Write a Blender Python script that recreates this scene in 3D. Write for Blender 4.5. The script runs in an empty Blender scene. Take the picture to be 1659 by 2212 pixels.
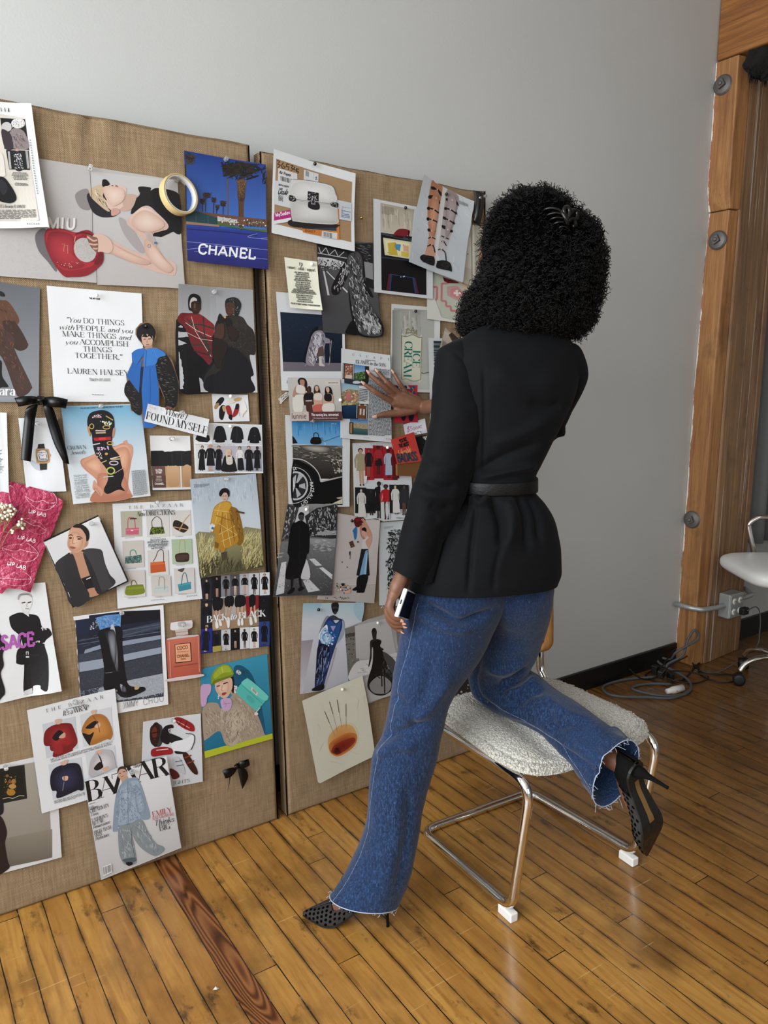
import bpy, bmesh, math, random
import numpy as np
from math import sin, cos, pi, radians, floor, exp
from mathutils import Vector, Matrix, noise
from mathutils.geometry import tessellate_polygon
S = bpy.context.scene
COL = S.collection
random.seed(7)

# ---------------------------------------------------------------- camera
CAM = Vector((0, 0, 1.45)); FPX = 1660.0; CU, CV = 829.5, 1106.0
TH = radians(10.3); YA = radians(56.2)
FW = Vector((cos(YA)*cos(TH), sin(YA)*cos(TH), -sin(TH)))
RT = Vector((sin(YA), -cos(YA), 0)); UP = RT.cross(FW)
cam_data = bpy.data.cameras.new('camera'); cam = bpy.data.objects.new('camera', cam_data); COL.objects.link(cam)
cam_data.sensor_fit = 'VERTICAL'; cam_data.sensor_height = 36.0; cam_data.lens = FPX/2212*36.0
cam_data.clip_start = 0.02
cam.matrix_world = Matrix((( RT.x, UP.x, -FW.x, CAM.x), (RT.y, UP.y, -FW.y, CAM.y), (RT.z, UP.z, -FW.z, CAM.z), (0, 0, 0, 1)))
S.camera = cam

# ---------------------------------------------------------------- world, daylight, exposure
S.view_settings.view_transform = 'Standard'; S.view_settings.look = 'None'
S.view_settings.gamma = 1.0; S.view_settings.use_curve_mapping = False
S.view_settings.exposure = 0.0
world = bpy.data.worlds.new('daylight'); S.world = world; world.use_nodes = True
bg = world.node_tree.nodes['Background']; bg.inputs[0].default_value = (0.80, 0.90, 1.0, 1); bg.inputs[1].default_value = 0.6

S.cycles.max_bounces = 6; S.cycles.diffuse_bounces = 3; S.cycles.glossy_bounces = 3; S.cycles.transmission_bounces = 4
def area(name, loc, target, sx, sy, power, color):
    l = bpy.data.lights.new(name, 'AREA'); l.shape = 'RECTANGLE'; l.size = sx; l.size_y = sy; l.energy = power; l.color = color
    o = bpy.data.objects.new(name, l); COL.objects.link(o); o.location = loc
    o.rotation_euler = (Vector(target)-Vector(loc)).to_track_quat('-Z', 'Y').to_euler()
    return o
# daylight entering through the windows of the left wall; the rear lamp is an added weak fill
area('window_light_left', (-1.72, 0.75, 1.95), (3, 0.75, 1.55), 2.3, 1.9, 150, (0.93, 0.97, 1.0))
area('window_light_left_rear', (-1.72, -1.45, 1.95), (3, -1.3, 1.2), 1.7, 1.9, 62, (0.93, 0.97, 1.0))
area('window_light_rear', (1.2, -2.65, 1.95), (1.5, 2, 1.0), 2.6, 1.8, 16, (1.0, 0.97, 0.93))

# ---------------------------------------------------------------- helpers
def V(*a): return Vector(a)
def ray(u, v): return FW + RT*((u-CU)/FPX) - UP*((v-CV)/FPX)
def at_y(u, v, y):                                    # the point of a sight line on a vertical plane parallel to the wall
    d = ray(u, v); return CAM + d*((y-CAM.y)/d.y)
def at_z(u, v, z=0.0):                                # ... on a horizontal plane
    d = ray(u, v); return CAM + d*((z-CAM.z)/d.z)
def at_x(u, v, x):
    d = ray(u, v); return CAM + d*((x-CAM.x)/d.x)
def on_plane(u, v, p0, n):
    d = ray(u, v); return CAM + d*((p0-CAM).dot(n)/d.dot(n))
def lin(c): return tuple((x/12.92 if x <= .04045 else ((x+.055)/1.055)**2.4) for x in c)
def hx(h): return lin(tuple(int(h[i:i+2], 16)/255 for i in (0, 2, 4)))

def mat(name, color, rough=.6, metal=0., spec=.5, **kw):
    m = bpy.data.materials.new(name); m.use_nodes = True
    b = m.node_tree.nodes['Principled BSDF']
    b.inputs['Base Color'].default_value = (*(hx(color) if isinstance(color, str) else color), 1)
    b.inputs['Roughness'].default_value = rough; b.inputs['Metallic'].default_value = metal
    b.inputs['Specular IOR Level'].default_value = spec
    for k, v in kw.items(): b.inputs[k.replace('_', ' ')].default_value = v
    return m
class NT:                                             # terse node building
    def __init__(s, m): s.m = m; s.t = m.node_tree; s.b = s.t.nodes['Principled BSDF']
    def n(s, typ, ins=None, **props):
        nd = s.t.nodes.new('ShaderNode'+typ)
        for k, v in props.items(): setattr(nd, k, v)
        for k, v in (ins or {}).items(): s.set(nd.inputs[k], v)
        return nd
    def set(s, sock, v):
        if isinstance(v, bpy.types.NodeSocket): s.t.links.new(v, sock)
        elif isinstance(v, str): sock.default_value = (*hx(v), 1)
        else: sock.default_value = v
    def obj(s, scale=(1, 1, 1), rot=(0, 0, 0)):
        tc = s.n('TexCoord'); mp = s.n('Mapping', {'Scale': scale, 'Rotation': rot}); s.set(mp.inputs[0], tc.outputs['Object']); return mp.outputs[0]
    def noise(s, vec, scale, detail=3, rough=.55, **k): return s.n('TexNoise', {'Vector': vec, 'Scale': scale, 'Detail': detail, 'Roughness': rough}).outputs[0]
    def ramp(s, fac, stops, interp='LINEAR'):
        r = s.n('ValToRGB', {'Fac': fac}); e = r.color_ramp.elements; r.color_ramp.interpolation = interp
        while len(e) < len(stops): e.new(.5)
        for el, (p, c) in zip(e, stops): el.position = p; el.color = (*(hx(c) if isinstance(c, str) else (c,)*3), 1)
        return r.outputs[0]
    def math(s, op, a, b=None, c=None):
        nd = s.n('Math', operation=op); s.set(nd.inputs[0], a)
        if b is not None: s.set(nd.inputs[1], b)
        if c is not None: s.set(nd.inputs[2], c)
        return nd.outputs[0]
    def mix(s, f, a, b, blend='MIX'):
        nd = s.n('Mix', data_type='RGBA', blend_type=blend); s.set(nd.inputs[0], f); s.set(nd.inputs[6], a); s.set(nd.inputs[7], b); return nd.outputs[2]
    def color(s, c): s.set(s.b.inputs['Base Color'], c)
    def rough(s, c): s.set(s.b.inputs['Roughness'], c)
    def bump(s, h, strength=.5, dist=.002):
        nd = s.n('Bump', {'Strength': strength, 'Distance': dist, 'Height': h}); s.t.links.new(nd.outputs[0], s.b.inputs['Normal'])

def link(name, me, m=None, parent=None, smooth=True, loc=None):
    o = bpy.data.objects.new(name, me); COL.objects.link(o)
    if m is not None:
        for mm in (m if isinstance(m, (list, tuple)) else [m]): me.materials.append(mm)
    if smooth: me.polygons.foreach_set('use_smooth', [True]*len(me.polygons))
    if loc is not None: o.location = loc
    if parent is not None: o.parent = parent; o.location = loc if loc is not None else ((0, 0, 0) if parent.parent else -parent.location)
    return o
def pydata(name, vs, fs, m=None, parent=None, smooth=True, mats=None, loc=None):
    me = bpy.data.meshes.new(name); me.from_pydata([tuple(v) for v in vs], [], fs); me.update()
    if mats: me.polygons.foreach_set('material_index', mats)
    return link(name, me, m, parent, smooth, loc)
def from_bm(name, bm, m=None, parent=None, smooth=True, loc=None):
    me = bpy.data.meshes.new(name); bmesh.ops.recalc_face_normals(bm, faces=bm.faces); bm.to_mesh(me); bm.free()
    return link(name, me, m, parent, smooth, loc)
def tag(o, label=None, cat=None, group=None, kind=None):
    if label: o['label'] = label
    if cat: o['category'] = cat
    if group: o['group'] = group
    if kind: o['kind'] = kind
    return o
def thing(name, loc, label, cat, group=None):
    o = bpy.data.objects.new(name, None); COL.objects.link(o); o.location = loc; o.empty_display_size = .05
    return tag(o, label, cat, group)
class MB:                                             # collects shapes into one mesh
    def __init__(s): s.v = []; s.f = []; s.mi = []; s.cur = 0
    def add(s, vs, fs):
        k = len(s.v); s.v += [Vector(p) for p in vs]; s.f += [tuple(i+k for i in f) for f in fs]; s.mi += [s.cur]*len(fs); return s
    def box(s, a, b, M=None):
        (x0, y0, z0), (x1, y1, z1) = a, b
        vs = [V(x, y, z) for x in (x0, x1) for y in (y0, y1) for z in (z0, z1)]
        if M: vs = [M @ p for p in vs]
        return s.add(vs, [(0, 1, 3, 2), (4, 6, 7, 5), (0, 4, 5, 1), (2, 3, 7, 6), (0, 2, 6, 4), (1, 5, 7, 3)])
    def tube(s, pts, r, n=8, closed=False, cap=True):
        pts = [Vector(p) for p in pts]; N = len(pts); rr = r if isinstance(r, (list, tuple)) else [r]*N
        ts = []
        for i in range(N):
            a = pts[(i-1) % N] if (closed or i) else pts[0]; b = pts[(i+1) % N] if (closed or i < N-1) else pts[-1]
            d = b-a; ts.append(d.normalized() if d.length > 1e-9 else V(0, 0, 1))
        nrm = ts[0].orthogonal().normalized(); vs = []
        for i in range(N):
            nrm = (nrm - ts[i]*nrm.dot(ts[i])); nrm = nrm.normalized() if nrm.length > 1e-6 else ts[i].orthogonal().normalized()
            bn = ts[i].cross(nrm)
            for j in range(n):
                a = 2*pi*j/n; vs.append(pts[i]+(nrm*cos(a)+bn*sin(a))*rr[i])
        fs = [(i*n+j, i*n+(j+1) % n, ((i+1) % N)*n+(j+1) % n, ((i+1) % N)*n+j) for i in range(N if closed else N-1) for j in range(n)]
        if cap and not closed: fs += [tuple(range(n-1, -1, -1)), tuple((N-1)*n+j for j in range(n))]
        return s.add(vs, fs)
    def lathe(s, prof, M, n=16):                      # prof: (radius, height) pairs about local z, then placed by M
        k = len(prof); vs = [M @ V(r*cos(2*pi*j/n), r*sin(2*pi*j/n), h) for r, h in prof for j in range(n)]
        fs = [(i*n+j, i*n+(j+1) % n, (i+1)*n+(j+1) % n, (i+1)*n+j) for i in range(k-1) for j in range(n)]
        fs += [tuple(range(n-1, -1, -1)), tuple((k-1)*n+j for j in range(n))]
        return s.add(vs, fs)
    def prism(s, poly, off):                          # closed outline of 3-D points pushed along off
        n = len(poly); a = [Vector(p) for p in poly]; b = [p+off for p in a]
        tri = tessellate_polygon([a])
        return s.add(a+b, [tuple(t) for t in tri]+[tuple(i+n for i in reversed(t)) for t in tri]+[(i, (i+1) % n, (i+1) % n+n, i+n) for i in range(n)])
    def grid(s, fn, nu, nv, cu=False):                # fn(i/nu, j/nv) -> point
        m = nu if cu else nu+1
        vs = [fn(i/nu, j/nv) for j in range(nv+1) for i in range(m)]
        fs = [(j*m+i, j*m+(i+1) % m, (j+1)*m+(i+1) % m, (j+1)*m+i) for j in range(nv) for i in range(nu)]
        return s.add(vs, fs)
    def build(s, name, m=None, parent=None, smooth=True, fix=True, loc=None):
        me = bpy.data.meshes.new(name); me.from_pydata([tuple(v) for v in s.v], [], s.f)
        me.polygons.foreach_set('material_index', s.mi)
        if fix:
            bm = bmesh.new(); bm.from_mesh(me); bmesh.ops.recalc_face_normals(bm, faces=bm.faces); bm.to_mesh(me); bm.free()
        o = link(name, me, m, parent, smooth, loc)
        return o
def frame(p, z, x=None):                              # matrix with origin p and z axis
    z = Vector(z).normalized(); x = (Vector(x) if x is not None else z.orthogonal()); x = (x-z*x.dot(z)).normalized(); y = z.cross(x)
    return Matrix(((x.x, y.x, z.x, p[0]), (x.y, y.y, z.y, p[1]), (x.z, y.z, z.z, p[2]), (0, 0, 0, 1)))
def spline(pts, n=6, closed=False):                   # Catmull-Rom through points (tuples of any length)
    P = [np.array(p, float) for p in pts]; N = len(P); out = []
    for i in range(N if closed else N-1):
        p0 = P[(i-1) % N] if (closed or i) else 2*P[0]-P[1]
        p1 = P[i]; p2 = P[(i+1) % N]
        p3 = P[(i+2) % N] if (closed or i < N-2) else 2*P[-1]-P[-2]
        for k in range(n):
            t = k/n; out.append(.5*((2*p1)+(p2-p0)*t+(2*p0-5*p1+4*p2-p3)*t*t+(3*p1-p0-3*p2+p3)*t**3))
    if not closed: out.append(P[-1])
    return out
def bevel(o, w=.003, seg=2, ang=35):
    md = o.modifiers.new('bevel', 'BEVEL'); md.width = w; md.segments = seg; md.limit_method = 'ANGLE'; md.angle_limit = radians(ang); return o
# ================================================================ the room
WALL_Y = 2.28
m_wall = mat('wall_paint', 'b9bab8', .55); n = NT(m_wall); c = n.obj()
n.color(n.mix(n.noise(c, 2.5, 2), 'b4b5b3', 'bcbdbb')); n.bump(n.noise(c, 160, 2), .12, .002)
m_ceil = mat('ceiling_paint', 'd8d8d4', .8)
m_base = mat('baseboard_black', '0b0b0c', .38)
m_dark = mat('dark_gap', '050505', .9)

m_floor = mat('floor_planks', 'a0682c', .3); n = NT(m_floor)
tc = n.n('TexCoord').outputs['Object']; sp = n.n('SeparateXYZ', {0: tc}); X, Y = sp.outputs[0], sp.outputs[1]
wob = n.math('MULTIPLY', n.math('SUBTRACT', n.noise(n.obj((.15, 2.0, 1)), 2.0, 1), .5), .006)
xs = n.math('DIVIDE', n.math('SUBTRACT', n.math('ADD', X, wob), .2075-.0632*100), .0632)
idx = n.math('FLOOR', xs); fr = n.math('FRACT', xs)
rnd = n.n('TexWhiteNoise', {'W': idx}, noise_dimensions='1D').outputs[0]
edge = n.math('MINIMUM', fr, n.math('SUBTRACT', 1.0, fr))
yl = n.math('DIVIDE', n.math('ADD', Y, n.math('MULTIPLY', rnd, 7.3)), 1.35); yfr = n.math('FRACT', yl)
rnd2 = n.n('TexWhiteNoise', {'Vector': n.n('CombineXYZ', {0: idx, 1: n.math('FLOOR', yl)}).outputs[0]}, noise_dimensions='2D').outputs[0]
yedge = n.math('MULTIPLY', n.math('MINIMUM', yfr, n.math('SUBTRACT', 1.0, yfr)), 21.0)
seam = n.math('MINIMUM', edge, yedge)
pv = n.n('CombineXYZ', {0: n.math('MULTIPLY', X, 30.0), 1: n.math('ADD', n.math('MULTIPLY', Y, 2.2), n.math('MULTIPLY', rnd2, 40.0)), 2: n.math('MULTIPLY', rnd2, 9.0)}).outputs[0]
grain = n.n('TexNoise', {'Vector': pv, 'Scale': 1.6, 'Detail': 5, 'Roughness': .62, 'Distortion': .6}).outputs[0]
base = n.ramp(grain, [(.25, '865b26'), (.5, 'ab7b3b'), (.75, 'be9049')])
base = n.mix(n.math('MULTIPLY', rnd2, .55), base, '855624')
blot = n.noise(n.obj((1.6, .9, 1)), 3.4, 5, .62)
base = n.mix(n.ramp(blot, [(.50, 0.), (.70, .7)]), base, '5e3d1b')
stain = n.noise(n.obj((6.5, 3.0, 1)), 2.1, 6, .7)
base = n.mix(n.ramp(stain, [(.58, 0.), (.68, .8)]), base, '2e2012')
grime = n.math('MULTIPLY', n.math('SUBTRACT', 1.0, n.math('MINIMUM', n.math('MULTIPLY', edge, 5.5), 1.0)), n.ramp(n.noise(n.obj((5, 2.2, 1)), 3.0, 5, .65), [(.42, 0.), (.62, .9)]))
base = n.mix(grime, base, '3a2814')
scuff = n.noise(n.obj((34, 2.6, 1)), 1.7, 5, .72)
base = n.mix(n.ramp(scuff, [(.60, 0.), (.70, .5)]), base, '4a3217')
scr = n.noise(n.obj((3, 90, 1), (0, 0, .5)), 1.2, 2)
base = n.mix(n.ramp(scr, [(.70, 0.), (.73, .35)]), base, 'd8b878')
# darker to the right: fading daylight painted into the board colour
right_shade = n.n('MapRange', {0: n.math('ADD', X, n.math('MULTIPLY', n.noise(n.obj((.8, .8, 1)), 2.0, 3), .9)), 1: 1.95, 2: 3.2}).outputs[0]
base = n.mix(n.math('MULTIPLY', right_shade, .72), base, n.ramp(grain, [(.3, '3c2411'), (.7, '65401f')]))
# one replacement board of dark, strongly figured wood
isd = n.math('COMPARE', idx, 106.0, .1)
fn_ = n.n('TexNoise', {'Vector': n.obj((9, 1.3, 1)), 'Scale': 1.5, 'Detail': 1.5, 'Roughness': .45, 'Distortion': .4}).outputs[0]
fig = n.math('ADD', n.math('MULTIPLY', n.math('SINE', n.math('MULTIPLY', fn_, 95.0)), .32), n.math('ADD', .2, n.math('MULTIPLY', grain, .6)))
base = n.mix(isd, base, n.ramp(fig, [(.12, '3c1f0d'), (.45, '66391a'), (.9, '8a5830')]))
gunk = n.noise(n.obj((4, 3, 1)), 9, 2)
seamc = n.ramp(gunk, [(.64, '140d07'), (.70, '6a5f50')])
sm = n.math('LESS_THAN', seam, n.math('ADD', .001, n.math('MULTIPLY', n.noise(n.obj((3, 1.2, 1)), 5, 3), .036)))
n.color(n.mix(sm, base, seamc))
n.rough(n.ramp(n.noise(n.obj(), 9, 3), [(.3, .2), (.75, .42)]))
n.set(n.b.inputs['Coat Weight'], .25); n.set(n.b.inputs['Coat Roughness'], .16)
hgt = n.math('SUBTRACT', n.math('MULTIPLY', grain, .3), n.math('MULTIPLY', sm, 1.0)); n.bump(hgt, .35, .0015)

X0, X1, Y0 = -1.8, 6.2, -2.8; CEIL = 3.3
def struct(o): o['kind'] = 'structure'; return o
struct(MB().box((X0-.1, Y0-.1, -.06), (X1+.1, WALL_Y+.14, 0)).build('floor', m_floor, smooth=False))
struct(MB().box((X0-.1, Y0-.1, CEIL), (X1+.1, WALL_Y+.14, CEIL+.08)).build('ceiling', m_ceil, smooth=False))
struct(MB().box((X0-.1, WALL_Y, 0), (X1+.1, WALL_Y+.12, CEIL)).build('wall_back', m_wall, smooth=False))
struct(MB().box((X1, Y0, 0), (X1+.1, WALL_Y, CEIL)).build('wall_right', m_wall, smooth=False))
def wall_with_holes(name, along, c0, lo, hi, holes, depth):   # wall along x or y at coordinate c0 with rectangular openings (a0,a1,z0,z1)
    b = MB(); cuts = sorted({lo, hi, *[h[0] for h in holes], *[h[1] for h in holes]})
    for a0, a1 in zip(cuts, cuts[1:]):
        zs = [(0, CEIL)]
        for h in holes:
            if h[0] <= a0 and h[1] >= a1: zs = [(0, h[2]), (h[3], CEIL)]
        for z0, z1 in zs:
            if along == 'y': b.box((c0, a0, z0), (c0+depth, a1, z1))
            else: b.box((a0, c0, z0), (a1, c0+depth, z1))
    return struct(b.build(name, m_wall, smooth=False))
lh = [(-2.3, -.6, 1.0, 2.9), (-.4, 1.9, 1.0, 2.9)]; rh = [(-.1, 2.5, 1.05, 2.85)]
wall_with_holes('wall_left', 'y', X0-.1, Y0, WALL_Y, lh, .1)
wall_with_holes('wall_front', 'x', Y0-.1, X0, X1, rh, .1)
m_frame = mat('window_frame', '26282a', .4)
for k, (a0, a1, z0, z1, al) in enumerate([(*lh[0], 'y'), (*lh[1], 'y'), (*rh[0], 'x')]):
    b = MB(); t = .03
    for q0, q1, w0, w1 in [(a0, a1, z0, z0+.05), (a0, a1, z1-.05, z1), (a0, a0+.05, z0, z1), (a1-.05, a1, z0, z1), ((a0+a1)/2-t, (a0+a1)/2+t, z0, z1), (a0, a1, (z0+z1)/2-t, (z0+z1)/2+t)]:
        if al == 'y': b.box((X0-.08, q0, w0), (X0-.03, q1, w1))
        else: b.box((q0, Y0-.08, w0), (q1, Y0-.03, w1))
    struct(b.build('window_%d' % (k+1), m_frame, smooth=False))
o = MB().box((X0, WALL_Y-.014, 0), (3.31, WALL_Y, .098)).build('baseboard_back', m_base, smooth=False); struct(bevel(o, .003))
o = MB().box((3.75, WALL_Y-.014, 0), (X1, WALL_Y, .115)).build('baseboard_right', m_base, smooth=False); struct(bevel(o, .003))

# ---------------------------------------------------------------- timber post, beam, bolts
def wood(name, c0, c1, c2, scale=(14, 14, .9), rot=(0, 0, 0), white=0., dirt=True):
    m = mat(name, c1, .55); n = NT(m); c = n.obj(scale, rot)
    g = n.n('TexNoise', {'Vector': c, 'Scale': 2.2, 'Detail': 6, 'Roughness': .65, 'Distortion': .9}).outputs[0]
    col = n.ramp(g, [(.28, c0), (.5, c1), (.72, c2)])
    fine = n.n('TexNoise', {'Vector': n.obj(tuple(s*6 if s > 4 else s*1.5 for s in scale), rot), 'Scale': 3.0, 'Detail': 2}).outputs[0]
    col = n.mix(n.ramp(fine, [(.4, .35), (.55, 0.)]), col, c0)
    if white:
        w = n.noise(n.obj((30, 9, .45)), 1.6, 5, .6); col = n.mix(n.ramp(w, [(.60, 0.), (.64, white)]), col, 'cfc6ba')
        r = n.noise(n.obj((9, 9, 2)), 3.1, 3); col = n.mix(n.ramp(r, [(.7, 0.), (.76, .35)]), col, '9a3a2a')
    if dirt:
        d = n.noise(n.obj(), 7, 4); col = n.mix(n.ramp(d, [(.58, 0.), (.72, .4)]), col, '4a3522')
    if name == 'old_timber':                          # torn paint left along the wall joint
        sy = n.n('SeparateXYZ', {0: n.n('TexCoord').outputs['Object']}).outputs[1]; e = n.math('ADD', sy, n.math('MULTIPLY', n.math('SUBTRACT', n.noise(n.obj((1, 1, .22)), 34, 5, .65), .5), .04))
        col = n.mix(n.ramp(n.n('MapRange', {0: e, 1: 2.25, 2: 2.28}).outputs[0], [(.55, 0.), (.62, .75)]), col, 'ab5a48'); col = n.mix(n.ramp(n.n('MapRange', {0: e, 1: 2.25, 2: 2.28}).outputs[0], [(.70, 0.), (.76, 1.)]), col, 'e4dcd2')
    n.color(col); n.bump(fine, .35, .002); return m
m_post = wood('old_timber', '74492a', '9c6d40', 'b0824f')
m_postd = wood('old_timber_front', '674a31', '8b6846', 'a5805a', white=.75)
m_beam = wood('beam_timber', '6a3f1e', '94602f', 'a9753f', (14, .9, 14), dirt=False)
m_bolt = mat('galvanised_iron', '6c6866', .5, .65)
post = thing('timber_post', (3.45, 2.2, 0), 'big old timber post of bolted planks standing against the grey wall', 'post')
PX0, PY = 3.315, 2.175
yb = WALL_Y-.001
zt = at_y(1530, 455, 2.25).z; zk = at_y(1526, 405, 2.25).z
def column(name, secs, m, bw=.005):                   # secs: (z, outline) sections joined into one solid
    b = MB(); n = len(secs[0][1])
    vs = [V(x, y, z) for z, o in secs for x, y in o]
    fs = [(k*n+i, k*n+(i+1) % n, (k+1)*n+(i+1) % n, (k+1)*n+i) for k in range(len(secs)-1) for i in range(n)]
    fs += [tuple(range(n)), tuple((len(secs)-1)*n+i for i in range(n))]
    o = b.add(vs, fs).build(name, m, post, smooth=False); return bevel(o, bw, 2)
side = lambda dx: [(PX0+dx, yb), (PX0+dx, PY), (PX0+.072+dx*.4, PY-.01), (PX0+.072, yb)]
column('side_plank', [(0, side(0)), (1.45, side(0)), (zt-.002, side(.02))], m_post)
blk = lambda dx: [(PX0+dx, yb), (PX0+dx, PY-.008), (PX0+.072, PY-.02), (PX0+.072, yb)]
column('corner_block', [(zt, blk(.014)), (zk, blk(-.006)), (2.81, blk(-.008))], m_post)
fp = [(PX0+.076, yb), (PX0+.076, PY-.008), (PX0+.085, PY-.016), (PX0+.36, PY+.004), (PX0+.366, yb)]
column('front_plank', [(0, fp), (2.81, fp)], m_postd)
fq = [(PX0+.370, yb), (PX0+.370, PY+.004), (PX0+.42, PY+.010), (PX0+.425, yb)]
column('front_plank', [(0, fq), (2.81, fq)], m_postd)
def bolt(z, y, r, dx):
    M = frame((PX0+dx, y, z), V(-1, -.1, .03), V(0, 0, 1))
    b = MB(); b.lathe([(0, 0), (r, 0), (r, .006), (r*.85, .012), (r*.45, .016)], M, 24)
    q = r*.36; b.box((-q, -q, .01), (q, q, .03), M @ Matrix.Rotation(.5, 4, 'Z'))
    b.lathe([(q*.6, .03), (q*.6, .038), (q*.3, .041)], M, 10)
    return b.build('bolt', m_bolt, post, smooth=False)
for u, v, r, dx in ((1549, 186, .043, -.006), (1545, 519, .043, .012), (1489, 1122, .043, 0.)): p = at_x(u+6, v, PX0+dx); bolt(p.z, min(p.y, WALL_Y-r-.003), r, dx)
o = MB().box((PX0-.008, -2.6, 2.815), (PX0+.43, WALL_Y-.001, CEIL-.001)).build('timber_beam', m_beam, smooth=False); bevel(o, .01)
tag(o, 'heavy timber ceiling beam resting on the bolted post', 'beam')
m_rag = mat('black_rag', '0a0908', .95); n = NT(m_rag); n.bump(n.noise(n.obj(), 60, 4), 1., .01)
rc = at_y(1645, 134, PY-.10); b = MB()
def ragfn(u, v):
    a, e = 2*pi*u, pi*(v-.5); d = V(cos(a)*cos(e)*.085, sin(a)*cos(e)*.055, sin(e)*.055)
    return rc + d*(1+.3*noise.noise(d*30)) + V(0, 0, -.035*abs(noise.noise(V(a*4, 2, 0)))*(1-v))
b.grid(ragfn, 48, 24, True)
for k in range(40):
    a = random.uniform(0, 2*pi); p = rc+V(cos(a)*.075*random.random()**.5, sin(a)*.05*random.random()**.5, -.04); b.tube([p, p+V(random.uniform(-.008, .008), 0, -random.uniform(.015, .05))], [.004, .0008], 5)
tag(b.build('black_rag', m_rag), 'frayed black wad stuffed under the timber beam at the top of the post', 'rag')
# ================================================================ burlap pinboards leaning on the wall
m_burlap = mat('burlap', '9a7f5a', .85, spec=.15); n = NT(m_burlap)
tc = n.n('TexCoord').outputs['Object']; sp = n.n('SeparateXYZ', {0: tc})
jit = n.math('MULTIPLY', n.noise(n.obj((1, 1, .25)), 9, 2), 5.0); jit2 = n.math('MULTIPLY', n.noise(n.obj((.25, 1, 1)), 9, 2), 5.0)
P = 2*pi/.0047
wx = n.math('SINE', n.math('ADD', n.math('MULTIPLY', sp.outputs[0], P), jit)); wz = n.math('SINE', n.math('ADD', n.math('MULTIPLY', sp.outputs[2], P*1.05), jit2))
wv = n.math('MULTIPLY', wx, wz)
thr = n.noise(n.obj((60, 60, 4)), 4, 3); thr2 = n.noise(n.obj((4, 60, 60)), 4, 3)
big = n.noise(n.obj((1, 1, 1)), 2.5, 3)
k = n.math('ADD', n.math('MULTIPLY', wv, .16), n.math('ADD', n.math('MULTIPLY', thr, .55), n.math('MULTIPLY', thr2, .35)))
col = n.ramp(k, [(.12, '524230'), (.42, '877055'), (.72, 'ac977a')])
col = n.mix(n.math('MULTIPLY', big, .4), col, '98846a')
n.color(col); n.bump(n.math('ADD', wv, n.math('MULTIPLY', thr, 1.5)), .4, .0015)
LEAN = .035; BY = 2.112; BT = .05
BN = V(0, -1, LEAN).normalized(); BUP = V(0, LEAN, 1).normalized()
BP = V(0, BY, 0)
def on_board(u, v, off=0.): return on_plane(u, v, BP+BN*off, BN)
def pinboard(x0, x1, h, label, folds, seed):
    nx, nz = 60, 150; r = .012; b = MB()
    def surf(s, t):                                   # s across (0..1) incl. wrapped edges, t up
        w = x1-x0; L = w+2*BT; q = s*L
        if q < BT: x, d = x0, BT-q
        elif q < BT+w: x, d = x0+q-BT, 0.
        else: x, d = x1, q-BT-w
        Lz = h+2*BT; qz = t*Lz
        if qz < BT: z, dz = 0., BT-qz
        elif qz < BT+h: z, dz = qz-BT, 0.
        else: z, dz = h, qz-BT-h
        dep = max(d, dz)
        ex = min(x-x0, x1-x); ez = min(z, h-z); e = min(ex, ez)
        rd = r*(1-min(1, max(0, e)/r))**2*.8 if dep == 0 else 0
        f = 0.
        for (fx, amp, wd, ln) in folds:
            g = (x-fx-.02*sin(z*3)); f += amp*exp(-(g/wd)**2)*min(1, max(0, 1-(h-z)/ln))
        f += .0022*noise.noise(V(x*3+seed, z*2, 0))+.0012*noise.noise(V(x*9+seed, z*1.5, 4))
        zz = z + (.006*noise.noise(V(x*7+seed, 0, 9)) if z > h*.97 else 0.) - (.008*(x-x0) if z > h*.97 else 0)
        p = V(x, BY, 0) + BUP*zz - BN*(dep+rd) + BN*(f if dep == 0 else 0)
        return p
    ss = sorted({*[i/nx for i in range(nx+1)], *[(BT+k)/(x1-x0+2*BT) for k in (0, 1e-6, .003, .006, .012)], *[1-(BT+k)/(x1-x0+2*BT) for k in (0, 1e-6, .003, .006, .012)]})
    tt = sorted({*[i/nz for i in range(nz+1)], *[(BT+k)/(h+2*BT) for k in (0, 1e-6, .003, .006, .012)], *[1-(BT+k)/(h+2*BT) for k in (0, 1e-6, .003, .006, .012)]})
    vs = [surf(s, t) for t in tt for s in ss]; m = len(ss)
    b.add(vs, [(j*m+i, j*m+i+1, (j+1)*m+i+1, (j+1)*m+i) for j in range(len(tt)-1) for i in range(m-1)])
    c = [V(x, BY, 0)+BUP*z-BN*BT for x, z in ((x0, 0), (x1, 0), (x1, h), (x0, h))]; b.add(c, [(3, 2, 1, 0)])
    o = b.build('pinboard', m_burlap, fix=False)
    return tag(o, label, 'board', None)
pinboard(.13, .996, 2.103, 'tall burlap covered pinboard with the blue palm tree page, leaning left of the gap', [(.527, .008, .012, .16), (.60, .007, .02, .14), (.545, -.006, .012, .17), (.75, .004, .02, .12), (.42, .003, .03, .1)], 1.)
pinboard(1.031, 1.895, 2.085, 'tall burlap covered pinboard with the fruit picture, leaning right of the gap', [(1.46, .005, .01, .16), (1.6, .003, .03, .12), (1.3, .002, .02, .1)], 5.)
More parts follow.
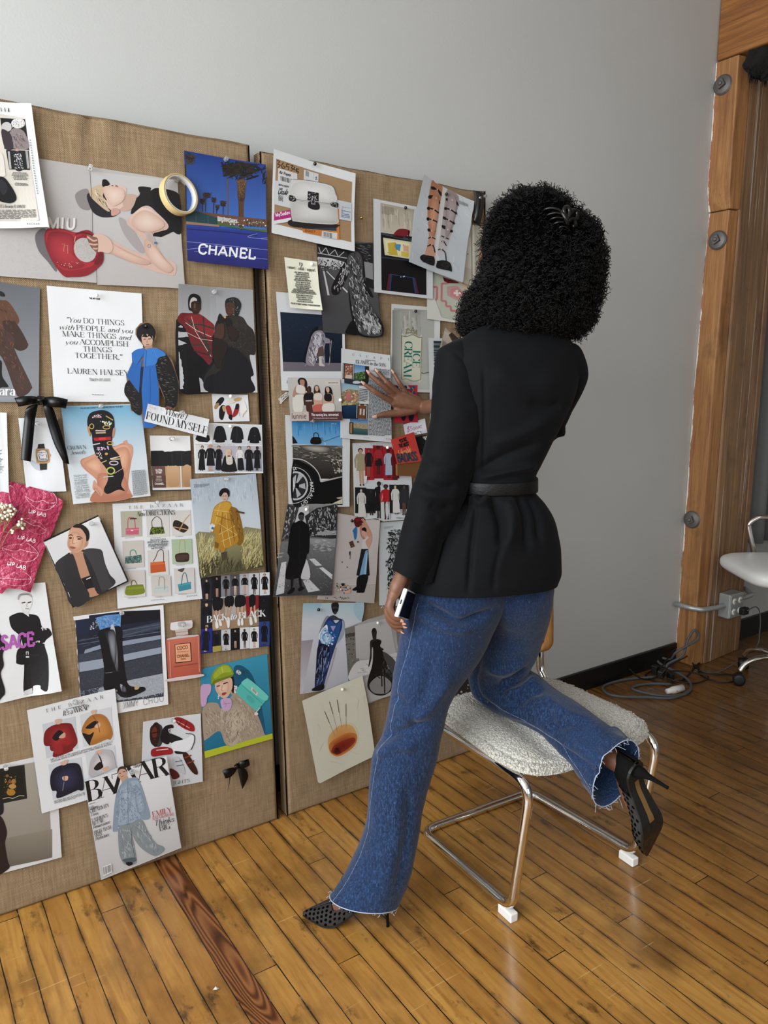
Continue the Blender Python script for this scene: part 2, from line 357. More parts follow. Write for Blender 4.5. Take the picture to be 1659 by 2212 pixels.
# ================================================================ printed sheets: a tiny drawing language
# lettering as pen strokes: T thick stem, t hairline, h hairline bar without serifs, c modulated curve
GL = {}
for ln in '''A .78;t 0,0 .39,1;T .39,1 .78,0;h .15,.34 .64,.34
B .72;T .13,0 .13,1;c .13,.99 .42,.98 .6,.86 .6,.68 .42,.54 .13,.53;c .13,.53 .46,.52 .69,.4 .69,.15 .46,.01 .13,.01
C .76;c .72,.78 .6,.95 .4,.99 .16,.86 .07,.5 .16,.14 .4,.01 .6,.05 .73,.25;t .72,.98 .72,.7
D .8;T .13,0 .13,1;c .13,.99 .42,.98 .68,.84 .75,.5 .68,.16 .42,.01 .13,.01
E .68;T .13,0 .13,1;h .1,.98 .62,.98;h .13,.52 .48,.52;h .1,.02 .65,.02;h .62,.98 .62,.76;h .65,.02 .65,.26;h .48,.4 .48,.64
F .64;T .13,0 .13,1;h .1,.98 .6,.98;h .13,.5 .46,.5;h .6,.98 .6,.74;h .46,.38 .46,.62
G .8;c .72,.78 .6,.95 .4,.99 .16,.86 .07,.5 .16,.14 .4,.01 .58,.04 .7,.16;T .7,.02 .7,.42;h .55,.42 .8,.42
H .84;T .14,0 .14,1;T .7,0 .7,1;h .14,.52 .7,.52
I .32;T .16,0 .16,1
J .5;c .34,1 .34,.5 .33,.15 .2,.01 .06,.1;T .34,.3 .34,1
K .8;T .14,0 .14,1;h .16,.4 .66,1;T .34,.55 .74,0
L .64;T .13,0 .13,1;h .1,.02 .6,.02;h .6,.02 .6,.28
M .98;t .13,0 .13,1;T .13,1 .49,0;h .49,0 .85,1;T .85,0 .85,1
N .84;t .13,0 .13,1;T .13,1 .71,0;t .71,0 .71,1
O .82;c .41,.99 .18,.88 .08,.5 .18,.12 .41,.01 .64,.12 .74,.5 .64,.88 .41,.99
P .66;T .13,0 .13,1;c .13,.99 .42,.98 .6,.86 .6,.62 .42,.48 .13,.47
Q .82;c .41,.99 .18,.88 .08,.5 .18,.12 .41,.01 .64,.12 .74,.5 .64,.88 .41,.99;T .42,.2 .7,-.15
R .76;T .13,0 .13,1;c .13,.99 .42,.98 .6,.86 .6,.66 .42,.53 .13,.52;T .4,.52 .7,0
S .62;c .54,.8 .44,.96 .28,.99 .12,.9 .1,.74 .2,.6 .42,.46 .53,.32 .51,.12 .34,.01 .16,.05 .06,.22
T .72;T .36,0 .36,1;h .05,.98 .67,.98;h .05,.98 .05,.74;h .67,.98 .67,.74
U .8;c .14,1 .14,.35 .22,.08 .4,.01 .58,.08 .68,.35 .68,1;T .14,.35 .14,1
V .76;T 0,1 .38,0;t .38,0 .76,1
W 1.1;T 0,1 .28,0;h .28,0 .55,1;T .55,1 .83,0;t .83,0 1.1,1
X .76;T .03,1 .72,0;t .03,0 .7,1
Y .74;T .02,1 .37,.45;h .37,.45 .72,1;T .37,0 .37,.45
Z .68;h .06,.98 .62,.98;T .62,.98 .06,.02;h .06,.02 .64,.02;h .06,.98 .06,.76;h .64,.02 .64,.26
a .52;c .08,.5 .2,.61 .34,.58 .4,.45;T .4,0 .4,.45;c .4,.36 .2,.34 .07,.2 .12,.04 .26,.02 .4,.14
b .56;T .1,0 .1,1;c .1,.45 .22,.6 .4,.58 .5,.32 .42,.05 .26,0 .1,.12
c .46;c .42,.48 .3,.61 .14,.54 .06,.3 .14,.06 .28,.01 .42,.14
d .58;T .46,0 .46,1;c .46,.45 .34,.6 .16,.57 .06,.3 .14,.05 .3,.01 .46,.14
e .5;h .08,.34 .44,.34;c .44,.34 .4,.55 .26,.62 .12,.53 .06,.3 .14,.06 .28,.01 .43,.14
f .36;T .16,0 .16,.75;c .16,.7 .2,.93 .3,.99 .38,.93;h .03,.6 .32,.6
g .54;c .44,.45 .3,.61 .14,.56 .06,.32 .14,.08 .3,.04 .44,.16;c .44,.6 .44,-.1 .34,-.27 .18,-.28 .06,-.18
h .58;T .1,0 .1,1;c .1,.42 .22,.58 .38,.6 .46,.45 .46,.2;T .46,0 .46,.45
i .28;T .14,0 .14,.62;T .14,.78 .14,.9
j .28;T .14,-.1 .14,.62;c .14,.2 .14,-.15 .05,-.28;T .14,.78 .14,.9
k .56;T .1,0 .1,1;h .12,.26 .46,.62;T .24,.38 .52,0
l .26;T .13,0 .13,1
m .86;T .1,0 .1,.62;c .1,.42 .2,.58 .34,.6 .42,.45 .42,.2;T .42,0 .42,.45;c .42,.42 .54,.58 .68,.6 .75,.45 .75,.2;T .75,0 .75,.45
n .58;T .1,0 .1,.62;c .1,.42 .22,.58 .38,.6 .46,.45 .46,.2;T .46,0 .46,.45
o .54;c .27,.61 .12,.54 .06,.31 .12,.07 .27,.01 .42,.07 .48,.31 .42,.54 .27,.61
p .56;T .1,-.28 .1,.62;c .1,.45 .22,.6 .4,.58 .5,.32 .42,.05 .26,0 .1,.12
q .56;T .46,-.28 .46,.62;c .46,.45 .34,.6 .16,.57 .06,.3 .14,.05 .3,.01 .46,.14
r .42;T .1,0 .1,.62;c .1,.38 .2,.56 .32,.61 .4,.54
s .42;c .37,.48 .26,.61 .12,.57 .08,.45 .2,.35 .33,.27 .36,.12 .24,.01 .12,.03 .05,.14
t .36;T .15,.1 .15,.85;c .15,.2 .18,.03 .26,.01 .34,.1;h .02,.6 .32,.6
u .58;c .1,.62 .1,.2 .18,.04 .3,.02 .46,.18;T .1,.2 .1,.62;T .46,0 .46,.62
v .52;T .02,.62 .26,0;t .26,0 .5,.62
w .76;T .02,.62 .2,0;h .2,0 .38,.62;T .38,.62 .56,0;t .56,0 .74,.62
x .52;T .03,.62 .48,0;t .03,0 .48,.62
y .52;T .02,.62 .26,0;h .5,.62 .26,0 .18,-.22 .06,-.26
z .48;h .05,.6 .43,.6;T .43,.6 .05,.02;h .05,.02 .45,.02
0 .6;c .3,.99 .14,.85 .08,.5 .14,.15 .3,.01 .46,.15 .52,.5 .46,.85 .3,.99
1 .4;T .22,0 .22,1;h .06,.82 .22,1
2 .58;c .08,.75 .18,.96 .34,.98 .48,.85 .46,.62 .28,.32 .06,.02;h .06,.02 .52,.02
3 .58;c .08,.85 .24,.99 .42,.92 .46,.72 .36,.56 .22,.53;c .22,.53 .42,.5 .52,.3 .44,.06 .24,.01 .06,.14
4 .6;h .4,1 .05,.3 .56,.3;T .42,0 .42,1
5 .58;h .5,.98 .14,.98 .11,.55;c .11,.55 .3,.63 .48,.5 .5,.25 .36,.03 .2,.01 .06,.12
6 .58;c .46,.92 .28,.95 .12,.65 .08,.3 .2,.03 .36,.01 .5,.15 .5,.4 .38,.56 .22,.55 .1,.35
7 .56;h .06,.98 .52,.98;T .52,.98 .2,0
8 .58;c .29,.99 .12,.88 .12,.66 .29,.53 .46,.66 .46,.88 .29,.99;c .29,.53 .09,.42 .09,.12 .29,.01 .5,.12 .5,.42 .29,.53
9 .58;c .5,.65 .36,.44 .2,.45 .08,.6 .09,.85 .24,.99 .4,.96 .5,.7 .44,.3 .3,.05 .12,.08
$ .62;c .54,.8 .44,.92 .28,.94 .12,.86 .1,.72 .2,.6 .42,.46 .53,.32 .51,.16 .34,.06 .16,.09 .06,.22;h .3,1.12 .3,-.12
. .24;T .12,0 .12,.12
, .24;T .12,.02 .12,.12;h .12,.02 .06,-.14
' .22;T .11,.72 .11,1
/ .4;h .02,-.05 .38,1.02
- .4;h .05,.35 .35,.35
@ .8;c .55,.6 .3,.6 .3,.2 .52,.2 .55,.6;c .55,.3 .72,.25 .75,.6 .4,.95 .08,.6 .12,.1 .45,-.1 .65,0
“ .4;T .1,.78 .12,1;T .28,.78 .3,1
” .4;T .1,.78 .12,1;T .28,.78 .3,1
| .3;h .15,-.1 .15,1
_ .5;h .02,-.05 .48,-.05'''.split('\n'):
    g, rest = ln[0], ln[2:].split(';')
    GL[g] = (float(rest[0]), [(s[0], [tuple(map(float, q.split(','))) for q in s[2:].split()]) for s in rest[1:]])
#        thick  thin  serif shear space
STY = {'s': (.105, .105, 0, 0, .10), 'S': (.19, .19, 0, 0, .10), 'u': (.05, .05, 0, 0, .12), 'd': (.13, .035, .13, 0, .05), 'D': (.2, .03, .15, 0, .03),
       'i': (.12, .035, .06, .27, .03), 'I': (.17, .04, .06, .27, .03), 'j': (.06, .05, 0, .3, .04), 'w': (.13, .035, .13, 0, .75), 'x': (.05, .05, 0, .15, .02)}

m_print = mat('printed_paper', 'ffffff', .42, spec=.4); n = NT(m_print)
n.color(n.mix(1., n.n('VertexColor', layer_name='print').outputs[0], 'e6e6e6', 'MULTIPLY'))
n.bump(n.noise(n.obj(), 30, 2), .12, .003)
m_matte = mat('printed_card', 'ffffff', .7, spec=.25); NT(m_matte).color(NT(m_matte).n('VertexColor', layer_name='print').outputs[0])
rnd = random.Random(3)

def inside(p, poly):
    x, y = p; r = False; j = len(poly)-1
    for i in range(len(poly)):
        xi, yi = poly[i]; xj, yj = poly[j]
        if (yi > y) != (yj > y) and x < (xj-xi)*(y-yi)/(yj-yi)+xi: r = not r
        j = i
    return r
def c3(h): return np.array(hx(h if len(h) == 6 else ''.join(a*2 for a in h)))
class Sheet:
    def __init__(s, Z, put): s.Z = Z; s.put = put; s.v = []; s.f = []; s.c = []; s.lay = 0; s.xmin = -1e9
    def poly(s, pts, cols, tri=None):
        k = len(s.v)
        z = s.lay
        s.v += [(max(p[0], s.xmin), p[1], z) for p in pts]
        s.c += [cols]*len(pts) if isinstance(cols, np.ndarray) else list(cols)
        if tri is None: tri = tessellate_polygon([[V(p[0], p[1], 0) for p in pts]]) if len(pts) > 4 else [tuple(range(len(pts)))]
        s.f += [tuple(i+k for i in t) for t in tri]
    def stroke(s, pts, ws, col):
        N = len(pts); k = len(s.v); P = [np.array(p, float) for p in pts]
        for i in range(N):
            d = P[min(i+1, N-1)]-P[max(i-1, 0)]; L = np.hypot(*d) or 1; nn = np.array([-d[1], d[0]])/L*ws[i]/2
            for q in (P[i]+nn, P[i]-nn): s.v.append((max(q[0], s.xmin), q[1], s.lay)); s.c.append(col)
        s.f += [(k+2*i, k+2*i+1, k+2*i+3, k+2*i+2) for i in range(N-1)]
    def text(s, col, sty, h, p0, p1, txt, up=None):
        th, tn, sf, sh, gap = STY[sty]; p0 = np.array(p0, float); d = np.array(p1, float)-p0; L = np.hypot(*d); ex = d/L
        if up is None: up = np.array([ex[1], -ex[0]])
        adv = [(.3 if ch == ' ' else GL[ch][0])+gap for ch in txt]; sx = L/(sum(adv)-gap)/1.0; x = 0.
        mp = lambda q: p0+ex*((x+q[0]+sh*q[1])*sx)+up*(q[1]*h)
        for ch, a in zip(txt, adv):
            if ch != ' ':
                for kind, pts in GL[ch][1]:
                    if kind == 'c':
                        q = spline(pts, 4); w = []
                        for i in range(len(q)):
                            dd = q[min(i+1, len(q)-1)]-q[max(i-1, 0)]; r = abs(dd[1])/(np.hypot(*dd) or 1); w.append((tn+(th-tn)*r**2)*h)
                        s.stroke([mp(z) for z in q], w, col)
                    else:
                        w = (th if kind == 'T' else tn)*h; s.stroke([mp(z) for z in pts], [w]*len(pts), col)
                        if sf and kind in 'Tt':
                            for q in (pts[0], pts[-1]):
                                if min(abs(q[1]), abs(q[1]-1), abs(q[1]-.62)) < .01: s.stroke([mp((q[0]-sf, q[1])), mp((q[0]+sf, q[1]))], [tn*h]*2, col)
            x += a
    def art(s, src):
        for ln in src.strip().split('\n'):
            a = ln.split()
            if not a: continue
            o = a[0]; P = lambda L: [tuple(map(float, q.split(','))) for q in L]
            s.lay += 1
            if o == 'K': s.xmin = float(a[1])
            elif o == 'p': s.poly(P(a[2:]), c3(a[1]))
            elif o == 's': s.poly(spline(P(a[2:]), 5, True), c3(a[1]))
            elif o == 'y':                            # soft blob: centre tone blending into an edge tone
                q = spline(P(a[3:]), 4, True); A, B = c3(a[1]), c3(a[2]); m_ = len(q); c0 = sum(q)/m_; md = [c0+(z-c0)*.55 for z in q]
                s.poly([c0]+md+q, [A]+[A*.6+B*.4]*m_+[B]*m_, [(0, 1+k, 1+(k+1) % m_) for k in range(m_)]+[(1+k, 1+m_+k, 1+m_+(k+1) % m_, 1+(k+1) % m_) for k in range(m_)])
            elif o in 'qQ':
                q = spline(P(a[3:]), 5, True) if o == 'q' else P(a[3:]); y0 = min(z[1] for z in q); y1 = max(z[1] for z in q); A, B = c3(a[1]), c3(a[2])
                s.poly(q, [A+(B-A)*(z[1]-y0)/(y1-y0) for z in q])
            elif o == 'g':
                q = P(a[3:]); A, B = c3(a[1]), c3(a[2]); s.poly(q, [A, A, B, B])
            elif o == 'G':                            # left to right
                q = P(a[3:]); A, B = c3(a[1]), c3(a[2]); s.poly(q, [A, B, B, A])
            elif o == 'l': q = P(a[3:]); s.stroke(q, [float(a[2])]*len(q), c3(a[1]))
            elif o == 'c': q = spline(P(a[3:]), 5); s.stroke(q, [float(a[2])]*len(q), c3(a[1]))
            elif o == 'e':
                (x, y), (rx, ry) = P(a[2:4]); t0 = radians(float(a[4])) if len(a) > 4 else 0; m = 22
                s.poly([(x+rx*cos(2*pi*k/m)*cos(t0)-ry*sin(2*pi*k/m)*sin(t0), y+rx*cos(2*pi*k/m)*sin(t0)+ry*sin(2*pi*k/m)*cos(t0)) for k in range(m)], c3(a[1]))
            elif o == 'o':                            # ring
                (x, y), (rx, ry) = P(a[3:5]); q = [(x+rx*cos(2*pi*k/28), y+ry*sin(2*pi*k/28)) for k in range(29)]; s.stroke(q, [float(a[2])]*29, c3(a[1]))
            elif o == 'r': (x0, y0), (x1, y1) = P(a[2:4]); s.poly([(x0, y0), (x1, y0), (x1, y1), (x0, y1)], c3(a[1]))
            elif o in 'tT':
                p0, p1 = P(a[4:6]); s.text(c3(a[1]), a[2], float(a[3]), p0, p1, ' '.join(a[6:]), s.upv if o == 't' else None)
            elif o in 'bB':                           # greeked body copy
                nl = int(a[2]); q = [np.array(z) for z in P(a[3:])]
                for k in range(nl):
                    f = (k+.5)/nl; A = q[0]+(q[3]-q[0])*f; B = q[1]+(q[2]-q[1])*f; hgt = np.hypot(*(q[3]-q[0]))/nl; e = B-A
                    t = rnd.uniform(0, .12) if o == 'B' else 0; end = 1-t if o == 'B' else (1 if k < nl-1 else .7)
                    while t < end-.02:
                        w = min(rnd.uniform(.05, .16), end-t); s.stroke([A+e*t, A+e*(t+w)], [hgt*.5]*2, c3(a[1])); t += w+.025
            elif o == 'h':                            # strokes inside an outline: length, width, count, angle, spread
                Ln, w, cnt, ang, sp = map(float, a[2].split(',')); q = P(a[3:]); cs = [c3(z) for z in a[1].split('/')]
                x0, x1 = min(z[0] for z in q), max(z[0] for z in q); y0, y1 = min(z[1] for z in q), max(z[1] for z in q)
                for k in range(int(cnt)):
                    x, y = rnd.uniform(x0, x1), rnd.uniform(y0, y1)
                    if not inside((x, y), q): continue
                    g = radians(ang+rnd.uniform(-sp, sp)); L = Ln*rnd.uniform(.5, 1.1); e = (x+cos(g)*L, y+sin(g)*L)
                    if not inside(e, q): continue
                    s.stroke([(x, y), ((x+e[0])/2+rnd.uniform(-1, 1)*L*.06, (y+e[1])/2), e], [w, w, w*.3], cs[k % len(cs)])
            elif o == 'n':
                r, cnt = map(float, a[2].split(',')); q = P(a[3:]); cs = [c3(z) for z in a[1].split('/')]
                x0, x1 = min(z[0] for z in q), max(z[0] for z in q); y0, y1 = min(z[1] for z in q), max(z[1] for z in q)
                for k in range(int(cnt)):
                    x, y = rnd.uniform(x0, x1), rnd.uniform(y0, y1)
                    if inside((x, y), q):
                        R = r*rnd.uniform(.3, .9); s.poly([(x-R, y), (x, y-R), (x+R, y), (x, y+R)], cs[k % len(cs)])
            elif o == 'x':                            # bars
                q = [np.array(z) for z in P(a[2:])]; t = 0.
                while t < 1:
                    w = rnd.choice([.012, .02, .035]); w = min(w, 1-t); s.poly([q[0]+(q[1]-q[0])*t, q[0]+(q[1]-q[0])*(t+w), q[3]+(q[2]-q[3])*(t+w), q[3]+(q[2]-q[3])*t], c3(a[1])); t += w+rnd.choice([.015, .025, .04])
            elif o == 'm':                            # a small standing figure: skin hair top bottom hemline width head feet
                sk, ha, to, bo = map(c3, a[1:5]); hem = float(a[5]); w = float(a[6]); (x0, y0), (x1, y1) = P(a[7:9]); H = np.hypot(x1-x0, y1-y0)
                e2 = np.array([(x1-x0)/H, (y1-y0)/H]); e1 = np.array([e2[1], -e2[0]]); O = np.array([x0, y0])
                M = lambda pts: [O+e1*px_*H*w+e2*py*H for px_, py in pts]
                s.poly(M([(-.035, .09), (.035, .09), (.03, .16), (-.03, .16)]), sk)
                s.poly(M([(-.055, .5), (.055, .5), (.05, .72), (.045, .97), (.01, .97), (0, .62), (-.012, .97), (-.05, .97), (-.055, .72)]), sk if hem < .95 else bo)
                s.lay += 1
                s.poly(M([(-.1, .45), (.1, .45), (.1+.05*hem, hem), (-.1-.03*hem, hem)]), bo)
                for sg in (-1, 1): s.poly(M([(sg*.1, .16), (sg*.16, .3), (sg*.15, .52), (sg*.12, .52), (sg*.1, .32)]), to)
                s.poly(M([(-.11, .17), (-.03, .14), (.03, .14), (.11, .17), (.085, .34), (.105, .5), (-.105, .5), (-.085, .34)]), to)
                s.lay += 1
                for sg in (-1, 1): s.poly(M([(sg*.02, .96), (sg*.05, .96), (sg*.055, 1), (sg*.015, 1)]), ha)
                s.poly(M([(.06*cos(z*.6283), .06+.065*sin(z*.6283)*1.0) for z in range(10)]), ha); s.lay += 1
                s.poly(M([(.042*cos(z*.6283), .075+.05*sin(z*.6283)) for z in range(10)]), sk)
def sheet(name, label, cat, Z, corners, col, src='', lv=0, tilt=.006, curl=.003, wob=.0012, edge=None, group=None, m=None, lift=None, cuts=(12, 14)):
    x0, y0, sc = Z
    q = [tuple(map(float, z.split(','))) for z in corners.split()]           # outline; its first four points are TL TR BR BL when edge is None
    outl = q if edge is None else [tuple(map(float, z.split(','))) for z in edge.split()]
    off = .0025+lv*.006
    s = Sheet(Z, None); TL, TR, BR, BL = [np.array(z) for z in q[:4]]
    up = (TL+TR-BL-BR); s.upv = up/np.hypot(*up)
    s.poly(outl, c3(col)); n0 = len(s.f); s.art(src)
    toW = lambda x, y, o: on_board(x0+x*sc, y0+y*sc, o)
    bm = bmesh.new(); lay = bm.verts.layers.float_color.new('print')
    dz = .00007
    vs = []
    for (x, y, z), c in zip(s.v, s.c):
        v = bm.verts.new(toW(x, y, off+dz*z+(.0004 if z else 0))); v[lay] = (*c, 1); vs.append(v)
    for f in s.f:
        try: bm.faces.new([vs[i] for i in f])
        except ValueError: pass
    # paper edge and back
    nb = len(outl); bk = []
    for i in range(nb): v = bm.verts.new(toW(*outl[i], off-.0005)); v[lay] = (*c3('e6e4de'), 1); bk.append(v)
    for i in range(nb): bm.faces.new((vs[i], vs[(i+1) % nb], bk[(i+1) % nb], bk[i]))
    for t in (tessellate_polygon([[V(*p, 0) for p in outl]]) if nb > 4 else [tuple(range(nb))]): bm.faces.new([bk[i] for i in reversed(t)])
    wTL, wTR, wBR, wBL = [toW(*z, off) for z in q[:4]]
    O = (wBL+wBR)/2; ey = (wTL+wTR)/2-O; H = ey.length; ey.normalize(); W = (wTR-wTL).length; ex = ey.cross(BN); ex = -ex if ex.x < 0 else ex
    nu, nv = cuts
    for k in range(1, nu): bmesh.ops.bisect_plane(bm, geom=bm.verts[:]+bm.edges[:]+bm.faces[:], plane_co=O+ex*W*(k/nu-.5), plane_no=ex)
    for k in range(1, nv): bmesh.ops.bisect_plane(bm, geom=bm.verts[:]+bm.edges[:]+bm.faces[:], plane_co=O+ey*H*(k/nv), plane_no=ey)
    sd = rnd.uniform(0, 99); lf = lift or (0, 0, 0, 0)
    for v in bm.verts:
        d = v.co-O; a = d.dot(ex)/W+.5; t = d.dot(ey)/H; a = min(1, max(0, a)); t = min(1, max(0, t))
        h = tilt*(1-t)+curl*(2*a-1)**2*(t*.8+.2*(1-t)) + wob*(noise.noise(V(a*2+sd, t*2, 0))+.5)
        h += lf[0]*max(0, 1-2.2*a)*max(0, 2.2*t-1.2)+lf[1]*max(0, 2.2*a-1.2)*max(0, 2.2*t-1.2)+lf[2]*max(0, 2.2*a-1.2)*max(0, 1-2.2*t)+lf[3]*max(0, 1-2.2*a)*max(0, 1-2.2*t)
        v.co += BN*max(h, -.001)
    me = bpy.data.meshes.new(name); bm.to_mesh(me); bm.free()
    o = link(name, me, m or m_print, None, False)
    return tag(o, label, cat, group)
# push pins
m_clear = mat('clear_plastic', 'f4f6f6', .06, spec=.6, Transmission_Weight=.85, IOR=1.45)
m_pinw = mat('white_plastic', 'ecebe6', .3); m_pink = mat('black_plastic', '0c0c0d', .25)
m_gold = mat('gold_metal', 'c8a24a', .22, 1.); m_steel = mat('steel_metal', 'b9b9bb', .25, 1.); m_pearl = mat('pearl', 'd8d2c4', .18)
PINM = {'clear': m_clear, 'white': m_pinw, 'black': m_pink, 'gold': m_gold, 'pearl': m_pearl}
PIN_GROUP = {'clear': 'clear push pins on the pinboards', 'white': 'white ball pins on the pinboards', 'black': 'black ball pins on the pinboards', 'gold': 'gold ball pins on the pinboards', 'pearl': 'pearl ball pins on the pinboards'}
def pin(kind, u, v, where, off=.012):
    p = on_board(u, v, .001); ax = (BN+V(rnd.uniform(-.1, .1), 0, rnd.uniform(-.05, .15))).normalized(); M = frame(p, ax); b = MB()
    if kind == 'clear':
        b.cur = 0; b.lathe([(.0015, off-.002), (.0062, off), (.0062, off+.002), (.0038, off+.004), (.0034, off+.0105), (.0052, off+.012), (.0056, off+.0145), (.0048, off+.0155)], M, 16)
    else: b.lathe([(.0052*sin(pi*k/8)+.0002, off-.001+.0052*(1-cos(pi*k/8))) for k in range(9)], M, 16)
    b.cur = 1; b.lathe([(.0006, -.006), (.0006, off+.001)], M, 6)
    o = b.build('push_pin' if kind == 'clear' else 'ball_pin', [PINM[kind], m_steel])
    return tag(o, kind+' '+('push pin' if kind == 'clear' else 'ball pin')+' '+where, 'pin', PIN_GROUP[kind])
# ================================================================ sheets on the left pinboard
ZA = (0, 180, .25316); ZB = (380, 280, .25316); ZC = (0, 580, .24111); ZD = (260, 580, .217); ZE = (0, 840, .20494); ZF = (0, 1040, .22599)
ZG = (220, 1000, .24111); ZH = (140, 1280, .28933); ZI = (0, 1460, .25316); ZJ = (580, 300, .28933); ZK = (590, 500, .2833); ZL = (590, 720, .22303); ZM = (580, 1080, .28936)
PG = 'magazine pages pinned to the boards'
sheet('magazine_spread', 'wide grey fashion spread of a reclining blonde with a red handbag, under the tape roll', 'poster', ZA, '-130,570 1512,828 1572,1757 -130,1640', 'bcb8b6', '''
g c6c4c3 bcb6b4 768,752 1510,832 1568,1752 822,1720
n b4aeac/cbc7c5/a8a2a0 3,1500 0,1250 800,1300 820,1700 0,1640
n c8c4c3/b2acab 3,700 830,1300 1540,1400 1560,1740 840,1710
s 8d8887 640,950 740,900 770,1000 760,1080 680,1060
s 6c6769 300,1290 400,1260 480,1600 400,1520 320,1420
s a8a1a0 1010,1150 1100,1200 1230,1420 1180,1440 1060,1300
s 1a191b 1180,885 1280,890 1285,915 1340,895 1500,930 1535,1020 1540,1280 1440,1240 1330,1100 1240,1045 1115,1120 1150,1000 1190,950
s c9a797 1070,950 1160,965 1200,930 1150,1000 1130,1060 1060,1095 1000,1060 1000,960
s d3b3a4 1090,1160 1200,1060 1260,1060 1340,1110 1435,1225 1340,1300 1300,1300 1390,1480 1490,1540 1490,1630 1440,1640 1290,1600 1100,1530 960,1450 900,1455 850,1430 800,1360 790,1300 850,1290 950,1340 1130,1430 1290,1470 1190,1310 1120,1240 1080,1200
q e2c8bb c9a08e 1100,1165 1210,1065 1330,1110 1420,1220 1300,1290 1180,1260
p 151416 1540,1040 1540,1285 1480,1265 1370,1315 1295,1305 1310,1280 1420,1250 1440,1225 1380,1120
s dcbcae 860,870 930,870 1000,870 1075,895 1070,970 1080,1020 1000,1090 960,1110 900,1020 860,960
s c2a594 1075,950 1160,960 1130,1060 1080,1085 1040,1010
s 26222a 740,960 770,940 840,1010 940,1080 990,1130 880,1145 800,1110 760,1040
s c9b294 770,900 850,865 880,880 880,960 900,1040 935,1090 900,1085 800,1000 765,950
h efe2cc/a88e6e/4a4038 60,4,60,60,22 775,905 850,870 880,960 930,1085 860,1050 790,980
s 111013 875,825 905,822 935,860 905,890 940,930 935,990 905,1000 880,960 885,900 870,870
y b6a39a bcb6b4 1240,1230 1280,1260 1330,1380 1290,1400 1240,1310
s a8524f 985,868 1008,885 1012,920 990,910
e 8a6052 958,888 10,22
s c79c8b 950,1075 1000,1070 1020,1100 990,1125 950,1130
y e6cfc2 cdab9b 1120,1170 1215,1085 1330,1130 1400,1215 1290,1270 1170,1250
y e2c6b8 caa595 1240,1330 1310,1380 1400,1500 1470,1580 1420,1620 1300,1540 1230,1430
y dcbcac c39f8f 900,1340 1010,1400 1150,1470 1280,1530 1200,1550 1020,1490 900,1420
y e8cfc2 d2b2a2 880,885 1000,885 1060,920 1050,1000 960,1050 900,980
l 3a3534 3 768,752 785,1090 785,1280 815,1500 822,1720
s 8c1f2a 400,1245 520,1240 640,1275 700,1260 760,1258 830,1330 870,1420 880,1500 850,1560 740,1640 610,1655 530,1640 430,1500 378,1350
s a82a35 405,1260 530,1255 640,1280 700,1290 640,1330 625,1400 660,1480 730,1525 800,1530 760,1570 600,1600 500,1570 430,1450 390,1340
y b43540 86202a 420,1280 560,1275 630,1330 640,1480 720,1560 580,1590 460,1520 400,1400
e bab4b1 722,1425 92,108 -30
h d2cecb/9c9694 8,3,300,40,180 640,1340 740,1320 800,1420 800,1510 740,1525 650,1450
s 6e1820 770,1290 830,1330 870,1420 875,1500 840,1545 800,1540 840,1440 800,1350
s d8b5a5 790,1300 860,1290 930,1330 960,1400 930,1450 860,1440 830,1440 790,1400
s 7d5a4c 735,1295 790,1310 830,1330 830,1440 800,1430 760,1380
c d8a795 14 740,1310 790,1345 825,1340
c d8a795 14 755,1370 800,1380 830,1375
c d0a08e 14 790,1410 815,1415 830,1410
c 5c141c 10 640,1290 700,1275 770,1290
c e8c7a0 4 640,1310 635,1350 650,1420 662,1440
l c9a06a 4 528,1375 545,1372 540,1440
l c9a06a 4 555,1385 575,1382 575,1455
n e8d8c0 5,40 460,1530 700,1510 600,1600
T e8e6e4 S 96 398,1238 640,1248 MIU
r 4f6e8c 1312,1355 1335,1372
o 6a6a70 3 1268,1390 12,14
''', lv=0, group=None)
sheet('magazine_page', 'white page with a film strip and black boot, top left corner of the board', 'page', ZA, '-130,150 262,178 402,1242 -130,1247', 'eef0f2', '''
p d9d3c9 -100,245 210,300 320,1185 -100,1180
q e6dfd2 cfc6ba -100,500 20,470 60,760 100,1030 -100,1020
p 15141a 0,298 210,310 245,575 35,565
e c9c5c4 55,375 45,42
e dad6d4 152,345 58,44
n ffffff/8d8a8c 6,90 100,305 205,310 205,380 100,380
s 8c7f80 95,400 150,390 210,430 240,560 110,560 60,500
s 3a2f36 10,400 90,440 110,560 40,560
h a89ca0/5a4a50 40,4,80,60,40 95,400 205,430 235,560 110,560
p 17171b 48,575 240,580 252,745 75,740
e c99b80 142,578 12,16
s 22202a 115,600 170,600 190,740 125,740
n f2f2f2 5,120 115,600 175,600 195,735 125,735
x eeeeee 62,585 80,585 95,735 76,735
x eeeeee 212,580 232,580 248,735 228,735
s e8e2d8 -100,640 10,600 40,760 30,800 -100,830
s 121216 -60,830 20,805 80,870 130,960 125,1010 60,1030 -60,980
s 2a2a30 -30,850 20,830 60,900 20,960
B 5c5854 6 90,760 235,768 245,835 100,830
B 5c5854 3 115,850 230,858 240,885 120,880
t 2a2a2c w 34 -60,236 78,246 A Z A A R
t 2c2c2e i 26 -30,1068 205,1072 NEL's favorite FLOWER
b 6c6866 9 -100,1085 292,1085 300,1165 -100,1165
t 3c3c3e S 12 220,1215 322,1220 B A Z A A R
B 8d8a88 22 245,480 258,480 320,960 306,960
''', lv=2, tilt=.012, lift=(0, .004, .012, 0))
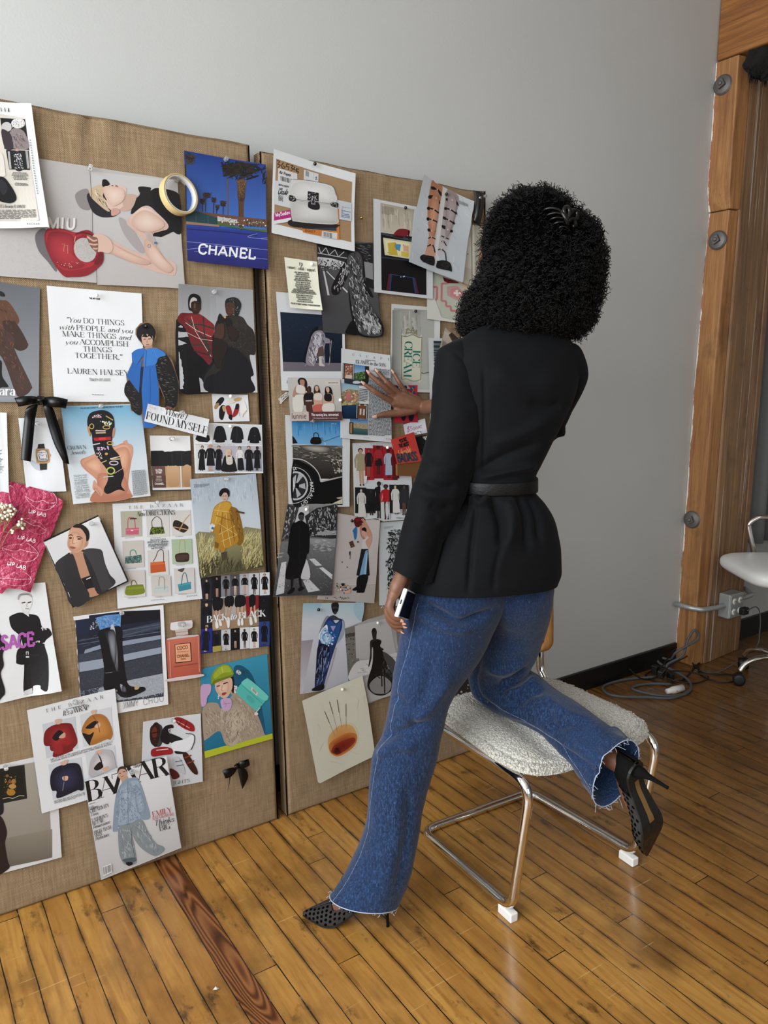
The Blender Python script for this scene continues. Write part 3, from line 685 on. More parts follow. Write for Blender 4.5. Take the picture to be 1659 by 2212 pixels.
sheet('fashion_poster', 'blue poster of tall palm trees over a court, at the top right of its board', 'poster', ZB, '65,180 757,303 777,1198 93,1122', '2d4fa8', '''
g 1d3a86 4a74c4 66,182 757,304 768,860 84,810
p 2a3a6a 66,182 110,195 90,240 68,250
h 2a2418/4a3c26 60,7,90,20,70 70,190 175,210 180,290 75,310
p 35302c 68,300 82,300 90,790 80,790
c 6e5236 9 438,420 442,600 440,800
s 5a3f2a 525,440 590,440 585,560 575,640 572,830 535,840 530,640 525,560
q 6e5036 3a2a22 520,430 600,440 590,480 580,600 530,600 518,470
h 8a6a48/3c2c20 16,4,160,60,30 525,440 590,440 580,600 530,600
h 1c1a18/332a20/0f0f10 120,11,260,95,75 380,270 520,265 725,340 690,430 640,400 600,440 520,440 400,410
h 1a1814/2c241c 90,10,160,20,40 430,260 720,300 735,370 560,360
h 1a1814/2c241c 90,10,160,160,40 365,300 560,280 560,380 400,410
h 241e18 50,7,50,120,60 715,330 765,310 768,490 730,470
e 3a2c20 250,560 24,18
h 2a2018/4a3826 34,5,80,60,170 220,540 305,540 300,590 225,590
h 2a2018/4a3826 34,5,80,60,170 200,590 245,590 240,640 200,640
h 2a2018/4a3826 34,5,80,60,170 298,575 345,575 340,630 300,630
h 2a2018/4a3826 34,5,80,60,170 325,640 370,640 365,690 330,690
h 2a2018/4a3826 34,5,80,60,170 370,608 430,608 425,665 375,665
l 3c2e24 6 252,570 248,700
l 3c2e24 6 320,600 315,725
l 3c2e24 5 345,665 342,730
l 3c2e24 6 400,640 398,760
l 3c2e24 5 222,620 224,700
p 6c4c3c 84,700 90,690 770,770 770,830 350,810 84,800
p c4c2c0 350,740 420,755 520,770 520,800 350,780
n e8e6e2/8a6a52/5a7a4a 9,160 350,740 760,790 765,840 352,800
h 3c3428/574630 22,6,60,85,25 580,760 765,770 765,850 590,830
p 4a6a34 350,790 560,840 770,858 770,880 560,850 350,815
p 23484e 80,690 170,700 350,755 350,815 82,785
l 46666a 5 165,700 168,790
l 46666a 5 270,735 272,805
p 9c7c6e 82,785 368,815 368,832 84,810
g 2b3a90 23246a 84,825 770,882 777,1197 93,1121
l 1e2458 8 90,850 480,880 690,905
l 8d96cc 4 90,958 420,990 775,1030
l 8d96cc 4 90,1025 330,995 450,1010
l 7c86c0 4 150,1040 770,1110
c 8d96cc 4 690,890 610,912 640,925 775,940
c 8d96cc 3 775,925 720,930 775,940
T f2f3f6 S 82 182,1058 668,1108 CHANEL
''', lv=2, tilt=.004, curl=.004, lift=(0, .004, .004, 0))
sheet('quote_page', 'white page with a black serif quotation, left of the blue bow cutout', 'page', ZC, '415,155 1265,225 1290,1197 480,1193', 'edeff1', '''
t 1c1c1e S 15 800,274 895,281 THE ART ISSUE
t 1a1a1c i 46 583,482 720,488 “You
t 1a1a1c d 46 745,490 1112,512 DO THINGS
t 1a1a1c i 42 525,545 662,550 with
t 1a1a1c d 46 682,552 940,566 PEOPLE
t 1a1a1c i 42 960,568 1184,582 and you
t 1a1a1c d 46 555,606 1038,632 MAKE THINGS
t 1a1a1c i 42 1058,636 1166,642 and
t 1a1a1c i 42 580,680 690,680 you
t 1a1a1c d 46 712,680 1145,700 ACCOMPLISH
t 1a1a1c d 46 740,744 1000,752 THINGS
t 1a1a1c d 46 668,800 1095,818 TOGETHER.”
t 1a1a1c d 46 600,940 1150,960 LAUREN HALSEY
t 3a3a3c d 13 796,994 985,998 Photograph by ANDY JACKSON
t 3a3a3c d 13 800,1008 985,1012 Styling by TASHA SIMMONS
b 5a5a5c 1 818,1126 980,1130 980,1138 818,1134
''', lv=0)
sheet('magazine_page', 'grey page with a striding figure in a brown snakeskin suit, left of the quotation page', 'page', ZC, '-100,108 357,176 342,1200 -100,1197', '74777c', '''
g 63666b 8d9196 -100,110 356,177 342,1199 -100,1196
s 1b1a1d -20,200 30,215 45,250 10,250 -20,230
s 5d3d2b -60,300 20,285 60,290 100,330 165,440 165,490 130,540 250,675 210,690 120,650 40,560 -60,560
s 3c2820 20,480 90,470 150,500 245,670 215,730 140,725 70,620
s 46302a -60,560 60,560 130,640 130,730 270,1030 275,1080 230,1130 150,1140 60,900 0,780 -60,760
h 7a5238/5a3a28/332119 40,5,220,70,40 -60,320 60,300 160,450 130,560 130,740 260,1060 170,1130 0,760 -60,600
s 141316 -60,850 10,830 15,960 70,1050 60,1065 20,1065 -60,1060
g 9a9da2 8d9095 -100,1150 342,1150 342,1199 -100,1196
t f0f0f2 D 88 -8,1135 135,1138 ara
''', lv=0)
sheet('paper_cutout', 'cut-out of a dark haired model in a giant blue bow collar', 'cutout', ZC, '1120,485 1600,485 1600,1430 1120,1430', '8c6a4c', '''
s 17141a 1225,600 1235,530 1300,490 1350,500 1392,560 1385,620 1360,660 1275,660 1240,630
h 2c2630/0c0a0e 40,5,120,80,60 1225,600 1240,520 1300,485 1390,560 1380,640 1280,650
s d2ad98 1268,610 1290,590 1362,600 1365,660 1345,705 1325,720 1295,700 1272,655
p b08c78 1300,690 1362,690 1365,735 1300,735
p 1a1618 1268,615 1300,570 1320,610 1330,580 1362,600 1368,640 1340,605 1310,618 1285,612
l 2a2226 6 1285,632 1305,634
l 2a2226 6 1325,632 1350,630
l 8a4a44 6 1308,682 1335,681
c a87e6a 4 1318,640 1314,662 1322,664
s 161415 1395,720 1480,760 1540,860 1590,1010 1592,1130 1565,1240 1480,1250 1475,1170 1430,1050 1400,960 1360,880
h 6a665e/3a3634/8a857a 26,3,190,12,14 1395,730 1480,770 1585,1010 1590,1130 1560,1240 1480,1240 1440,1060 1370,880
s 1a1718 1140,1010 1250,1000 1265,1300 1180,1270 1165,1200 1110,1110
h 6a665e/3a3634 22,3,80,8,10 1140,1010 1250,1010 1262,1290 1180,1265 1118,1110
p 16284e 1250,880 1300,880 1300,1100 1240,1050
s 2f6fc0 1185,755 1240,720 1305,725 1310,760 1270,800 1210,865 1185,820
s 3b7fce 1305,730 1370,712 1430,725 1485,775 1420,800 1390,860 1300,895 1285,830
p 2a66b4 1190,830 1215,862 1275,815 1255,920 1242,1115 1130,965 1150,920
p 2d6bbb 1285,880 1390,860 1418,1060 1420,1390 1360,1425 1285,1425 1265,1100
l 1f569e 6 1290,760 1225,860
l 1f569e 5 1340,900 1345,1100 1330,1380
l 1f569e 5 1310,735 1300,890
l 5a98dc 5 1380,730 1400,790
s 7a5040 1480,1240 1530,1240 1535,1265 1510,1285 1485,1270
''', lv=3, tilt=.004, curl=.0, edge='1215,540 1255,492 1300,480 1350,488 1400,560 1398,620 1370,660 1368,705 1440,715 1540,820 1598,1010 1598,1130 1568,1245 1535,1290 1480,1270 1475,1180 1425,1060 1422,1390 1370,1428 1280,1430 1262,1300 1170,1275 1160,1200 1112,1110 1135,1030 1128,965 1182,840 1178,755 1295,705 1240,640 1212,590')
sheet('fashion_poster', 'grey poster of two models in head wraps, one draped in red tartan', 'poster', ZD, '560,157 1310,215 1357,1236 578,1226', 'bdbfc3', '''
g 98999c d2d4d8 562,160 1308,216 1356,1234 580,1224
s 17161a 560,500 620,450 690,470 900,560 960,900 1010,1020 1060,1200 1040,1228 580,1224 545,900 545,560
s 0e0d10 560,540 640,520 700,700 860,960 780,1090 785,1228 580,1224 545,900
p b9bbbf 775,1085 800,1100 865,1230 790,1230
s 2b2724 940,560 1060,470 1200,480 1260,560 1325,640 1335,850 1280,870 1320,1050 1290,1090 1310,1232 870,1230 830,1080 940,900
s 16151a 1060,800 1130,780 1260,900 1320,1050 1290,1090 1310,1232 880,1230 840,1100 1000,1000
h 4a4440/3a3532/5c554e 14,3,420,70,50 950,560 1200,480 1260,560 1325,640 1330,840 1150,830 1050,780 960,800
s 6e2228 560,520 590,450 660,445 780,455 880,520 935,580 910,700 915,880 880,960 820,900 720,800 640,600
s 8a2a2e 640,480 780,460 900,540 930,600 900,690 760,640 660,560
l 2c3a30 14 650,500 760,600 920,860
l 2c3a30 14 640,560 800,560 930,600
l 2c3a30 12 700,760 900,760
l d8cfc4 5 640,540 760,620 900,680
l d8cfc4 5 700,480 740,620 900,880
l 2c3a30 12 820,480 830,640 890,900
l d8cfc4 4 660,640 780,700 915,720
l 3a2026 10 720,820 880,860
s 1a191c 670,400 665,310 690,262 740,255 790,290 798,380 785,420 700,425
s c9c4c0 680,370 690,310 720,290 755,310 740,360 700,400
s 3a2822 695,345 740,325 790,345 790,400 770,450 730,455 700,420
l 140f0e 6 708,350 732,348
l 140f0e 6 755,350 785,352
s 6a4a3c 725,352 740,352 742,395 725,395
l 7c4038 6 722,412 755,414
s 1a191b 1040,380 1050,310 1110,287 1165,300 1198,360 1180,440 1165,470 1130,460 1060,400
s 4a2e24 1045,370 1070,340 1120,345 1140,400 1125,450 1080,470 1050,440
c 2a1814 5 1060,375 1080,372
c 2a1814 5 1095,382 1125,380
l 743a36 6 1070,435 1092,440
n d8d8da 3,60 1080,300 1170,300 1190,440 1120,460
s 18171a 965,500 985,450 1010,470 1030,520 1020,560 970,540
s 18171a 1045,500 1085,500 1110,560 1080,600 1050,560
s 4a3028 950,580 1020,550 1030,640 1010,700 930,690
s 2c1e1a 1060,590 1110,580 1170,640 1140,720 1090,700
e c2a060 1038,485 12,12
s 241a18 920,700 1020,720 1060,780 1020,900 980,1000 920,900
''', lv=1, tilt=.005, lift=(.012, .004, 0, .006))
sheet('photo_card', 'small white card of black and red flat shoes', 'card', ZD, '905,1248 1265,1258 1277,1520 920,1528', 'e6e7ea', '''
s 16161a 985,1290 1020,1282 1030,1310 990,1360 950,1370 945,1340
s b08a5e 930,1370 955,1340 980,1345 960,1390 932,1398
s 17171b 985,1385 1010,1360 1040,1370 1035,1430 1010,1505 980,1490 975,1430
s c4a070 1010,1375 1038,1372 1035,1420 1018,1420
s a02a2c 1045,1375 1075,1362 1095,1390 1105,1440 1100,1470 1060,1450
s 151418 1075,1455 1108,1460 1100,1508 1072,1490
s a02a2c 1150,1360 1178,1350 1170,1430 1130,1475 1108,1465
s 17161a 1145,1355 1165,1345 1178,1370 1165,1400 1140,1400
s e8e2d6 1060,1315 1120,1300 1150,1320 1100,1345 1060,1338
s d2ac72 1130,1300 1170,1282 1205,1290 1180,1318 1135,1320
s eceae6 1205,1340 1230,1325 1252,1400 1225,1450 1190,1430
c c8a878 6 1252,1410 1220,1450 1212,1478
l 9a9a9a 3 1180,1430 1180,1470
''', lv=0)
sheet('photo_collage', 'white collage of black suit jackets over a row of models in tuxedos', 'page', ZD, '715,1532 1405,1556 1411,2035 736,2038', 'eef0f2', '''
g dcdee1 d2d4d8 905,1552 1400,1560 1402,1755 905,1750
p 17171c 740,1700 760,1650 880,1660 888,1705 862,1730 780,1725
s 15151a 945,1590 985,1565 1030,1590 1055,1700 1035,1710 1030,1730 945,1730 940,1705 920,1700
s 17171e 1115,1590 1155,1570 1205,1595 1222,1690 1205,1705 1200,1735 1112,1732 1108,1705 1090,1700
s 15151a 1290,1600 1330,1578 1370,1600 1395,1705 1375,1715 1370,1738 1288,1736 1282,1712 1262,1708
l 3a3a44 3 1155,1575 1160,1640 1150,1730
l 3a3a44 3 1330,1582 1335,1650 1328,1735
l d8d8d8 3 1330,1665 1336,1665
g c2b8c2 aab4c4 745,1762 1395,1766 1400,2018 750,2018
g e2e4e6 d8dadc 745,1762 860,1763 862,2018 750,2018
g b8bcc2 c8ccd2 1150,1764 1230,1765 1232,2018 1150,2018
g dcd6d2 cfcac6 1010,1900 1150,1900 1150,2018 1010,2018
m d8b49c 18161a 151519 151519 .97 1.0 810,1762 800,2012
m caa088 b89a6a 15151a 17171c .80 1.2 890,1750 890,2015
m d0a890 16161a 15151a 15151a .97 .95 975,1762 970,2010
s 141418 1005,1960 1030,1870 1070,1850 1120,1880 1148,1980 1140,2018 1008,2018
s d8cfc8 1050,1860 1100,1855 1110,1940 1055,1945
s d8b090 1050,1820 1075,1800 1098,1820 1090,1860 1062,1862
s d8c49c 1040,1830 1070,1795 1100,1815 1090,1825 1065,1820 1055,1900
l 141418 10 1062,1868 1090,1866
m c8a088 1a161a e2e0de 15151a .97 1.0 1182,1770 1190,2012
m d8b098 4a2e22 141418 15151a .97 1.05 1270,1765 1275,2016
m 4a3228 141214 18181e 18181e .9 .95 1355,1770 1350,2010
b 9a9a9c 1 740,1748 1300,1756 1300,1762 740,1754
b 8a8a8c 1 930,2024 1220,2024 1220,2032 930,2032
''', lv=1)
sheet('paper_strip', 'torn white strip of headline lettering, tilted, at the hem of the blue bow cutout', 'paper strip', ZD, '270,1345 882,1500 850,1682 232,1520', 'e9ebee', '''
t 1c1c20 i 62 440,1450 650,1508 Where I
t 18181a d 74 248,1495 850,1648 FOUND MYSELF
h c9ccd2/d8dbe0 30,2,120,84,8 275,1352 540,1418 520,1440 265,1400
''', lv=4, tilt=.003, wob=.003, edge='270,1345 450,1388 445,1402 505,1412 882,1500 850,1682 232,1520')
sheet('photo_print', 'torn advert of beige foundation bottles with black caps', 'page', ZD, '288,1662 690,1665 705,2203 316,2213', 'e8e9ea', '''
p 17171b 298,1815 430,1812 438,1825 500,1818 600,1815 698,1812 700,1965 302,1968
l 3c3c40 3 510,1820 515,1968
l 3c3c40 3 605,1820 608,1968
p efeff0 290,1664 690,1667 694,1810 640,1818 560,1812 500,1822 430,1820 420,1812 296,1815
p 6a4d44 305,1968 440,1968 448,2180 320,2182
p 57403a 308,2060 445,2060 448,2170 318,2172
p c29a74 440,1968 510,1962 585,1968 590,2180 450,2180
q d2ac86 b48a64 460,1975 500,1970 570,1975 575,2150 470,2155
p b88f6a 600,1968 698,1962 702,2175 605,2180
q cba27c a67c58 620,1975 690,1970 692,2150 625,2155
g e2e2e4 d4d4d8 310,2182 703,2176 704,2196 314,2205
p 131316 314,2205 704,2196 705,2203 316,2213
T e8e0da S 22 345,2016 410,2018 ULTRA
T e8e0da S 18 350,2038 405,2040 LE TEINT
T f4f0ee S 19 336,2152 428,2150 CHANEL
B c8bcb4 4 345,2060 410,2060 410,2120 345,2120
''', lv=0)
sheet('magazine_page', 'sky blue page with a bare back and long hair covered in jewelled clips', 'page', ZE, '640,185 1470,158 1580,1127 765,1215', 'd6dde2', '''
g 6faed0 d2dde4 642,188 1478,166 1540,700 702,760
g d2dde4 e0e4e7 702,760 1540,700 1578,1124 766,1212
t 26303a S 14 845,212 1295,194 THE ART AND SCIENCE OF LOOKING AND FEELING YOUR BEST
s c98c72 850,745 920,715 1000,680 1100,600 1210,600 1290,570 1340,580 1390,640 1385,720 1345,1000 1360,1150 960,1190 1000,1060 1010,960 900,860 850,800
q dca98e b87a60 860,760 1000,690 1180,620 1300,590 1370,640 1340,900 1310,1140 1020,1170 1020,980 920,850
s b87a62 960,1190 1010,1060 1080,1130 1340,1100 1362,1148
y e8b698 c68e74 900,770 1010,720 1080,800 1060,900 960,860 890,810
y e6b294 c2886e 1190,660 1310,610 1360,680 1340,850 1280,880 1220,780
y d8a084 b87a60 1030,900 1180,900 1320,940 1320,1090 1180,1140 1050,1090
c a86a54 8 1200,700 1190,900 1160,1100
s d09a80 1290,560 1330,540 1340,570 1390,600 1395,680 1380,730 1365,640 1330,590
s d09a80 985,960 1020,1010 1080,1070 1060,1130 1010,1080 970,1050
c a26650 5 1000,1040 1030,1075 1055,1120
c a26650 5 985,1040 1000,1090
s 121014 925,300 960,250 1050,225 1130,235 1190,290 1205,380 1190,470 1175,600 1250,700 1270,790 1300,900 1270,1010 1310,1075 1240,1060 1130,1105 1088,1060 1130,960 1120,850 1010,700 975,580 965,480 930,420 918,360
s c08468 918,410 935,400 955,490 940,490
s c08468 1190,420 1210,420 1195,510 1180,500
p b0202a 985,515 1165,503 1168,540 990,548
p d83a40 1040,515 1110,510 1112,535 1042,540
n e88ab0/f2d0d8/ffffff 8,60 970,280 1080,265 1085,300 975,310
l c9a860 10 1115,285 1190,330
n 8ad0d0/f2e08a/ffffff 13,30 1055,340 1178,350 1175,385 1058,365
o d2b060 8 965,395 22,26
o d2b060 8 1120,405 36,18
l e0c8b8 12 1005,440 1112,442
l d8b8a0 12 1008,465 1112,462
l cfd4d8 10 960,592 1052,574
o d2b060 8 1155,572 28,16
n d8a0d0/b0b0e8/ffffff 12,40 1010,625 1140,605 1145,640 1012,650
n e0d8d0/fff6e8 9,50 1000,670 1050,665 1085,730 1040,745
l d2b070 9 1060,780 1120,755
l e8d0b0 9 1155,735 1270,710
l e8d0b0 9 1160,740 1260,738
o d0c0c8 11 1195,780 44,20
o b8c860 14 1162,862 40,34
l d8a0a0 6 1200,890 1300,830
l d8d8dc 8 1085,930 1190,918
e c9a050 1118,685 16,14
l d2b060 8 935,400 940,490
t 1e2226 d 38 706,640 908,630 CROWN
t 1e2226 i 40 738,692 894,682 Jewels
t 4a5056 s 17 772,925 912,915 HOLIDAY HAIR
t 4a5056 s 17 776,948 908,936 is a cinch with
t 4a5056 s 17 778,970 915,958 the resurgence
t 4a5056 s 17 782,992 914,980 of LUSTROUS
t 4a5056 s 17 780,1010 920,1000 ACCESSORIES.
t 4a5056 s 17 788,1032 925,1020 From jeweled
t 4a5056 s 17 780,1054 935,1040 CLIPS to elegant
t 4a5056 s 17 800,1074 935,1062 BOWS, these
t 4a5056 s 17 780,1094 945,1080 SPARKLY PIECES
t 4a5056 s 17 785,1114 940,1102 will take your hair
t 4a5056 s 17 790,1134 942,1120 to SHIMMERING
t 4a5056 s 17 795,1155 940,1142 NEW HEIGHTS.
b 6a6e72 26 1380,860 1525,850 1552,1112 1398,1125
''', lv=1)
sheet('magazine_clipping', 'white clipping of a square gold wristwatch, hanging behind the black ribbon tails', 'clipping', ZE, '190,308 600,303 692,1077 275,1087', 'e9ecf0', '''
s c3c8d2 300,740 420,800 440,860 360,840
p 23231f 400,582 462,578 472,632 390,632
p 2a2a25 410,775 492,770 488,850 418,855
l 4a4a42 3 436,585 440,632
s c79a6a 372,645 395,630 490,630 512,650 522,740 500,780 400,785 378,765
s 8a8078 385,655 400,642 485,642 500,660 508,740 490,765 405,768 388,750
q f4f4f2 e2e2e0 395,660 480,655 498,738 484,752 410,755 400,745
x 2a2c38 400,665 480,660 482,676 402,681
x 2a2c38 408,735 490,730 492,748 410,752
l 2a2c38 6 404,690 414,735
l 2a2c38 6 480,680 490,725
l 26409a 4 446,705 412,690
l 26409a 4 446,705 462,688
e d2a878 521,697 9,14
o a87c50 4 445,708 62,66
''', lv=0, wob=.003)
sheet('magazine_page', 'white edge of a text page, cut off by the left side of the photo', 'page', ZE, '-60,245 68,252 93,1240 -60,1240', 'e6e9ec', '''
t 2c2c30 i 24 -30,660 18,656 for
t 2c2c30 i 24 -30,692 12,690 the
t 2c2c30 i 24 -20,752 24,750 the
t 2c2c30 d 24 -20,774 16,772 NE
t 2c2c30 i 24 -30,802 12,800 are
t 2c2c30 i 24 -20,832 34,830 the
t 2c2c30 d 24 -30,860 34,858 ER,
t 2c2c30 i 24 -30,885 12,884 as
''', lv=1)
m_tissue = mat('crimson_tissue', 'ffffff', .38, spec=.6); n = NT(m_tissue); n.color(n.n('VertexColor', layer_name='print').outputs[0])
vz = n.n('TexVoronoi', {'Vector': n.obj(), 'Scale': 38.0}, feature='DISTANCE_TO_EDGE').outputs[0]
n.bump(n.math('ADD', n.math('MULTIPLY', n.noise(n.obj(), 26, 4, .6), 1.0), n.math('MULTIPLY', vz, .5)), 1.0, .012)
LIP = ['230,135 330,150 400,100 440,115 500,105 535,190 480,250 400,270 300,225', '195,345 280,350 340,380 380,390 437,468 370,500 280,470 215,400', '15,630 110,600 180,590 210,605 260,585 360,680 300,750 180,750 60,680', '-20,920 90,880 130,860 170,875 230,860 290,920 250,975 100,980 10,950', '80,40 130,60 145,120 140,180 85,180']
sheet('tissue_paper', 'crumpled crimson tissue paper printed with white outlined lips', 'tissue paper', ZF, '-60,-40 500,60 330,1050 -60,1050', 'a02c4e',
 '\n'.join('s e0a8b8 '+l+'\ns a02c4e '+' '.join('%g,%g' % (float(q.split(',')[0])*.965+.035*float(l.split()[0].split(',')[0])+4, float(q.split(',')[1])*.965+.035*(float(l.split()[3].split(',')[1]))+1.5) for q in l.split()) for l in LIP)+'''
c e0a8b8 4 232,138 330,190 400,175 450,200 535,190
c e0a8b8 4 200,350 300,410 360,420 436,468
c e0a8b8 4 18,632 130,660 190,645 250,660 358,682
c e0a8b8 4 -20,920 90,915 150,922 290,920
T f0d2da S 34 258,292 425,332 LIP LAB
T f0d2da S 34 158,540 326,580 LIP LAB
T f0d2da S 34 60,788 230,832 LIP LAB
''', lv=0, edge='-60,-40 80,-8 300,50 470,95 590,180 585,230 555,310 500,470 420,640 350,830 280,1050 180,1015 60,1005 10,1058 -60,1050', m=m_tissue, wob=.012, tilt=.012, cuts=(14, 18))
sheet('photo_card', 'tilted square photo of a woman with slicked back hair in a charcoal blazer', 'photo', ZF, '410,565 935,320 1228,950 688,1202', 'd8d8da', '''
p 141416 410,565 935,320 941,333 420,578
p 141416 955,372 965,368 1222,940 1210,948
p 141416 432,610 442,606 700,1180 688,1202
p 141416 688,1202 1222,952 1218,940 696,1184
g e2e2e4 c8c8cc 424,578 935,335 1205,945 700,1182
s 2f2e31 520,800 640,690 670,680 720,660 800,650 920,645 970,660 1000,780 1040,880 1080,990 700,1180 610,980
s 3a393c 800,660 960,650 990,760 1030,900 1060,995 960,1030 900,860
s b98b70 670,680 790,670 840,780 900,900 880,1010 800,1020 760,900 700,760
p 17161a 770,925 870,890 920,1010 830,1040
l e8e8ea 8 820,932 868,912
s b58468 820,1035 910,1010 955,1065 850,1100
s 2b2a2d 600,800 680,690 720,760 770,930 850,1100 700,1180
s 252427 790,680 850,760 900,880 960,1040 920,1060 850,880
s c99a7e 645,560 660,480 700,430 780,450 835,500 835,580 800,640 740,680 680,670 645,620
s d4a88c 650,560 665,490 720,470 760,520 740,600 700,660 660,620
y e0b89c bf8d70 660,540 690,480 750,490 790,560 770,640 700,670 655,620
s 16130f 695,430 740,405 800,420 845,470 850,540 825,575 815,510 770,450 710,440
s b58468 815,580 838,570 830,610 806,622
c 2a1c16 7 655,520 675,508 695,520
c 2a1c16 7 730,530 760,528 785,545
e 241814 672,540 15,7
e 241814 755,549 18,7
c a87860 5 700,530 690,590 715,592
s 9a5a50 660,625 690,620 722,632 695,645
''', lv=2, tilt=.007)
sheet('magazine_page', 'black and white page of a stern model with a handbag and purple lettering', 'page', ZF, '-60,1000 430,963 567,1972 -60,2118', 'e4e6e8', '''
s 141418 85,1310 100,1280 180,1250 250,1260 360,1285 400,1390 460,1400 490,1450 480,1470 420,1540 450,1690 440,1960 380,1965 370,1930 310,1940 300,1990 220,2000 225,1740 200,1500 110,1400
p d8d8d8 192,1180 268,1200 275,1290 215,1250
s e0dfde 170,1110 200,1080 270,1075 305,1110 300,1180 265,1240 215,1215 180,1160
s a8a6a6 165,1120 180,1080 230,1062 285,1070 305,1105 260,1085 200,1095 180,1130
l 5a5a5c 4 190,1080 280,1078
l 1c1c20 9 205,1160 240,1152
l 1c1c20 9 262,1158 298,1148
l 77757a 7 240,1212 275,1215
c a8a6a8 4 256,1160 252,1190 264,1192
s 121216 150,1700 165,1600 240,1580 340,1580 375,1650 350,1700 240,1740 160,1735
c 26262a 10 185,1600 195,1500 240,1480 290,1500 320,1590
p 1d1d22 150,1650 372,1640 375,1660 150,1680
r d8d8dc 243,1618 268,1660
r 141418 249,1625 262,1652
r d8d8dc 242,1662 273,1676
n e0e0e4 7,30 390,1390 440,1400 440,1420 400,1420
n e0e0e4 7,16 335,1520 375,1520 375,1535 340,1535
s 17171b -60,1450 0,1460 45,1560 20,1650 30,1750 0,1830 40,1980 20,2040 -60,2050
p c8cacc 225,1990 300,1960 300,2010 220,2030
t b25cb0 S 128 -72,1612 324,1562 RSACE
''', lv=0, tilt=.012, lift=(0, 0, .018, 0))
BAGS = [('p c8607a 210,585 330,578 328,640 212,642|c b84a68 7 230,585 235,500 265,490 290,500 298,580|l e8a0b0 5 212,600 328,596|e e8d8c8 268,603 12,6', 165, 430, 355, 662, 'b3b09a', 'b8b4a6'),
        ('p 4a5a2a 440,575 550,570 562,632 425,642|h 141810/8aa040 12,7,170,45,90 440,575 550,570 562,632 425,642|c 2c2c2a 6 450,575 448,520 490,480 530,510 538,570', 395, 430, 600, 662, 'd2cfcb', 'd8d4d0'),
        ('s 2c2018 635,570 660,510 770,570 740,620 700,615|c c49a6a 9 690,605 735,520 785,460|l c49a6a 8 640,572 765,595', 615, 425, 790, 650, 'd0ccc8', 'd6d2ce'),
        ('p 4a6a64 205,838 350,820 355,890 203,900|h a8c0b8/24403a/6a8a80 14,5,140,20,60 205,838 350,820 355,890 203,900|c 5a9a8c 9 250,828 255,785 290,780 308,820', 180, 695, 370, 935, 'cac4bc', 'd2ccc6'),
        ('p c05a2c 430,888 562,878 570,970 432,985|p d26c3a 432,888 560,880 564,905 432,915|c 3c2c26 6 455,882 480,840 500,790 530,775 548,800 550,890', 405, 780, 590, 1005, 'd4d0cc', 'd8d4d0'),
        ('s 3c2a26 655,820 700,805 770,808 775,870 740,885 670,885 655,860|b 5a4840 4 665,825 765,820 765,870 665,872|c b8a070 5 690,805 695,700 715,685 735,700 742,800', 620, 680, 800, 905, 'a8bc9c', 'b2c0a8'),
        ('s 7c8a2c 212,1110 240,1095 350,1085 368,1100 370,1165 215,1180|c 66742a 8 258,1095 265,1055 290,1050 312,1090|p 8c9a38 215,1115 365,1105 366,1122 216,1132', 185, 960, 380, 1198, 'd2ccc8', 'dad6d2'),
        ('p c2ccca 462,1100 585,1090 598,1150 458,1165|l a8b4b2 4 470,1120 590,1110|c 8a8a82 6 505,1098 510,1030 535,1018 555,1040 558,1130', 435, 1010, 610, 1190, 'ccc6be', 'd4cec8'),
        ('p 3f8a9c 675,1095 790,1068 795,1125 685,1148|p 4c9cae 672,1085 792,1060 794,1080 676,1105|c 2c6a7c 7 705,1090 720,1000 745,985 765,1070|s 4a4642 675,955 735,940 715,975 690,968', 640, 940, 820, 1165, 'd0cac6', 'd8d4d0')]
BAGSRC = '\n'.join('g %s %s %d,%d %d,%d %d,%d %d,%d\n' % (c1, c2, x0, y0+4, x1, y0-4, x1+6, y1-6, x0+8, y1) + b.replace('|', '\n') + '\nb 8a8a8c 1 %d,%d %d,%d %d,%d %d,%d' % (x0+40, y1+6, x1-30, y1-1, x1-30, y1+6, x0+40, y1+13) for b, x0, y0, x1, y1, c1, c2 in BAGS)
sheet('magazine_page', 'white page with nine colourful handbags in a grid, right of the charcoal blazer photo', 'page', ZG, '92,365 815,333 893,1212 135,1300', 'e6e8eb', BAGSRC+'''
t 26262a w 26 238,412 725,388 THE  BAZAAR
t 2a2a2e S 9 370,430 605,420 IN THE FASHION CLOSET Black Book Shop
t 1c1c20 i 42 312,478 385,474 New
t 1c1c20 d 42 398,472 655,462 DIRECTIONS
t 3a3a3e I 18 428,698 568,692 The ELONGATED
t 3a3a3e I 18 402,720 592,708 HORIZONTAL silhouette
t 3a3a3e I 18 412,738 585,728 gets a reboot with fresh
t 3a3a3e I 18 412,756 584,744 COLORS, PATTERNS,
t 3a3a3e I 18 438,772 560,766 and TEXTURES.
t 5a5a5e S 10 755,1196 845,1186 B A Z A A R
b 8a8a8c 1 435,1222 605,1210 605,1218 435,1230
l 2a1c18 10 250,500 310,497
''', lv=0)
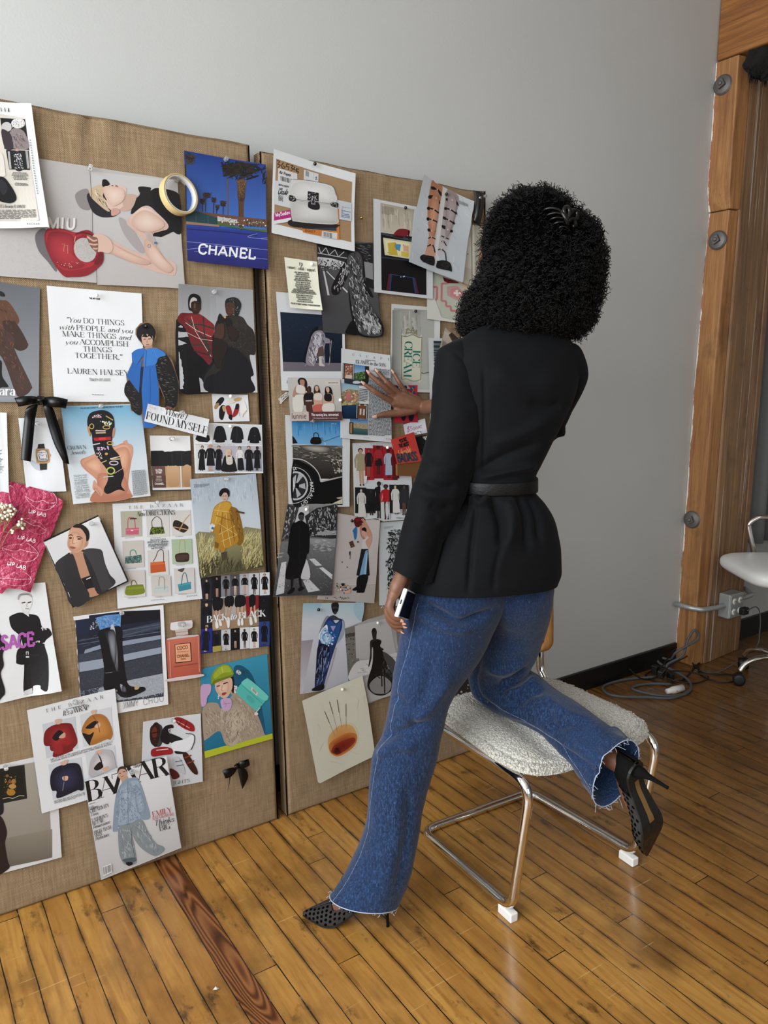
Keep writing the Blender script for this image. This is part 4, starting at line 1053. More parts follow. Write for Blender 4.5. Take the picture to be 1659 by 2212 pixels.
sheet('fashion_poster', 'photo page of a model in a mustard tartan blanket standing in dune grass', 'page', ZG, '782,145 1375,95 1447,930 870,1030', 'b8c2cc', '''
g b2bfcc c8d0d8 784,147 1375,98 1415,590 830,640
h ced6de/a2aebb 60,5,160,85,12 790,150 1370,105 1390,350 810,380
b 5a626c 3 818,190 960,182 960,212 822,222
p 8a8464 830,640 860,612 960,620 1000,600 1240,600 1280,570 1415,590 1447,930 870,1030
g 9c956c 4a4630 834,680 1418,620 1446,928 870,1028
h c9c08c/a89c64/8a8050/d8d0a0 120,5,420,-80,28 835,600 1000,640 1060,800 1040,1000 875,1025
h c9c08c/a89c64/7a7048/d0c690 130,5,420,-75,30 1230,580 1415,590 1445,920 1240,960
h 2c2a1c/3c3826/5a5436 110,6,260,-80,30 870,860 1100,800 1240,860 1440,800 1446,925 875,1028
s 8a6220 1130,400 1180,395 1225,440 1265,640 1250,720 1200,720 1150,540
h 5a4218/b08a3a/6a4a1c 40,6,90,70,30 1130,400 1225,440 1260,640 1240,720 1150,600
s b5842c 1010,390 1080,345 1140,345 1160,380 1140,440 1180,560 1215,700 1090,765 1000,760 1010,640 960,600 985,460
s c89a3a 1020,390 1100,350 1150,370 1130,430 1050,520 980,610 965,590 990,460
l e0c078 5 1060,360 1010,540
l e0c078 5 1000,420 1140,440
l e0c078 5 1110,450 1120,600 1150,740
l e0c078 5 1040,540 1200,640
l e0c078 5 1040,640 1190,560
l e0c078 5 1060,700 1210,640
l e0c078 5 1060,560 1090,750
l 8a6220 6 1020,470 1170,520
l 8a6220 5 1080,440 1050,620
l 8a6220 5 1150,480 1180,700
p b0802c 1060,740 1105,760 1080,805 1060,805
p 7a5a24 1005,700 1040,720 1030,760 1005,755
p d8dce0 958,560 980,540 1010,555 985,615 955,600
p 4a6a9a 978,570 1000,575 992,595 972,590
c 5a4028 16 1200,430 1240,442 1272,448
p 4a4030 1060,800 1110,790 1110,850 1070,880
s 15110f 1050,270 1070,235 1110,225 1140,250 1140,300 1120,300 1060,300
s c9a896 1068,290 1085,268 1118,270 1128,310 1105,345 1080,330
l 2a201c 5 1080,297 1092,296
l 2a201c 5 1104,296 1118,295
l 7a4a40 4 1092,326 1108,325
''', lv=1, wob=.004)
RW = ['d0a890', 'b88a70', '5a3c30', 'd8b49c', 'c89c84', '4a3028']
rr = random.Random(5)
BB = 'g 20202a 1a1a20 888,1030 1505,988 1495,1630 882,1703\n'
for i, (x, y, c) in enumerate([(935, 1040, '2c2a34'), (1028, 1022, '1c1c20'), (1110, 1015, '8a8a90'), (1192, 1010, '5a5a62'), (1278, 1002, 'b8bac0'), (1362, 996, 'd2d4d8'), (1455, 990, 'dcdee2')]):
    BB += 'p %s %d,%d %d,%d %d,%d %d,%d\nm %s 2a1c16 101014 101014 %.2f 1.1 %d,%d %d,%d\n' % (c, x-44, y-8, x+44, y-12, x+44, y+190, x-44, y+196, RW[i % 6], [.7, .55, .62, .5, .5, .75, .8][i], x, y, x+2, y+184-i)
for i, (x, y, c) in enumerate([(1022, 1500, '2a2a30'), (1105, 1494, 'c8ccd2'), (1188, 1484, '16161a'), (1272, 1478, 'dcdee2'), (1358, 1474, 'e2e4e6')]):
    BB += 'p %s %d,%d %d,%d %d,%d %d,%d\nm %s 2a1c16 101014 101014 %.2f 1.1 %d,%d %d,%d\n' % (c, x-42, y-6, x+42, y-12, x+42, y+176, x-42, y+186, RW[(i+2) % 6], [.72, .75, .6, .62, .7][i], x, y+6, x+2, y+174)
sheet('photo_collage', 'collage of runway models in black dresses around a row of legs in white boots', 'page', ZG, '885,1027 1507,985 1495,1632 880,1705', '1c1c22', BB+'''
g 26262e 1c1c24 882,1250 985,1243 985,1480 880,1485
g c8ccd2 bcb8b0 1060,1200 1200,1190 1200,1440 1060,1450
g b59878 9c8264 985,1215 1400,1180 1400,1455 985,1500
g 8c7c70 b8977a 985,1215 1110,1205 1110,1480 985,1490
p b4aeaa 1100,1210 1200,1200 1200,1400 1100,1420
p 8c1c24 1285,1195 1402,1180 1400,1300 1330,1340 1300,1380 1285,1300
s 141418 990,1215 1070,1210 1085,1240 1065,1310 1000,1320
s 141418 1100,1205 1175,1195 1170,1280 1105,1285
s 16161a 1195,1195 1275,1188 1280,1270 1195,1290
s 141418 1320,1190 1370,1186 1365,1280 1320,1290
p caa58c 1012,1318 1028,1318 1030,1420 1018,1420
p caa58c 1045,1315 1060,1315 1055,1400 1040,1410
p c49c84 1112,1285 1128,1285 1120,1390 1108,1390
p c49c84 1145,1282 1160,1280 1135,1390 1122,1390
p cda890 1208,1290 1226,1288 1225,1400 1212,1400
p cda890 1245,1285 1262,1282 1255,1395 1242,1395
p c8a088 1325,1290 1342,1285 1335,1380 1320,1385
p c8a088 1355,1280 1370,1270 1375,1370 1360,1375
s eceae8 1012,1420 1032,1418 1040,1470 1015,1475
s eceae8 1040,1405 1058,1400 1072,1450 1050,1455
s eceae8 1110,1390 1140,1388 1138,1465 1120,1470
s eceae8 1212,1400 1228,1398 1235,1450 1212,1450
s eceae8 1242,1395 1258,1393 1262,1445 1242,1448
s eceae8 1318,1385 1336,1380 1345,1440 1322,1445
s eceae8 1358,1375 1376,1370 1384,1420 1366,1425
p 15151c 1402,1210 1497,1204 1496,1415 1402,1420
m 3a2620 100c0e 18181e 18181e .8 1 1447,1215 1452,1395
p 2c4486 1402,1420 1496,1414 1494,1630 1402,1640
m 5a3c30 15121a 10101a 10101a .85 1 1450,1425 1446,1628
m d8b49c c8a070 16161c 20242c .9 1.1 933,1255 936,1470
p 1d2f86 880,1485 982,1478 980,1690 882,1702
m d0a890 241a16 141628 141628 .92 1.1 930,1470 918,1695
p a89a4a 985,1640 1060,1630 1060,1680 985,1690
t eff0f2 D 58 936,1428 1118,1402 BACK
t eff0f2 I 54 1142,1402 1200,1392 to
t eff0f2 D 58 1224,1394 1460,1370 BLACK
''', lv=0)
sheet('fashion_poster', 'white bordered advert of a tall black riding boot on a zebra crossing', 'poster', ZH, '62,178 733,90 767,830 120,942', 'eaebed', '''
g 151a2c 3c4250 78,206 708,125 733,770 118,850
p 1c2236 180,170 430,140 708,126 712,260 430,310 180,330
p 10131e 400,145 708,128 710,200 420,240
p 1d2740 80,205 180,192 185,300 90,310
n d8dade/9aa0ac/2a2e3c 9,60 185,215 250,208 255,270 190,275
p 3a4252 430,280 708,215 710,270 430,330
l 5a6478 5 430,285 708,235
l 4a5468 8 100,360 260,330 440,320 712,250
l 5a6478 6 100,385 712,290
h 343a48/464c5a 40,4,90,-8,6 90,310 712,260 712,340 95,420
p 8d98aa 150,425 260,390 440,360 712,315 714,345 440,395 260,420 140,455
p 3d4350 100,460 712,350 716,440 104,560
h 4c525e/2e343f 8,4,500,0,180 100,460 712,350 716,440 104,540
p 98a2b2 104,520 290,490 440,460 716,405 718,450 440,510 290,560 106,590
p 3a3f4a 106,600 440,520 718,455 724,600 440,660 112,720
h 50555f/2b2f38 8,4,600,0,180 106,600 718,460 724,600 112,700
p a3a9b2 250,710 480,650 725,600 733,740 600,770 400,800 300,780 240,750
h b4bac2/8a909a/c2c6cc 9,4,700,0,180 250,700 725,610 733,765 400,815 250,760
h 767c86/9aa0a8 9,4,300,0,180 115,730 280,690 280,760 118,800
p 5f8fc8 228,188 300,170 420,158 415,255 340,250 262,280
h 86b0dc/3f6fae 22,4,180,30,60 232,188 420,160 414,250 265,275
s 101118 250,290 330,262 418,260 430,420 450,600 470,680 520,700 585,700 592,722 500,765 420,775 390,740 380,720 300,725 285,690 290,560 262,380
Q 15161e 5a5e6a 295,290 345,275 390,520 375,560 330,400
q c2c4cc 3a3c46 340,272 372,268 395,540 375,560
q aeb0ba 2c2e38 410,680 440,700 440,735 418,730
y 8e909c 17181f 320,290 370,285 385,420 372,540 345,480 325,380
y 6a6c78 17181f 425,690 450,700 455,735 430,740
l 2a2c34 5 290,595 410,580
l 8a8c94 3 300,598 350,592
s 1a1b22 380,735 470,760 560,730 592,712 590,730 500,770 430,778
s b8a478 518,700 552,692 545,715 520,720
t 232328 u 46 430,862 545,838 JIMMY
t 232328 u 46 580,836 735,806 CHOO
''', lv=0, edge='62,178 733,90 767,830 390,897 120,942 112,800 105,720 110,690 98,640 106,600 92,540 100,500 86,430 95,400 80,340 92,290 76,250 82,206 64,205')
sheet('paper_cutout', 'cut-out of a square perfume bottle of coral liquid with a clear stopper', 'cutout', ZH, '755,205 1005,205 1018,650 765,665', 'b05a4c', '''
g c8705a b85846 764,350 1000,322 1008,600 772,640
p c8c4c4 760,345 850,322 990,312 1002,322 765,352
g d8d4d6 b8b0b2 790,225 950,205 945,262 800,280
s e2e0e2 800,225 880,212 945,210 952,240 940,265 860,278 795,280 788,250
s b8b4b8 845,222 895,215 900,250 850,255
p c8bcb4 822,280 915,265 920,310 830,322
l a89c96 6 826,300 918,287
p d8d2ce 850,255 900,248 905,268 845,275
p 2a1c18 818,385 938,370 942,510 822,525
p e8a880 822,388 932,376 937,506 826,518
t 7a4a34 S 25 836,428 915,416 COCO
t a86a50 S 8 838,446 920,440 MADEMOISELLE
t 7a4a34 S 22 834,486 925,474 CHANEL
t 7a4a34 S 11 862,500 900,496 PARIS
l e6b0a0 4 778,360 785,630
l dca090 6 994,330 1000,590
l 8c4438 5 810,550 990,525
s d8c8c8 768,640 1005,605 1010,625 772,660
''', lv=1, curl=0, edge='786,240 795,222 850,208 950,203 957,215 953,250 940,268 918,282 920,318 1000,312 1006,330 1016,620 775,668 765,620 752,350 770,340 828,328 822,290 800,285')
sheet('fashion_poster', 'bright poster of a model in a green cap and fuzzy sweater with a turquoise handbag', 'poster', ZH, '1008,570 1510,455 1545,1085 1040,1230', '2f86a4', '''
g 3b93b2 1f6c8c 1010,572 1508,458 1540,1050 1036,1180
s 1a5672 1260,560 1400,620 1490,1000 1440,1060 1300,900
p b8c02e 1036,1180 1542,1046 1545,1085 1040,1230
s a89684 1030,850 1130,820 1170,860 1270,740 1330,790 1420,880 1480,1040 1470,1065 1290,1120 1240,1146 1190,1120 1150,1030 1060,1085 1032,1080
s b8a896 1160,880 1240,830 1360,860 1390,960 1310,1040 1280,1120 1230,1140 1180,1050
y c6b6a2 a08e7a 1180,900 1270,800 1370,880 1400,970 1300,1060 1230,1120 1180,1040
h c8baa8/8a7864/9c8a76 26,4,520,65,30 1032,850 1170,870 1270,760 1420,890 1475,1050 1250,1140 1150,1030 1050,1080
h c8baa8/7c6a58 30,3,150,-60,15 1165,880 1380,870 1310,1040 1230,1120
p a89684 1230,740 1280,690 1292,730 1260,790
c c8baa8 4 1250,720 1270,750
c 7c6a58 4 1262,705 1282,735
s 1c1618 1200,660 1250,620 1262,680 1255,750 1235,720
s d8b09a 1118,700 1130,660 1230,630 1250,690 1230,750 1200,785 1165,780 1130,740
s e0bca6 1125,700 1150,670 1210,660 1220,720 1195,775 1160,765
y ecc8b2 cfa38c 1130,700 1165,660 1220,670 1215,740 1175,775 1140,745
s 8a9a2a 1090,680 1100,600 1160,545 1220,540 1255,590 1250,615 1180,640 1110,665
s a2b23a 1110,610 1160,555 1215,548 1240,590 1180,600 1120,640
p 6c7a1e 1090,690 1110,655 1250,612 1252,625 1130,670 1096,692
c c8d458 5 1170,555 1180,600
l 241a1a 7 1130,700 1155,692
l 241a1a 7 1180,680 1215,668
s a03a3a 1168,752 1190,742 1205,748 1180,765
c b8907c 4 1172,690 1168,728 1180,730
n e8e8ea 7,40 1262,690 1285,690 1280,750 1265,750
n e8e8ea 6,20 1138,760 1155,760 1152,790 1140,790
s c8a4c8 1012,700 1060,680 1088,690 1085,740 1060,780 1050,830 1015,840
s c8a4c8 1160,800 1215,785 1240,800 1240,850 1215,880 1175,870
l a884a8 5 1175,830 1235,822
c a884a8 4 1180,810 1200,830 1195,850
s 58bcb4 1280,720 1345,648 1375,645 1508,760 1505,790 1440,870 1420,878 1290,760
s 70ccc2 1325,660 1375,650 1506,765 1480,800 1330,690
l 3c9c96 4 1320,690 1470,825
p d8d0c0 1392,700 1440,745 1428,768 1385,725
p 8aa8a0 1402,712 1430,740 1423,755 1394,728
s 4cb0a8 1365,760 1410,800 1395,825 1355,790
l d8d8d0 6 1455,855 1420,895
e e0dcd2 1425,902 14,12
''', lv=0)
COATS = [('s 7a1c20 372,510 400,450 480,410 590,402 625,440 660,560 620,620 610,640 455,690 460,600 380,590|y a83036 7a1c20 410,500 470,430 570,420 610,480 640,560 570,600 440,640 420,560|s 15121a 445,520 500,460 540,490 500,540 470,550|s c8a08c 500,520 550,480 555,520 520,530|s 9a2228 555,530 600,570 570,590 540,560|s 98262c 465,600 520,580 535,650 465,660|s d2ae9a 468,375 520,365 515,405 480,410', 358, 400, 660, 690, 355),
         ('s a86e34 695,480 720,400 780,335 860,325 920,370 960,480 940,540 905,540 770,590 750,500|y cb8c4a a86e34 715,480 760,380 850,345 920,400 940,490 880,530 760,560|s 17141a 730,440 800,385 840,395 800,440 760,450|s d2aa94 805,430 845,395 855,425 830,445|s d2ae9a 775,300 820,288 815,320 790,330|s 1a1518 700,490 760,500 800,480 770,560 760,590|c 7c4e22 5 790,340 830,400 850,480', 680, 330, 965, 600, 258),
         ('s 16182a 425,880 450,800 520,760 640,740 690,790 712,960 660,970 650,975 490,1040 480,980 440,970|y 2c3150 16182a 450,880 480,820 560,780 640,770 680,850 650,940 520,1000 460,940|s d2aa94 530,860 575,850 575,885 540,890|s d2ae9a 515,735 575,712 565,750 530,760|c 2a2e48 5 530,760 545,850 540,960|l 8a8a92 5 545,900 532,975', 415, 760, 720, 1045, 690),
         ('s b8b4b8 755,820 770,720 830,640 900,625 960,650 985,770 980,780 800,860 760,845|y dcd8dc b8b4b8 790,790 820,690 890,650 950,690 960,770 860,830|s 18161a 800,780 850,730 880,770 840,800 810,800|s d2aa94 870,790 920,765 925,795 890,810|s d2ae9a 815,640 870,625 860,655 830,665|s 2c2a2e 820,645 835,670 870,760 860,700', 740, 640, 990, 860, 600)]
sheet('magazine_page', 'tilted white page with four wrap coats in red, tan, navy and grey', 'page', ZI, '228,290 978,105 1075,955 355,1170', 'e2e4e7', '''
p c8ccd2 358,410 640,345 665,615 395,700
p d0d3d8 680,330 945,262 970,540 710,605
p ccd0d6 410,755 690,690 720,975 450,1055
p d2d5da 725,660 975,590 995,775 755,865
'''+'\n'.join(c[0].replace('|', '\n') for c in COATS)+'''
t 2a2a2e w 28 388,312 880,190 THE  BAZAAR
t 2a2a2e S 9 560,290 725,250 IN THE FASHION CLOSET
t 1c1c20 i 44 535,342 620,320 It's a
t 1c1c20 d 44 632,315 758,286 WRAP
t 4a4a4e I 15 420,722 958,565 Add POLISH to the season's generously cut STATEMENT
t 4a4a4e I 15 432,738 950,585 COATS with TONAL LEATHER GLOVES and a STRUCTURED BLACK BAG.
b 6a6a6e 4 458,1060 720,985 725,1020 462,1088
b 6a6a6e 1 415,1130 425,1127 426,1132 416,1135
''', lv=2, tilt=.003)
sheet('magazine_page', 'white page of scattered red, white and tan strappy sandals', 'page', ZH, '582,962 1012,900 1024,1405 560,1492', 'd6d8dc', '''
s 3a3a3e 640,1000 720,990 730,1100 700,1150 640,1120
s 2a1a16 635,1030 670,970 705,985 710,1060 680,1150 640,1110
s 6a2a1e 645,1040 670,1000 690,1040 670,1100
l 141416 8 640,1050 700,1040
l 141416 8 645,1090 700,1080
s 16161a 745,1000 800,985 810,1010 770,1020 790,1080 770,1130 720,1110 715,1060
s 1a1a1e 770,1050 850,1075 880,1100 830,1130 780,1110
s 9c2024 815,940 860,932 940,970 965,1000 960,1035 900,1020 840,980
l e0b0a8 5 840,960 930,1010
l 5a1416 7 870,950 850,990
l 5a1416 7 910,965 890,1010
s e8e9ec 800,1120 900,1090 950,1060 960,1100 930,1170 860,1190 810,1180
c 2a2a2e 5 900,1050 960,1060 965,1110 940,1170
s 141418 820,1180 900,1190 890,1200 830,1200
s 9c2226 645,1170 720,1150 790,1160 800,1200 730,1210 650,1220
l f0d8d4 6 680,1175 770,1165
s 3a1c14 875,1200 910,1195 975,1300 985,1350 950,1340 900,1270
l 8a3a24 9 890,1230 940,1210
l 8a3a24 9 910,1270 960,1250
s c8cacf 800,1240 850,1230 890,1320 880,1350 820,1300
l 2a2a2e 5 820,1260 870,1250
l 2a2a2e 5 830,1290 880,1280
s 5a1a18 780,1310 830,1330 850,1370 800,1385
h 18181c 30,5,60,40,50 730,980 800,1000 770,1120 720,1100
t 2c2c30 d 24 805,1428 928,1408 IGHTS
''', lv=0)
sheet('magazine_cover', 'magazine cover of a figure in oversized pale denim under huge black serif capitals', 'magazine', ZI, '715,890 1420,680 1540,1457 858,1732', 'dcdcde', '''
g e4e5e8 c6c4c4 718,892 1418,684 1535,1452 860,1725
t 17171a D 172 748,1072 860,1040 B
t 17171a D 160 862,1036 985,1000 A
t 17171a D 160 970,1000 1060,975 Z
t 17171a D 160 1060,945 1172,912 A
t 17171a D 160 1180,905 1300,872 A
t 17171a D 158 1312,868 1438,838 R
t 2a2a2e i 30 1138,786 1225,762 Harper's
b 3a3a3e 1 755,1088 835,1066 835,1074 756,1096
s 3a2a22 1000,830 1010,785 1050,770 1075,790 1085,830 1060,800 1020,810
s c9a08a 1005,840 1020,800 1062,795 1085,830 1070,865 1045,885 1015,870
l 2a1e1a 5 1015,832 1032,830
l 2a1e1a 5 1048,818 1070,812
l a0564c 6 1030,862 1052,852
p c49a84 1030,875 1085,850 1095,890 1070,930 1040,915
s 8c9cae 1010,960 1060,890 1110,870 1170,870 1210,950 1250,1080 1275,1170 1270,1215 1220,1225 1200,1210 1190,1250 1100,1265 1000,1285 1010,1310 970,1325 958,1290 980,1060
s 9fafc0 1025,970 1070,920 1150,890 1190,940 1190,1220 1100,1250 1010,1270 1020,1100
y adbccb 8c9cae 1040,950 1100,900 1130,960 1110,1100 1050,1200 1030,1080
y a6b5c5 8393a6 1150,930 1200,980 1240,1120 1210,1190 1160,1120
h b2c0ce/7888a0/6c7c94 26,4,300,80,60 1010,970 1160,890 1250,1100 1200,1230 1000,1280 980,1150
l 6a7a90 4 1090,900 1090,1260
l 6a7a90 3 1030,1000 1150,975
l 6a7a90 3 1020,1050 1060,1040
l 6a7a90 3 1120,1000 1180,985
l 6a7a90 4 1000,1280 1190,1235
s 8a9296 1010,1290 1100,1260 1200,1220 1260,1330 1320,1420 1385,1450 1390,1485 1330,1525 1290,1520 1210,1470 1150,1400 1120,1330 1140,1450 1155,1540 1150,1590 1100,1605 1060,1600 1030,1560 1010,1480
h a8b0b4/70787e/c0c6ca 40,4,260,75,40 1010,1290 1200,1230 1330,1420 1380,1490 1290,1515 1130,1340 1150,1580 1040,1560
l 5c646c 6 1115,1290 1120,1420 1150,1560
s 5a626a 1040,1560 1140,1540 1155,1570 1090,1590
s 141418 1068,1585 1120,1580 1125,1600 1090,1612
t 222226 i 30 760,1142 835,1122 Where
t 222226 d 30 766,1168 930,1112 CREATIVITY
t 222226 i 28 772,1194 835,1178 Lives
t 222226 d 28 782,1240 918,1198 FASHION'S
t 222226 d 28 786,1268 885,1238 RETAIL
t 222226 i 28 790,1300 935,1252 Renaissance
t 222226 d 28 800,1345 946,1298 HIGH TECH
t 222226 d 28 802,1370 868,1350 SKIN
t 222226 i 28 810,1400 925,1358 Perfectors
t b8303c d 44 1298,1200 1462,1155 EMILY
t c84a54 d 24 1300,1228 1476,1182 RATAJKOWSKI
t 222226 i 46 1312,1278 1478,1236 Thinks
t 222226 d 46 1358,1318 1448,1296 BIG
p eeeeee 868,1620 945,1592 952,1665 878,1700
x 1c1c20 872,1626 942,1602 948,1658 880,1690
''', lv=4, tilt=.006)
sheet('magazine_page', 'white bordered page of a dark floral chest above a black stocking, lower left corner', 'page', ZI, '-60,768 470,655 522,1537 -60,1697', 'd9dadc', '''
g a59f94 8c8478 -60,800 400,715 440,1540 -60,1650
Q 8f877a 5f584f -60,1400 440,1300 440,1540 -60,1650
p 1d211f -60,800 208,757 230,1042 -60,1100
p 141715 -60,830 190,785 208,1020 -60,1070
e a8702c 115,900 20,22
e b88a4a 105,940 32,20
e 8a4a3c 82,900 14,14
e a8742e 92,990 38,28
e 7a5a30 60,850 14,12
n 6a7a4a/b8803a/4a5a3a 8,50 20,840 150,850 150,980 40,1000
c c8c0a8 4 20,1045 70,1035 110,1040 160,1020 205,1020
s 1a1a24 -60,1050 15,1060 28,1100 20,1170 -60,1190
s 241a1c -60,1190 10,1200 50,1290 55,1350 40,1420 60,1560 72,1635 -60,1660
''', lv=0)
for k, u, v, w in [('clear', 190, 369, 'at the fold of the red handbag spread'), ('clear', 376, 395, 'inside the gold tape roll'), ('clear', 483, 349, 'in the blue palm poster'), ('white', 206, 640, 'at the top of the quotation page'),
                   ('clear', 457, 632, 'above the two models in head wraps'), ('clear', 78, 915, 'in the watch clipping between the ribbon tails'), ('clear', 215, 879, 'at the top of the jewelled hair page'), ('clear', 382, 892, 'in the headline strip'),
                   ('white', 493, 858, 'in the card of flat shoes'), ('white', 492, 920, 'above the row of tuxedos'), ('clear', 366, 949, 'in the foundation bottle advert'), ('clear', 193, 1130, 'in the charcoal blazer photo'),
                   ('clear', 336, 1085, 'at the top of the nine handbags page'), ('clear', 481, 1035, 'above the mustard blanket'), ('clear', 260, 1321, 'at the top of the riding boot advert'), ('clear', 391, 1348, 'in the perfume stopper'),
                   ('clear', 509, 1448, 'beside the green cap'), ('clear', 158, 1514, 'at the top of the wrap coat page'), ('clear', 370, 1553, 'above the sandals'), ('clear', 278, 1657, 'in the magazine cover beside the face'), ('clear', 10, 1651, 'above the dark floral chest'), ('black', 311, 707, 'in the hair of the blue bow cutout')]:
    pin(k, u, v, w, .032 if 'strip' in w or 'cover' in w else .024 if 'bow cutout' in w else .016)
# ================================================================ sheets on the right pinboard
sheet('fashion_poster', 'white bordered page of a white clasp bag on cardboard shipping labels', 'poster', ZJ, '28,80 642,262 627,845 15,705', 'e2e4e6', '''
p a58664 48,153 617,325 604,775 35,635
n 8c6e4e/b4966f 4,160 60,170 610,335 600,765 40,630
j
c 3a2a1e 6 55,165 75,175 60,195 80,200 60,222
c 3a2a1e 6 105,180 90,205 100,225 118,215 100,205
c 3a2a1e 6 150,195 130,190 128,212 146,212 142,235
c 3a2a1e 6 160,200 178,205 165,220 180,228 160,240
c 3a2a1e 6 190,210 186,232 206,236
c 3a2a1e 6 206,220 202,250
c 3a2a1e 6 222,230 208,228 206,242 220,248 212,260
p d8d9da 65,222 210,262 212,420 40,380 62,330
p d4d6d8 38,312 160,345 160,520 35,490
T 3a3a3c S 22 72,262 158,284 Air France
x 2a2a2c 82,280 200,312 200,345 85,315
T 3c3c3e S 14 68,352 145,368 00114126004
T 2c2c2e S 17 72,384 98,388 LAX
T 2c2c2e S 17 124,392 134,394 2
T 1c1c1e S 28 66,415 138,424 LAXAF
T 3c3c3e S 13 68,437 102,442 ECC
T 3c3c3e S 13 68,451 102,456 EAP
T 3c3c3e S 13 68,465 102,470 XPS
p d4d6d8 262,230 372,262 370,330 258,305
x 3a3a3c 275,238 340,258 338,295 274,278
c 3a3a4a 4 345,290 360,285 350,305 365,300
p c8ccd0 455,445 615,480 612,618 450,590
T 2a4a8a S 13 545,512 612,522 CAUTION
B 3a5a9a 5 540,530 608,545 606,600 538,588
l 3a5a9a 3 545,520 540,585
p b42c7c 36,558 160,530 163,590 34,614
T f0e4ec S 26 48,584 156,562 MySodex
p e4e4e6 34,614 163,590 163,618 36,640
p c87a3a 240,660 515,540 520,755 250,700
p d27c38 505,520 522,522 520,756 500,752
p 2c3c48 248,640 500,640 500,690 245,672
x 16242c 260,645 330,650 330,680 260,672
p d4d4d4 392,690 505,705 502,752 388,735
x 1c1c1c 402,695 465,708 465,745 402,730
T 7a3a1c S 18 262,695 340,705 0007
s 241f1e 170,605 500,640 505,660 480,665 180,660
s d2d2d0 160,320 185,305 250,308 420,335 470,355 495,390 505,480 508,560 512,630 420,640 200,620 170,600 155,480 148,380
q dcdcda b8b6b2 165,330 190,310 420,338 490,380 505,480 510,620 420,634 200,615 172,595 155,470
y e8e8e6 cfcfcc 190,330 300,325 430,350 490,400 495,470 300,455 165,430
y e0e0dd bebeba 180,480 300,490 430,505 500,530 500,610 330,615 190,590
c 8a8884 4 150,445 280,465 420,482 512,490
c a8a6a2 3 152,452 280,475 420,492 512,500
c 6a6866 3 178,305 300,312 430,338 480,362 500,420
p 1a1a1c 290,392 372,405 370,470 286,460
s 1c1c1e 300,470 362,475 378,500 372,528 330,530 295,515 290,495
p 8a8a8c 318,430 345,435 345,495 312,490
p 2a2a2c 324,440 338,443 338,485 320,482
n d0d0d0 5,30 292,398 368,408 366,465 290,456
s 1c1c1e 150,425 185,430 202,455 190,470 152,462
s 1c1c1e 460,480 512,480 512,512 470,505
n c8c8c8 5,14 150,430 200,440 195,465 155,460
n c8c8c8 5,14 462,482 510,484 510,508 470,502
'''.replace('\nj\n', '\n'), lv=2, tilt=.006, lift=(.006, .004, .006, 0))
sheet('fashion_poster', 'black and white photo of a shaggy fur coat walking away under a steel bridge', 'page', ZK, '326,60 756,86 824,803 372,772', '3c3c3e', '''
g 5a5a5c 47474a 328,62 756,88 822,800 375,770
p 1c1c1e 330,95 756,90 760,380 330,200
p 2a2a2c 330,110 560,160 560,240 330,190
l b8b8ba 6 345,120 360,170
l b8b8ba 6 360,170 400,125
l b8b8ba 6 400,125 425,180
l b8b8ba 6 425,180 470,140
l b8b8ba 6 470,140 495,195
l b8b8ba 6 495,195 540,155
l b8b8ba 6 335,165 560,205
p c8c8ca 335,195 440,205 560,240 530,270 400,265 338,255
h 3c3c3e/1a1a1c/8a8a8c 16,6,120,80,30 335,200 560,235 500,290 340,270
n 2a2a2c/6a6a6c/d8d8da 7,80 340,240 520,260 480,310 345,300
h 6a6a6e/3a3a3c 40,5,80,20,20 620,95 750,100 755,280 680,250
p 8a8a8c 690,230 755,245 757,380 700,360
p 1a1a1c 700,350 757,370 765,440 700,420
p d8d8da 375,300 388,305 425,488 408,488
p d8d8da 400,305 408,303 565,460 560,470
s 161618 440,430 480,340 560,210 620,150 660,165 690,230 680,330 750,480 750,505 700,480 710,560 820,690 818,800 640,790 590,640 570,460 575,330 500,470 450,480
s 4a4a4c 560,220 620,155 660,170 680,240 680,330 700,480 790,660 815,790 660,780 610,640 580,480
h 8a8a8c/c0c0c2/2c2c2e/1a1a1c 34,6,900,75,30 445,430 560,210 620,150 680,220 680,330 740,490 710,520 818,700 815,795 645,785 590,640 575,340 500,470
h d8d8da/a8a8aa 40,5,200,70,25 660,640 740,620 818,720 812,795 690,790
h c8c8ca/2a2a2c 26,5,160,100,30 470,380 560,250 570,340 480,470
s 101012 545,760 600,680 640,785 560,782
''', lv=1, tilt=.006)
